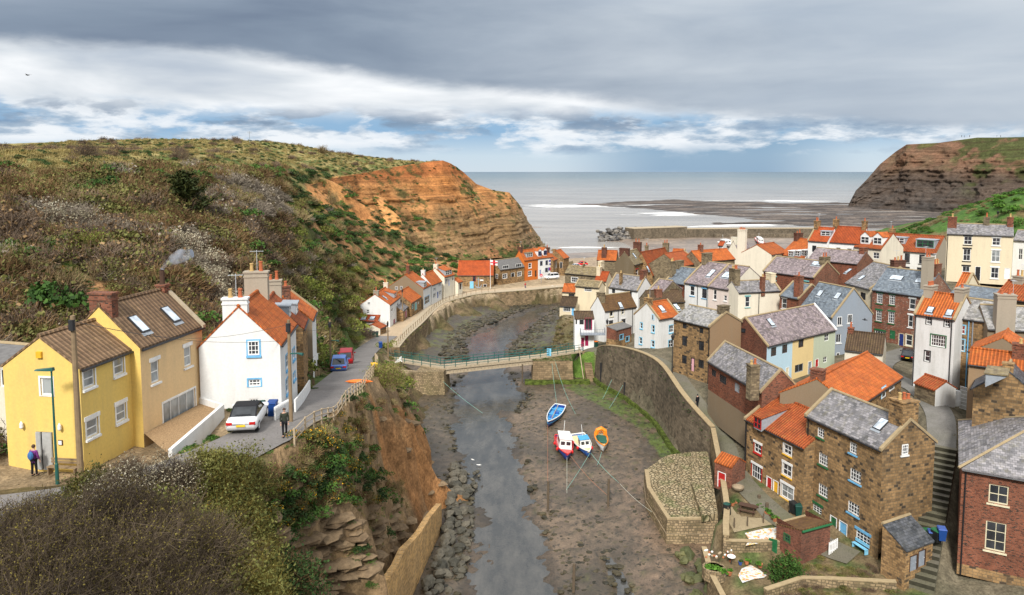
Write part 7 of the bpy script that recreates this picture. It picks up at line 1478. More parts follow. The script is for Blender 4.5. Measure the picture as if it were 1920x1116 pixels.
def boat(label, bow, stern, B, z, hull, rail, deck, kind):
    bw_, st_ = at_z(*bow, z), at_z(*stern, z); d = bw_-st_; d.z = 0; L = d.length; c = (bw_+st_)/2; root = empty('fishing_boat', (0,0,0), label, 'boat'); rings = []; inner = []; n = 11; top = []
    for i in range(n):
        t = i/(n-1); y = (t-.5)*L; w = B/2*(.74+.26*math.sin(math.pi*min(1, t*1.25+.1)))*(1-max(0, (t-.55)/.45)**2.3); w = max(w, .03); sh = .78+.45*max(0, t-.45)**1.4*1.6+.06*(1-t); kb = .0+max(0, t-.8)*1.2
        rings.append([Vector((-w, y, sh)), Vector((-w*.93, y, sh*.55+kb*.4)), Vector((-w*.55, y, .14+kb)), Vector((0, y, kb)), Vector((w*.55, y, .14+kb)), Vector((w*.93, y, sh*.55+kb*.4)), Vector((w, y, sh))]); top.append((w, y, sh))
    mb = MB(); mb.loft(rings, closed=False, cap0=False, cap1=False); mb.face(rings[0]); mb.build('hull', M[hull], root)
    dk = MB(); dz = .42 if kind == 'open' else .2
    for a, b in zip(top, top[1:]): dk.face([(-a[0]*.95, a[1], a[2]-dz), (a[0]*.95, a[1], a[2]-dz), (b[0]*.95, b[1], b[2]-dz), (-b[0]*.95, b[1], b[2]-dz)])
    for a, b in zip(top, top[1:]):
        for s in (-1, 1): dk.face([(s*a[0]*.95, a[1], a[2]-dz), (s*b[0]*.95, b[1], b[2]-dz), (s*b[0]*.96, b[1], b[2]), (s*a[0]*.96, a[1], a[2])])
    dk.build('deck', M[deck], root)
    gw = MB(); 
    for s in (-1, 1): gw.tube([(s*w, y, h+.02) for w, y, h in top], .075, 5)
    gw.tube([(-top[0][0], top[0][1], top[0][2]+.02), (top[0][0], top[0][1], top[0][2]+.02)], .075, 5); gw.build('gunwale', M[rail], root)
    if kind == 'open':
        for y in (-.28, -.02, .22): th = MB(); i = int((y+.5)*(n-1)); th.box((0, y*L, .66), top[i][0]*1.8, .26, .06); th.build('thwart', M['deck_blue'], root)
        pm = MB(); pm.tube([(.2, -L*.42, .95), (-.15, L*.3, 1.0)], .06, 5); pm.build('oar', M['palewood'], root); eb_ = MB(); eb_.box((-.1, -.12*L, .62), .7, .6, .4); eb_.box((.25, .1*L, .55), .5, .5, .3); eb_.build('engine_box', M['hull_mid'], root)
    if kind in ('cabin', 'house'):
        y0, y1, w, h, col = (-.30*L, .12*L, B*.36, 1.25, 'hull_white') if kind == 'cabin' else (-.02*L, .2*L, B*.32, 1.15, 'hull_white'); zb = .6; cb = MB(); cb.hexa([Vector((-w,y0,zb)),Vector((w,y0,zb)),Vector((w,y1,zb)),Vector((-w,y1,zb)),Vector((-w*.86,y0,zb+h)),Vector((w*.86,y0,zb+h)),Vector((w*.86,y1-.22,zb+h)),Vector((-w*.86,y1-.22,zb+h))]); o = cb.build('cabin', M[col], root)
        rf = MB(); rf.box((0,(y0+y1)/2-.1,zb+h+.04), w*1.95, y1-y0+.05, .08); rf.build('cabin_roof', M['hull_white' if kind == 'cabin' else 'deck_blue'], o)
        for s in (-.45, .45): wn = MB(); t_ = .62; wn.box((s*w*.95, y1-.22*t_+.02, zb+h*t_), w*.62, .04, h*.36); wn.build('cabin_window', M['glass'], o)
        for s in (-1, 1): wn = MB(); wn.box((s*w*.925, (y0+y1)/2, zb+h*.62), .05, (y1-y0)*.6, h*.32); wn.build('cabin_window', M['glass'], o)
        ms = MB(); ms.tube([(0, y0+.1, zb+h), (0, y0, zb+h+1.5)], .03, 5); ms.build('mast', M['hull_white'], root)
        for s, y in ((1, -.1), (1, .18), (-1, .3)): fb = MB(); i = int((y+.5)*(n-1)); fb.ball((s*(top[i][0]+.1), y*L, top[i][2]-.05), .17, .17, .22, 8, 6); fb.build('fender', M['car_bright'], root)
    if kind == 'tarp':
        tb_ = MB(); tb_.hexa([Vector((-B*.4,-.2*L,.8)),Vector((B*.4,-.2*L,.8)),Vector((B*.36,.2*L,.85)),Vector((-B*.36,.2*L,.85)),Vector((-B*.33,-.18*L,1.1)),Vector((B*.33,-.18*L,1.1)),Vector((B*.28,.18*L,1.05)),Vector((-B*.28,.18*L,1.05))]); tb_.build('tarpaulin', M['tarp_green'], root)
        tb_ = MB(); tb_.tube([(-B*.36,-.3*L,.8),(-B*.3,-.3*L,1.5),(0,-.3*L,1.75),(B*.3,-.3*L,1.5),(B*.36,-.3*L,.8)], .3, 6); tb_.build('canopy', M['boat_orange'], root)
    root.location = (c.x, c.y, .12); root.rotation_euler = (R(2), R(random.choice((-5, 5))), math.atan2(-d.x, d.y)); return root
boat('open blue and white fishing boat with pale blue inside lying apart on the mud', (1026,799), (1050,760), 2.0, .7, 'hull_blue', 'hull_white', 'deck_blue', 'open')
boat('blue hulled boat with a red deck and a white wheelhouse on the mud', (1063,862), (1053,818), 2.3, .7, 'hull_blue', 'hull_red', 'hull_red', 'cabin')
boat('blue boat with a cream deck and a blue roofed cabin', (1106,856), (1084,815), 2.1, .7, 'hull_mid', 'hull_white', 'deck_cream', 'house')
boat('small boat with a green tarpaulin and an orange canopy', (1131,846), (1124,814), 1.7, .6, 'hull_white', 'boat_orange', 'deck_cream', 'tarp')
p = at_z(748,712,1.6); b_ = boat('white upturned dinghy on the bank below the footbridge', (751,716), (744,698), 1.3, 1.6, 'hull_white', 'hull_white', 'hull_white', 'none'); b_.rotation_euler = (R(150), R(10), R(15)); b_.location = (p.x, p.y, LAND.z(p.x, p.y)+.95); b_.name = 'dinghy'
p = at_z(1423,470,1); b_ = boat('white cabin boat laid up on the harbour sand behind the orange roofs', (1429,462), (1421,446), 2.6, 1.5, 'hull_white', 'hull_red', 'hull_white', 'cabin'); b_.location.z = .8; b_.scale = (1.3, 1.3, 1.3)
b_ = boat('white boat with a tall wheelhouse laid up at the edge of the harbour', (1372,462), (1355,455), 3.0, 1.5, 'hull_white', 'hull_white', 'hull_white', 'cabin'); b_.location.z = .8; b_.scale = (1.4, 1.4, 1.5)
def rope(label, pts, mat, sag=.5, r=.022):
    a, b = pts; P = [a.lerp(b, k/10)-ZV*sag*math.sin(math.pi*k/10) for k in range(11)]; mb = MB(); mb.tube(P, r, 4); tag(mb.build('mooring_rope', M[mat]), label, 'rope')
Z_ = at_z
for lb_, a, b, m_, sg in (('green mooring rope from the abutment to the open blue boat', at_z(1034,672,4), at_z(1045,762,1.0), 'rope_green', .6), ('green rope curving from the abutment down to the mud', at_z(1040,675,4), at_z(1079,776,.3), 'rope_green', .8),
    ('green rope from the left abutment towards the stream', at_z(805,690,3.6), at_z(905,775,.2), 'rope_green', .4), ('short green rope from the seawall to the weedy mud', at_z(1147,712,2.4), at_z(1130,748,.3), 'rope_green', .1), ('second green rope from the seawall to the weedy mud', at_z(1168,722,2.4), at_z(1142,766,.3), 'rope_green', .1),
    ('green rope running from the bow of the cream decked boat to the mud', at_z(1106,850,1.2), at_z(1062,918,.3), 'rope_green', .1), ('pale rope from the red decked boat to the mud', at_z(1063,858,1.2), at_z(1063,925,.3), 'rope_pale', 0), ('green rope from the cream decked boat towards the bastion', at_z(1108,850,1.2), at_z(1160,905,.3), 'rope_green', .2),
    ('long pale rope from the mud to the bastion', at_z(1160,905,.3), at_z(1222,960,1.4), 'rope_pale', .2), ('red rope between the open blue boat and the weedy post', at_z(1027,797,1.0), at_z(1027,920,1.6), 'rope_red', .2), ('short green rope behind the green tarpaulin boat', at_z(1128,848,1.0), at_z(1120,872,.3), 'rope_green', .1), ('thin red rope from the red decked boat to the second post', at_z(1070,855,1.2), at_z(1138,928,1.6), 'rope_red', .3)): rope(lb_, (a, b), m_, sg)
for lb_, px, py, h in (('weedy mooring post beside the stream', 1027, 957, 3.2), ('mooring post with a turquoise band in the middle of the mud', 1140, 948, 3.0), ('short mooring post at the bottom of the mud flat', 1075, 1112, 2.6), ('dark mooring post under the footbridge', 979, 718, 3.2), ('leaning post on the far creek bank', 779, 657, 3.5), ('dark post at the edge of the far creek bank', 744, 660, 3.5)):
    p = at_z(px, py, .2); mb = MB(); mb.tube([(p.x, p.y, -.5), (p.x+.05, p.y, .2+h)], .13, 7); mb.tube([(p.x+.03, p.y, h*.62), (p.x+.03, p.y, h*.62+.1)], .16, 7); tag(mb.build('mooring_post', M['bark']), lb_, 'post')
# poles, lamps, wires
def pole(label, px, py, zb, top_py, r=.14, arm=False, lamp=False, cap=True):
    p = at_z(px, py, zb); d = ray(px, top_py); zt = CAMP.z+d.z*(p.y/d.y); root = empty('utility_pole', p, label, 'pole'); mb = MB(); mb.tube([(p.x, p.y, zb-.5), (p.x, p.y, zt)], [r, r*.72], 9); mb.build('shaft', M['wood'], root)
    if cap: cb = MB(); cb.tube([(p.x, p.y-.12, zt-.75), (p.x, p.y-.12, zt-.2)], .16, 8); cb.build('cable_box', M['iron'], root)
    if lamp: cb = MB(); cb.tube([(p.x, p.y, zt-2.2), (p.x+.6, p.y-.3, zt-2.1), (p.x+1.0, p.y-.5, zt-2.12)], [.05,.05,.1], 6); cb.build('lamp_arm', M['tealpaint'], root)
    return Vector((p.x, p.y, zt-.3))
t1 = pole('thick wooden utility pole in front of the yellow cottage', 152, 899, 19.7, 592, .17); t2_ = pole('wooden pole with a green lamp arm beside the white picket fence', 546, 790, 19.9, 600, .13, lamp=True); t3 = pole('dark wooden pole behind the parked blue hatchback', 621, 714, 14.2, 600, .13, lamp=True)
t4 = pole('wooden pole at the landing of the footbridge', 728, 678, 4.3, 602, .13); t5 = pole('wooden pole before the slate roofed quay cottage', 755, 604, 4.2, 541, .13); t6 = pole('wooden pole in front of the long stone hall', 885, 533, 4.2, 489, .12)
def wire(label, a, b, sag): P = [a.lerp(b, k/12)-ZV*sag*math.sin(math.pi*k/12) for k in range(13)]; mb = MB(); mb.tube(P, .012, 3); tag(mb.build('overhead_wire', M['iron']), label, 'wire')
wire('overhead wire from the thick pole to the white gabled house', t1, HS['L3']['E1']+ZV*.3, .5); wire('overhead wire between the two poles above the terrace', t1, t2_, .9); wire('overhead wire from the picket fence pole to the pole by the blue car', t2_, t3, .6); wire('overhead wire running on towards the bridge pole', t3, t4, .9); wire('overhead wire along the quay cottages', t4, t5, .5)
def lamp(label, px, py, zb, top_py, mat, lantern):
    p = at_z(px, py, zb); d = ray(px, top_py); zt = CAMP.z+d.z*(p.y/d.y); root = empty('street_lamp', p, label, 'street lamp'); mb = MB(); mb.tube([(p.x,p.y,zb-.3),(p.x,p.y,zb+1.1),(p.x,p.y,zb+1.15),(p.x,p.y,zt-.1)], [.10,.09,.065,.045], 8); mb.build('post', M[mat], root); hd = MB()
    if lantern: hd.tube([(p.x,p.y,zt-.75),(p.x,p.y,zt-.7),(p.x,p.y,zt-.15),(p.x,p.y,zt+.15)], [.08,.14,.26,.03], 6, smooth=False); hd.tube([(p.x,p.y,zt+.12),(p.x,p.y,zt+.32)], .03, 5)
    else: hd.hexa([Vector((p.x-.75,p.y-.25,zt-.05)),Vector((p.x+.12,p.y-.12,zt-.1)),Vector((p.x+.12,p.y+.12,zt-.1)),Vector((p.x-.75,p.y-.05,zt-.05)),Vector((p.x-.72,p.y-.22,zt+.02)),Vector((p.x+.1,p.y-.1,zt+.08)),Vector((p.x+.1,p.y+.1,zt+.08)),Vector((p.x-.72,p.y-.08,zt+.02))])
    hd.build('lamp_head', M[mat], root)
lamp('green street lamp in front of the yellow cottage door', 108, 908, 19.6, 692, 'tealpaint', False); lamp('slim green street lamp at the foot of the scrubby slope', 646, 634, 5.5, 594, 'tealpaint', False)
lamp('black lantern lamp post beside the white balcony house', 1138, 652, 4.7, 600, 'iron', True); lamp('black lantern lamp post in front of the sandstone house', 1260, 703, 7.9, 628, 'iron', True); lamp('lamp post on the green hill behind the cream terrace house', 1870, 420, 24.5, 396, 'iron', True)
p = at_z(919.5,541,4.2); root = empty('flagpole', p, 'white flagpole with a red and white flag beside the stone hall', 'flagpole'); mb = MB(); mb.tube([p, p+ZV*8.2], [.08,.05], 6); mb.build('pole', M['whitepaint'], root); mb = MB()
for i in range(6):
    f = lambda k: p+Vector((.06+k*.32, -.12*math.sin(k*1.1), 7.9-.06*k)); mb.face([f(i), f(i+1), f(i+1)-ZV*1.3, f(i)-ZV*1.3], mi=1 if i in (2,3) else 0)
mb.box(p+Vector((1.0,-.18,7.15)), 1.9, .02, .28, mi=1); mb.build('flag', [M['whitepaint'], M['flagred']], root)
# fences
def fence(name, label, pts, h, sp_, mat, rails, pr=.05, terr=LAND):
    root = empty(name, pts[0], label, 'fence'); d = 0; P = []; last = None
    for a, b in zip(pts, pts[1:]):
        L_ = (b-a).length; k = 0
        while d < L_: q = a.lerp(b, d/L_); P.append(Vector((q.x, q.y, terr.z(q.x, q.y) if terr else q.z))); d += sp_
        d -= L_
    for q in P: mb = MB(); mb.box(q+ZV*(h/2-.1), pr*2, pr*2, h+.2); mb.build('post', mat, root)
    if rails: mb = MB(); [mb.tube([q+ZV*(h*f) for q in P], .038, 4) for f in rails]; mb.build('rails', mat, root)
    return root
off = []
for i, v in enumerate(ROADS2):
    if 43 < v.y < 92: d = (ROADS2[min(i+1,len(ROADS2)-1)]-ROADS2[i-1]); d.z = 0; d.normalize(); off.append(v+Vector((d.y, -d.x, 0))*2.35)
fence('wooden_fence', 'weathered wooden rail fence along the outer edge of the steep lane', off, 1.1, 1.5, M['palewood'], (.35,.65,.95))
fence('quay_fence', 'row of wooden posts with wires along the top of the quay wall', [Vector((v.x+.25*0, v.y, 4.3))+Vector((-.5,.35,0)) for v in q_ if v.y < 195], 1.15, 1.9, M['wood'], (.9,), terr=None)
for lb_, P in (('white picket fence beside the parking bay', [(442,768),(470,735),(515,680)]), ('white picket fence along the cottage gardens', [(540,692),(580,645),(612,590)])):
    pts = [on_land(*K('B', a, b), 19.8-(0 if i == 0 else .9*i)*(lb_[19] == 'a')) for i, (a, b) in enumerate(P)]; r_ = fence('picket_fence', lb_, pts, 1.0, .32, M['whitepaint'], (.3,.75), .06)
fence('timber_rails', 'pale timber rails above the grass at the left edge of the frame', [at_z(-20,978,20.3), at_z(48,968,20.3)], .5, 1.2, M['palewood'], (.9,), terr=None); fence('timber_rails', 'lower timber rail on the grass at the left edge of the frame', [at_z(-20,1005,20.1), at_z(46,992,20.1)], .4, 1.2, M['palewood'], (.9,), terr=None)
# bins
def bin_(label, loc, rz, body, lid, k=1.0):
    root = empty('wheelie_bin', (0,0,0), label, 'bin'); mb = MB(); mb.hexa([Vector((-.22,-.24,.08)),Vector((.22,-.24,.08)),Vector((.22,.2,.08)),Vector((-.22,.2,.08)),Vector((-.29,-.33,.98)),Vector((.29,-.33,.98)),Vector((.29,.33,.98)),Vector((-.29,.33,.98))]); mb.build('body', M[body], root)
    mb = MB(); mb.hexa([Vector((-.31,-.37,.985)),Vector((.31,-.37,.985)),Vector((.31,.36,1.0)),Vector((-.31,.36,1.0)),Vector((-.27,-.3,1.05)),Vector((.27,-.3,1.05)),Vector((.27,.33,1.09)),Vector((-.27,.33,1.09))]); mb.build('lid', M[lid], root)
    for s in (-.25, .25): mb = MB(); mb.tube([(s-.04,.24,.12),(s+.04,.24,.12)], .12, 8); mb.build('wheel', M['tyre'], root)
    root.location = loc; root.rotation_euler = (0,0,rz); root.scale = (k,k,k); return root
for lb_, q, z, body, lid, tr in (('dark green wheelie bin beside the white convertible', K('B',377,700), 19.9, 'bingreen', 'bingreen', LAND), ('blue wheelie bin against the white gabled house', K('B',427,722), 19.9, 'binblue', 'binblue', LAND), ('dark green wheelie bin on the terrace behind the picket fence', K('N5',232,915), 17.2, 'bingreen', 'bingreen', LAND),
    ('first of three green bins below the white lean-to, nearest the brown shed', K('C',214,778), 4.3, 'bingreen', 'binblack', LAND), ('middle one of three green bins below the white lean-to', K('C',240,778), 4.3, 'bingreen', 'binblack', LAND), ('green bin nearest the stone store of the three below the lean-to', K('C',266,778), 4.3, 'bingreen', 'binblack', LAND), ('blue wheelie bin at the bend of the quay road', K('C',294,890), 4.4, 'binblue', 'binblue', LAND),
    ('green bin with an orange lid outside the balcony house', K('D',387,997), 4.9, 'bingreen', 'orange', RLAND), ('green wheelie bin against the stone cottage with the yellow door', K('I',623,597), 3.6, 'bingreen', 'bingreen', RLAND), ('black bin beside the green bin under the downpipe', K('I',592,583), 3.6, 'binblack', 'binblack', RLAND),
    ('green lidded bin behind the slate lean-to, nearest the lean-to', K('J',432,770), 5.3, 'binblack', 'greenpaint', RLAND), ('blue lidded bin behind the slate lean-to, nearest the lean-to', K('J',462,772), 5.7, 'binblack', 'midblue', RLAND), ('green lidded bin between two blue ones on the steps', K('J',490,765), 6.0, 'binblack', 'greenpaint', RLAND), ('blue wheelie bin at the edge of the stepped lane', K('J',520,755), 6.3, 'binblue', 'midblue', RLAND)):
    p = at_z(*q, z); zz = tr.z(p.x, p.y); bin_(lb_, (p.x, p.y, max(zz, z-.6) if tr is RLAND and z > 5 else zz+.02), R(random.uniform(-20,20)), body, lid, 1.05)
# ---------------------------------------------------------------- people and small things
def skin(name, J, E, mat, parent, root_i=0, sub=1):
    me = bpy.data.meshes.new(name); me.from_pydata([j[:3] for j in J], E, []); o = bpy.data.objects.new(name, me); COL.objects.link(o); o.parent = parent
    sk = o.modifiers.new('skin', 'SKIN'); 
    if not me.skin_vertices: me.attributes  # created by the modifier
    bm = bmesh.new(); bm.from_mesh(me); ly = bm.verts.layers.skin.verify()
    for v, j in zip(bm.verts, J): v[ly].radius = (j[3], j[4] if len(j) > 4 else j[3]); v[ly].use_root = (v.index == root_i)
    bm.to_mesh(me); bm.free(); sk.use_smooth_shade = True
    sb = o.modifiers.new('sub', 'SUBSURF'); sb.levels = sub; sb.render_levels = sub; me.materials.append(mat); return o
def person(label, loc, rz, coat, legs, hair, pack=None, stride=.18, h=1.72):
    root = empty('person', (0,0,0), label, 'person'); k = h/1.72
    J = [(0,0,.95,.13,.10),(0,0,1.15,.12,.09),(0,.01,1.38,.15,.10),(0,.01,1.47,.055),(0,.03,1.53,.05),(0,.04,1.60,.085,.095),(0,.045,1.67,.075,.085),
         (.17,.01,1.40,.055),(.23,.02,1.14,.042),(.22,.12,.92,.033),(.22,.15,.86,.03),(-.17,.01,1.40,.055),(-.23,-.02,1.14,.042),(-.23,.04,.90,.033),(-.23,.07,.83,.03),
         (.09,0,.90,.085),(.10,stride*.5,.49,.058),(.10,stride*.9,.09,.042),(.10,stride*.9+.15,.04,.035),(-.09,0,.90,.085),(-.10,-stride*.35,.49,.058),(-.10,-stride,.10,.042),(-.10,-stride+.15,.04,.035)]
    E = [(0,1),(1,2),(2,3),(3,4),(4,5),(5,6),(2,7),(7,8),(8,9),(9,10),(2,11),(11,12),(12,13),(13,14),(0,15),(15,16),(16,17),(17,18),(0,19),(19,20),(20,21),(21,22)]
    skin('body', J, E, M['skin'], root)
    g = .022
    sel = [0,1,2,7,8,9,11,12,13]; m_ = {s: i for i, s in enumerate(sel)}; Jc = [tuple(J[s][:3])+tuple(r+g+(.015 if s < 3 else 0) for r in (J[s][3:] if len(J[s]) > 4 else (J[s][3],)*2)) for s in sel]; Jc.append((0,0,.74,.16,.13))
    skin('coat', Jc, [(m_[a], m_[b]) for a, b in E if a in m_ and b in m_]+[(0, len(Jc)-1)], M[coat], root)
    sel = [0,15,16,17,19,20,21]; m_ = {s: i for i, s in enumerate(sel)}; Jc = [tuple(J[s][:3])+tuple(r+.012 for r in (J[s][3:] if len(J[s]) > 4 else (J[s][3],)*2)) for s in sel]
    skin('trousers', Jc, [(m_[a], m_[b]) for a, b in E if a in m_ and b in m_], M[legs], root)
    hb = MB(); hb.ball((0, .02, 1.655), .098, .105, .10, 9, 6); hb.build('hair', M[hair], root)
    for s, y in ((.10, stride*.9+.07), (-.10, -stride+.07)): b_ = MB(); b_.ball((s, y, .045), .055, .14, .05, 8, 5); b_.build('shoe', M['blackpaint'], root)
    for s in (-1, 1):     # hand: palm with five fingers
        bx, by, bz = J[10 if s > 0 else 14][:3]
        hj = [(bx,by,bz,.032,.018),(bx,by+.02,bz-.07,.036,.016)]; he = [(0,1)]
        for q in range(4): i = len(hj); hj += [(bx+(q-1.5)*.018, by+.03, bz-.10, .009), (bx+(q-1.5)*.019, by+.035+.012*(q == 1), bz-.14-.008*(q in (1,2)), .007)]; he += [(1, i), (i, i+1)]
        i = len(hj); hj += [(bx-s*.035, by+.03, bz-.05, .009), (bx-s*.045, by+.045, bz-.085, .008)]; he += [(0, i), (i, i+1)]
        skin('hand', hj, he, M['skin'], root, sub=1)
    if pack: b_ = MB(); b_.ball((0, -.2, 1.2), .17, .12, .24, 8, 6); b_.build('backpack', M[pack], root)
    root.location = loc; root.rotation_euler = (0, 0, rz); root.scale = (k, k, k); return root
t1_ = HS['L1']; dp = t1_['E1']+t1_['n']*(2*t1_['w'])*.52-t1_['a']*.75
person('person in a purple jacket with a blue backpack at the curtained doorway', (dp.x, dp.y, LAND.z(dp.x, dp.y)+.03), R(-10), 'purplecloth', 'blackcloth', 'brownpaint', 'bluecloth', .05)
p = at_z(534,817,20.3); person('person in a dark olive coat walking along the lane', (p.x, p.y, LAND.z(p.x, p.y)+.13), R(200), 'greencloth', 'blackcloth', 'brownpaint')
p = Vector((23.15, 91.0, 7)); person('person in a long black coat walking on the path above the seawall', (p.x, p.y, RLAND.z(p.x, p.y)+.1), R(25), 'blackcloth', 'blackcloth', 'blackpaint', None, .22, 1.78)
p = at_z(989,541,4.2); person('person in a red top standing in front of the stone hall', (p.x-.6, p.y, 4.2), R(120), 'redpaint', 'darkblue', 'brownpaint', None, .05)
for i, px in enumerate((1803, 1808, 1818, 1869, 1876)):
    p = at_y(px, 258.5, 716); person(('tiny distant figure on the far clifftop, %s' % ('leftmost of all','second from the left','alone between the two pairs','nearer of the right hand pair','rightmost of all'))[:200] if False else 'tiny distant figure on the far clifftop, '+('leftmost of the five','second from the left','middle one standing alone','fourth from the left','rightmost of the five')[i], (p.x, p.y, 68.6), R(i*70), 'blackcloth', 'blackcloth', 'blackpaint', None, .1, 2.0)
# black dog
p = at_z(1272,722,7.9); root = empty('dog', (0,0,0), 'black dog trotting ahead of the walker on the path', 'dog')
J = [(0,0,.52,.13,.14),(0,.28,.55,.15,.17),(0,-.28,.55,.11,.13),(0,.42,.68,.09),(0,.52,.80,.085),(0,.66,.77,.045),(.08,.26,.40,.055),(.08,.24,.22,.03),(.08,.28,.04,.03),(-.08,.28,.40,.055),(-.08,.36,.22,.03),(-.08,.34,.04,.03),(.08,-.32,.42,.07),(.08,-.24,.28,.035),(.08,-.36,.18,.025),(.08,-.32,.04,.03),(-.08,-.32,.42,.07),(-.08,-.34,.28,.035),(-.08,-.46,.18,.025),(-.08,-.42,.04,.03),(0,-.42,.62,.03),(0,-.62,.72,.018)]
skin('body', J, [(0,1),(0,2),(1,3),(3,4),(4,5),(1,6),(6,7),(7,8),(1,9),(9,10),(10,11),(2,12),(12,13),(13,14),(14,15),(2,16),(16,17),(17,18),(18,19),(2,20),(20,21)], M['blackcloth'], root)
for s in (-1, 1): b_ = MB(); b_.ball((s*.06,.48,.86), .03,.025,.06,6,4); b_.build('ear', M['blackcloth'], root)
root.location = (p.x, p.y, RLAND.z(p.x, p.y)+.1); root.rotation_euler = (0,0,R(150))
# smoke and flue of the peach house
t2 = HS['L2']; c = t2['E2']-t2['a']*.32+t2['n']*t2['w']+ZV*(t2['dz']+.35); fl = MB(); fl.tube([c, c+ZV*.15, c+ZV*1.05, c+ZV*1.1], [.24,.17,.16,.2], 9); o = fl.build('flue', M['brownpaint'], None)
o2 = [x for x in bpy.data.objects if x.get('label', '').startswith('peach')][0]; o.parent = o2; o.location = o.location-o2.location
m = bpy.data.materials.new('smoke'); m.use_nodes = True; nt_ = NT(m.node_tree); nt_.n.clear(); ou = nt_.N('ShaderNodeOutputMaterial'); pv = nt_.N('ShaderNodeVolumePrincipled'); nt_.L(pv.outputs[0], ou.inputs['Volume']); pv.inputs['Color'].default_value = (.85,.9,1,1)
nz = nt_.noise(wpos(nt_), 1.6, 4, .6); nt_.L(nt_.ramp(nz, [(.42, 0), (.7, (2.6,2.6,2.6))]), pv.inputs['Density'])
mb = MB(); mb.tube([c+ZV*1.15, c+Vector((.25,0,1.4)), c+Vector((.7,.1,1.75)), c+Vector((1.3,.2,2.05)), c+Vector((2.0,.2,2.2))], [.12,.22,.4,.5,.3], 8); tag(mb.build('chimney_smoke', m), kind='stuff')
# cottage fittings: lamps, alarm, bench
L1 = t1_; gp = lambda f, z, d=.06: L1['E1']+L1['n']*(2*L1['w']*f)-L1['a']*d+ZV*(z-L1['z'])
yr = [x for x in bpy.data.objects if x.get('label', '').startswith('bright yellow')][0]
def fit(name, mb, mat, par): o = mb.build(name, mat, par); return o
mb = MB(); mb.box(gp(.5, 26.15), .3, .16, .34, L1['n'], L1['a']); fit('alarm_box', mb, M['yellowpaint'], yr)
for f in (.27, .77): mb = MB(); q = gp(f, 22.2, .16); mb.tube([q-ZV*.2, q-ZV*.1, q+ZV*.1, q+ZV*.24], [.03,.1,.09,.02], 7); fit('wall_lamp', mb, M['whitepaint'], yr)
mb = MB(); mb.box(gp(.29, 21.3, .03), .26, .04, .28, L1['n'], L1['a']); fit('number_plaque', mb, M['brownpaint'], yr); mb = MB(); mb.box(gp(.29, 21.3, .06), .19, .03, .21, L1['n'], L1['a']); fit('plaque_face', mb, M['whitepaint'], yr)
dx0, dx1, dz0, dz1 = .40, .60, 19.75, 21.85; mb = MB()
for i in range(14):
    f = dx0+(dx1-dx0)*(i+.5)/14
    if 8 <= i <= 9: continue
    q = gp(f, (dz0+dz1)/2, .07); mb.tube([Vector((q.x, q.y, dz0)), Vector((q.x, q.y, dz1))], .055, 5)
fit('door_curtain', mb, M['curtain'], yr)
mb = MB(); q = gp(.5, (dz0+dz1)/2, .015); mb.box(q, (dx1-dx0)*2*L1['w']+.05, .03, dz1-dz0, L1['n'], L1['a']); fit('doorway', mb, M['blackpaint'], yr)
def bench(label, c, u, v, mat, w=1.5):
    root = empty('bench', c, label, 'bench'); 
    for k in range(3): mb = MB(); mb.box(c+v*(.12*k)+ZV*.45, w, .1, .04, u, v); mb.build('seat_slat', mat, root)
    for k in range(2): mb = MB(); mb.box(c+v*.36+ZV*(.62+.16*k), w, .04, .12, u, v); mb.build('back_slat', mat, root)
    for s in (-1, 1): mb = MB(); mb.box(c+u*(s*w*.45)+v*.14+ZV*.22, .06, .36, .44, u, v); mb.build('leg', mat, root)
bench('wooden bench against the yellow wall right of the doorway', Vector((*(gp(.17, 20, .75).xy), 19.75)), L1['n'], L1['a'], M['wood'], 1.7)
h1 = HS['R1']; bp_ = on_plane(*K('I',1025,812), h1['E1']-h1['n']*.5, h1['n']); bench('pale blue bench beneath the blue shuttered window', Vector((bp_.x, bp_.y, RLAND.z(bp_.x, bp_.y))), h1['a'], h1['n'], M['skyblue'], 1.6)
mb = MB(); a_ = at_z(*K('I',828,848), 2.9); b_ = at_z(*K('I',880,820), 2.9)
root = empty('gate', a_, 'white wooden picket gate in front of the pale blue door', 'gate')
for k in range(6): q = a_.lerp(b_, k/5); mb = MB(); mb.box(q+ZV*.55, .1, .05, 1.1); mb.build('picket', M['whitepaint'], root)
mb = MB(); [mb.tube([a_+ZV*z_, b_+ZV*z_], .04, 4) for z_ in (.25, .9)]; mb.build('rails', M['whitepaint'], root)
a_ = at_z(*K('I',432,828), 2.4); b_ = at_z(*K('I',478,842), 2.4); root = empty('gate', a_, 'dark green slatted gate between the garden steps and the brick outhouse', 'gate')
for k in range(7): q = a_.lerp(b_, k/6); mb = MB(); mb.box(q+ZV*.6, .12, .05, 1.3); mb.build('slat', M['greenpaint'], root)
mb = MB(); [mb.tube([a_+ZV*z_, b_+ZV*z_], .04, 4) for z_ in (.3, 1.0)]; mb.build('rails', M['greenpaint'], root)
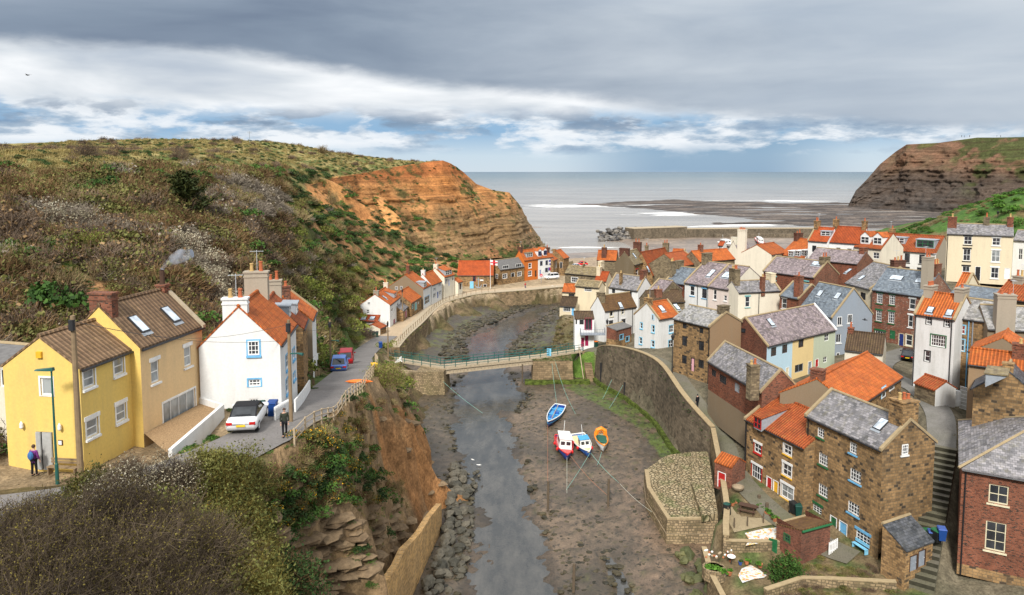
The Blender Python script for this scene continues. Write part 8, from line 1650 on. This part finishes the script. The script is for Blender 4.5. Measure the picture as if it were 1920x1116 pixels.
# picnic patio
c = at_z(*K('I',290,570), 3.35); u = Vector((.85,-.5,0)).normalized(); v = Vector((.5,.85,0)).normalized(); root = empty('picnic_table', c, 'dark wooden picnic table on the stone patio', 'picnic table')
mb = MB(); mb.box(c+ZV*.74, 1.7, .75, .05, u, v); mb.build('table_top', M['brownpaint'], root)
for s in (-1, 1): mb = MB(); mb.box(c+v*(s*.68)+ZV*.45, 1.7, .26, .05, u, v); mb.build('seat', M['brownpaint'], root)
for s in (-.6, .6):
    for q in (-1, 1): mb = MB(); mb.tube([c+u*s+v*(q*.62), c+u*s+v*(q*.2)+ZV*.72], .05, 5); mb.build('leg', M['brownpaint'], root)
    mb = MB(); mb.tube([c+u*s+v*-.72+ZV*.42, c+u*s+v*.72+ZV*.42], .045, 5); mb.build('cross_beam', M['brownpaint'], root)
c = at_z(*K('I',222,455), 3.5); root = empty('egg_chair', c, 'round woven wicker chair on the patio near the red door shed', 'chair'); rings = []
for j in range(6): a = j/5*1.45; rings.append([c+Vector((.62*math.sin(a)*math.cos(t), .62*math.sin(a)*math.sin(t)-.12*j/5, .95-.6*math.cos(a)+.1)) for t in [2*math.pi*k/12 for k in range(12)]])
mb = MB(); mb.loft(rings[1:], cap0=True, cap1=False); o = mb.build('seat', M['canegrey'], root); mb = MB(); mb.tube([c, c+ZV*.45], [.3,.06], 8); mb.build('base', M['canegrey'], root)
def pot(label, c, r, mat, plant, group=None):
    root = empty('plant_pot', c, label, 'plant pot', group); mb = MB(); mb.tube([c, c+ZV*r*1.4, c+ZV*r*1.4, c+ZV*r*1.6], [r*.7, r*.95, r*1.08, r*1.08], 9, smooth=False); mb.build('pot', M[mat], root)
    if plant: rg = np.random.default_rng(int(abs(c.x)*97)); v_, f_ = leaves_in(rg, 160, lobes(rg, 3, r*1.3), r*.5); v_ = v_+np.array([0,0,r*1.5]); me = rmesh('leaves', [(v_, f_, 0)], [V_[plant]]); o = bpy.data.objects.new('leaves', me); COL.objects.link(o); o.parent = root
ps = [(250,505),(268,485),(285,480),(345,520),(365,545),(385,560),(412,575),(415,590),(440,600),(455,615),(470,630),(490,625),(215,520),(190,525)]
for i, (a, b) in enumerate(ps): pot('planted flowerpot along the edge of the picnic patio', at_z(*K('I',a,b), 3.35), random.uniform(.14,.24), random.choice(('terracotta','brownpaint','terracotta')), random.choice(('green','bright','dark')), 'flowerpots around the picnic patio')
for i, (a, b) in enumerate([(135,990),(170,985),(240,915),(282,912),(372,932),(175,895),(265,785)]): pot('flowerpot in the mosaic garden', at_z(*K('I',a,b), 1.98), random.uniform(.14,.22), random.choice(('terracotta','redpaint','midblue')), random.choice(('green','bright','dark')), 'flowerpots in the mosaic garden')
c = at_z(*K('I',180,912), 2.0); root = empty('garden_table', c, 'small white round garden table in the mosaic garden', 'table'); mb = MB(); mb.tube([c+ZV*.7, c+ZV*.74], .36, 14, smooth=False); mb.build('table_top', M['whitepaint'], root); mb = MB(); mb.tube([c, c+ZV*.7], .04, 6); mb.build('leg', M['iron'], root)
for i, (a, b) in enumerate([(158,598),(200,672),(287,662),(393,640),(416,568),(364,515)]): c = at_z(*K('I',a,b), 3.3); mb = MB(); mb.tube([c, c+ZV*.95], .07 if i < 4 else .17, 7); tag(mb.build('bollard', M['bark']), 'short dark timber post around the picnic patio', 'post', 'timber posts around the picnic patio')
c = at_z(*K('I',150,575), 3.4); root = empty('compost_bin', c, 'black compost bin with a green lid in the corner of the patio', 'bin'); mb = MB(); mb.tube([c, c+ZV*.95], [.42,.34], 10); mb.build('body', M['binblack'], root); mb = MB(); mb.tube([c+ZV*.96, c+ZV*1.05], [.37,.2], 10); mb.build('lid', M['bingreen'], root)
# round planter with greens
c = at_z(*K('I',65,985), 2.0); root = empty('stone_planter', c, 'oval stone planter filled with leafy greens in the mosaic garden', 'planter'); mb = MB(); mb.tube([c-ZV*.2, c+ZV*.75, c+ZV*.75, c+ZV*.55], [1.0,.95,.7,.68], 14, smooth=False, caps=False); mb.build('rim', M['rubble'], root); rg = np.random.default_rng(3); v_, f_ = leaves_in(rg, 420, lobes(rg, 4, .62), .16); v_[:,2] += .5; me = rmesh('leaves', [(v_, f_, 0)], [V_['bright']]); o = bpy.data.objects.new('leaves', me); COL.objects.link(o); o.parent = root
for i in range(26): q = at_z(*K('I', random.uniform(5,215), random.uniform(815,870)), 2.6); mb = MB(); mb.ball(q, random.uniform(.07,.14), .09, .1, 6, 4); tag(mb.build('pebble', M[random.choice(('hull_white','terracotta','palewood'))]), 'smooth pebble set on the mosaic garden wall', 'pebble', 'pebbles on the garden wall')
# quay details: anchor, statue, signs, kiosks
p = at_z(897,541,4.2); root = empty('anchor', p, 'grey iron anchor standing in front of the stone hall', 'anchor'); mb = MB(); mb.tube([p+ZV*.1, p+ZV*3.0], .12, 6); mb.build('shank', M['lead'], root); mb = MB(); mb.tube([p+Vector((-.9,0,1.0)), p+Vector((-.55,0,.35)), p+ZV*.15, p+Vector((.55,0,.35)), p+Vector((.9,0,1.0))], .13, 6); mb.build('arms', M['lead'], root); mb = MB(); mb.tube([p+Vector((-.55,0,2.5)), p+Vector((.55,0,2.5))], .09, 6); mb.build('stock', M['lead'], root)
p = at_z(884.5,541,4.2); mb = MB(); mb.box(p+ZV*.95, 1.0, .6, 1.9); tag(mb.build('notice_stand', M['skyblue']), 'pale blue notice stand before the stone hall', 'sign')
p = at_z(1014.7,531,4.2); root = empty('road_sign', p, 'round red sign on a post at the edge of the quay road', 'sign'); mb = MB(); mb.tube([p, p+ZV*2.3], .05, 6); mb.build('post', M['greypaint'], root); mb = MB(); mb.tube([p+ZV*2.3+Vector((0,-.08,0)), p+ZV*2.3+Vector((0,-.12,0))], .42, 14, smooth=False); mb.build('sign_face', M['flagred'], root); mb = MB(); mb.box(p+ZV*2.3+Vector((0,-.13,0)), .5, .02, .14); mb.build('sign_bar', M['whitepaint'], root)
def plate(house_label, fc, crop, x0, y0, x1, y1, mat, name='sign'):
    hh = HS[fc]; o, no = hh['E1'], -hh['n']; a, b = on_plane(*K(crop,x0,y0), o+no*.05, no), on_plane(*K(crop,x1,y1), o+no*.05, no); mb = MB(); c = (a+b)/2; u = hh['a']; mb.box(c, abs((b-a).dot(u)), .06, abs(a.z-b.z), u, no); par = [x for x in bpy.data.objects if x.get('label', '').startswith(house_label)][0]; return mb.build(name, M[mat], par)
for q in ((1190,382,1232,405,'signblue'),(1194,408,1228,428,'whitepaint'),(1196,430,1226,450,'signblue'),(1182,492,1200,534,'signblue'),(1202,492,1226,534,'flagred'),(1228,492,1245,534,'whitepaint'),(1096,508,1114,556,'whitepaint')): plate('white tall house', 'M9', 'N6', *q)
plate('long stone lifeboat', 'M6', 'N6', 160,672,210,692, 'whitepaint')
hh = HS['M6']; par = [x for x in bpy.data.objects if x.get('label', '').startswith('long stone')][0]
# outside stone stairs, trellis, kayaks, washing line, birds
hm = [f for f in FP][12] if False else None
p = at_z(*K('C',778,472), 4.25); steps('outside_stairs', 'narrow stone stairs up the front of the cream quay house', (p.x, p.y, 4.1), (p.x+1.2, p.y+3.6, 6.6), .9, 10, M['quaystone'])
a_ = at_z(*K('N7',775,715), 10.2); b_ = at_z(*K('N7',842,735), 10.2); root = empty('trellis', a_, 'white trellis panel on the garden wall by the stepped lane', 'trellis'); mb = MB(); n_ = 6
for k in range(n_+1): q = a_.lerp(b_, k/n_); mb.tube([q+ZV*.2, q+ZV*2.6], .035, 4); mb.tube([a_+ZV*(.2+2.4*k/n_), b_+ZV*(.2+2.4*k/n_)], .035, 4)
mb.build('lattice', M['whitepaint'], root)
for lb_, px, py, m_ in (('red orange kayak lying upside down on the grass beside the lane', 674, 753, 'orange'), ('yellow crate shaped cover by the fence above the creek', 702, 706, 'yellowpaint')):
    p = at_z(px, py, 15.2); z_ = LAND.z(p.x, p.y); mb = MB(); l_ = 1.3 if 'kayak' in lb_ else .35; mb.loft([[Vector((p.x+t*l_, p.y, z_+.1))+Vector((0, math.cos(a)*.3*(1-t*t)+.001, math.sin(a)*.22*(1-t*t)+.15 if l_ > 1 else math.sin(a)*.5+.5)) for a in [2*math.pi*k/8 for k in range(8)]] for t in (-1,-.6,0,.6,1)]); tag(mb.build('kayak' if l_ > 1 else 'crate', M[m_]), lb_, 'kayak' if l_ > 1 else 'crate')
p0 = at_z(*K('N5',262,720), 17.5); p1 = at_z(*K('N5',370,700), 17.3); p0.z = LAND.z(p0.x, p0.y); p1.z = LAND.z(p1.x, p1.y); mb = MB(); P = [p0.lerp(p1, k/8)+ZV*(1.9-.15*math.sin(math.pi*k/8)) for k in range(9)]; mb.tube(P, .015, 3); tag(mb.build('washing_line', M['whitepaint']), 'washing line strung behind the terrace gardens', 'washing line')
for k in range(7): q = P[k+1] if k < 7 else P[7]; c_ = P[k].lerp(P[k+1], .5); mb = MB(); d_ = (P[k+1]-P[k]); hh_ = random.uniform(.6,1.0); mb.hexa([P[k]-ZV*hh_+Vector((0,.0,0)), P[k+1]*.9+P[k]*.1-ZV*hh_, P[k+1]*.9+P[k]*.1-ZV*hh_+Vector((0,.03,0)), P[k]-ZV*hh_+Vector((0,.03,0)), P[k]+Vector((0,-.02,0)), P[k+1]*.9+P[k]*.1+Vector((0,-.02,0)), P[k+1]*.9+P[k]*.1+Vector((0,.03,0)), P[k]+Vector((0,.03,0))]); tag(mb.build('washing', M[('blackcloth','blackcloth','bluecloth','hull_white','darkblue','bluecloth','hull_white')[k]]), 'garment drying on the washing line, number %s from the pole' % ('one','two','three','four','five','six','seven')[k] if False else ('black cloth hanging first on the washing line','black cloth hanging second on the washing line','pale blue cloth hanging third on the washing line','white cloth in the middle of the washing line','dark blue cloth right of the white one on the line','blue cloth second from the far end of the line','white cloth at the far end of the washing line')[k], 'washing')
def bird(label, c, s, rz, fly=True, mat='hull_white'):
    root = empty('gull', (0,0,0), label, 'bird'); mb = MB(); mb.loft([[Vector((math.cos(a)*w, y, math.sin(a)*w*.9+z)) for a in [2*math.pi*k/7 for k in range(7)]] for y, w, z in ((-.25,.015,0),(-.12,.06,0),(.05,.075,0),(.16,.05,.02),(.22,.045,.03),(.3,.008,.02))], smooth=True)
    for sg in (-1, 1):
        if fly: mb.face([(0,.08,.03),(sg*.3,.1,.12),(sg*.62,-.06,.08),(sg*.3,-.06,.11),(0,-.08,.03)])
        else: mb.face([(sg*.06,.08,.04),(sg*.075,-.1,.05),(sg*.02,-.3,.03),(sg*.03,0,.08)])
    mb.build('body', M[mat], root)
    root.location = c; root.rotation_euler = (0,0,rz); root.scale = (s,s,s); return root
bird('dark gull flying high in the grey sky at the left', at_y(52,141,120), 1.4, R(80), True, 'iron'); bird('dark bird flying in front of the grey blue gable', at_y(1622,600,100), 1.3, R(70), True, 'iron')
for lb_, px, py, z_ in (('gull standing on the weed beside the stream', 886, 862, .3), ('gull on the shallow riffle of the stream', 898, 872, .15), ('gull standing on the far quay edge', 1036, 536, 4.4), ('second gull on the far quay edge beside the rocks', 1044, 537, 4.4)): bird(lb_, at_z(px, py, z_), 1.1, R(random.uniform(0,360)), False)
c = at_y(468,262,238); root = empty('radio_mast', c, 'thin mast on the skyline of the plateau', 'mast'); mb = MB(); mb.tube([c-ZV*1, c+ZV*2.6], .07, 5); mb.build('shaft', M['lead'], root); mb = MB(); [mb.tube([c+Vector((-.7,0,2.4-.3*k)), c+Vector((.7,0,2.4-.3*k))], .05, 4) for k in range(2)]; mb.build('aerial', M['lead'], root)
house('pale boarded shed at the left edge of the frame', 'N8', (72,168), None, None, 41.5, zb=20.6, a=(-.96,.28), L=4.5, mono=True, half=2.5, pitch=8, wall='palecream', roof='felt', win=[('f',0,190,64,325,'-w21')], cat='shed', name='shed', gutter=False)

def panel(name, label, cat, a, b, h, mat, z0): 
    root = empty(name, a, label, cat); n_ = max(2, int((b-a).length/.3))
    for k in range(n_): q = a.lerp(b, (k+.5)/n_); u = (b-a).normalized(); mb = MB(); mb.box(Vector((q.x, q.y, z0+h/2)), .27, .05, h, u, Vector((-u.y, u.x, 0))); mb.build('board', mat, root)
panel('board_fence', 'brown boarded fence below the white lean-to on the quay', 'fence', at_z(*K('C',92,765), 4.4), at_z(*K('C',208,768), 4.4), 1.6, M['brownpaint'], 4.4)
for lb_, a, b in (('timber raised bed on the terrace nearest the dark wooden pole', (262,790), (372,775)), ('timber raised bed on the terrace above the picket fence', (255,890), (330,905))):
    p = at_z(*K('N5',*a), 17.4); q = at_z(*K('N5',*b), 17.2); z_ = LAND.z((p.x+q.x)/2, (p.y+q.y)/2); panel('raised_bed', lb_, 'raised bed', p, q, .7, M['wood'], z_)
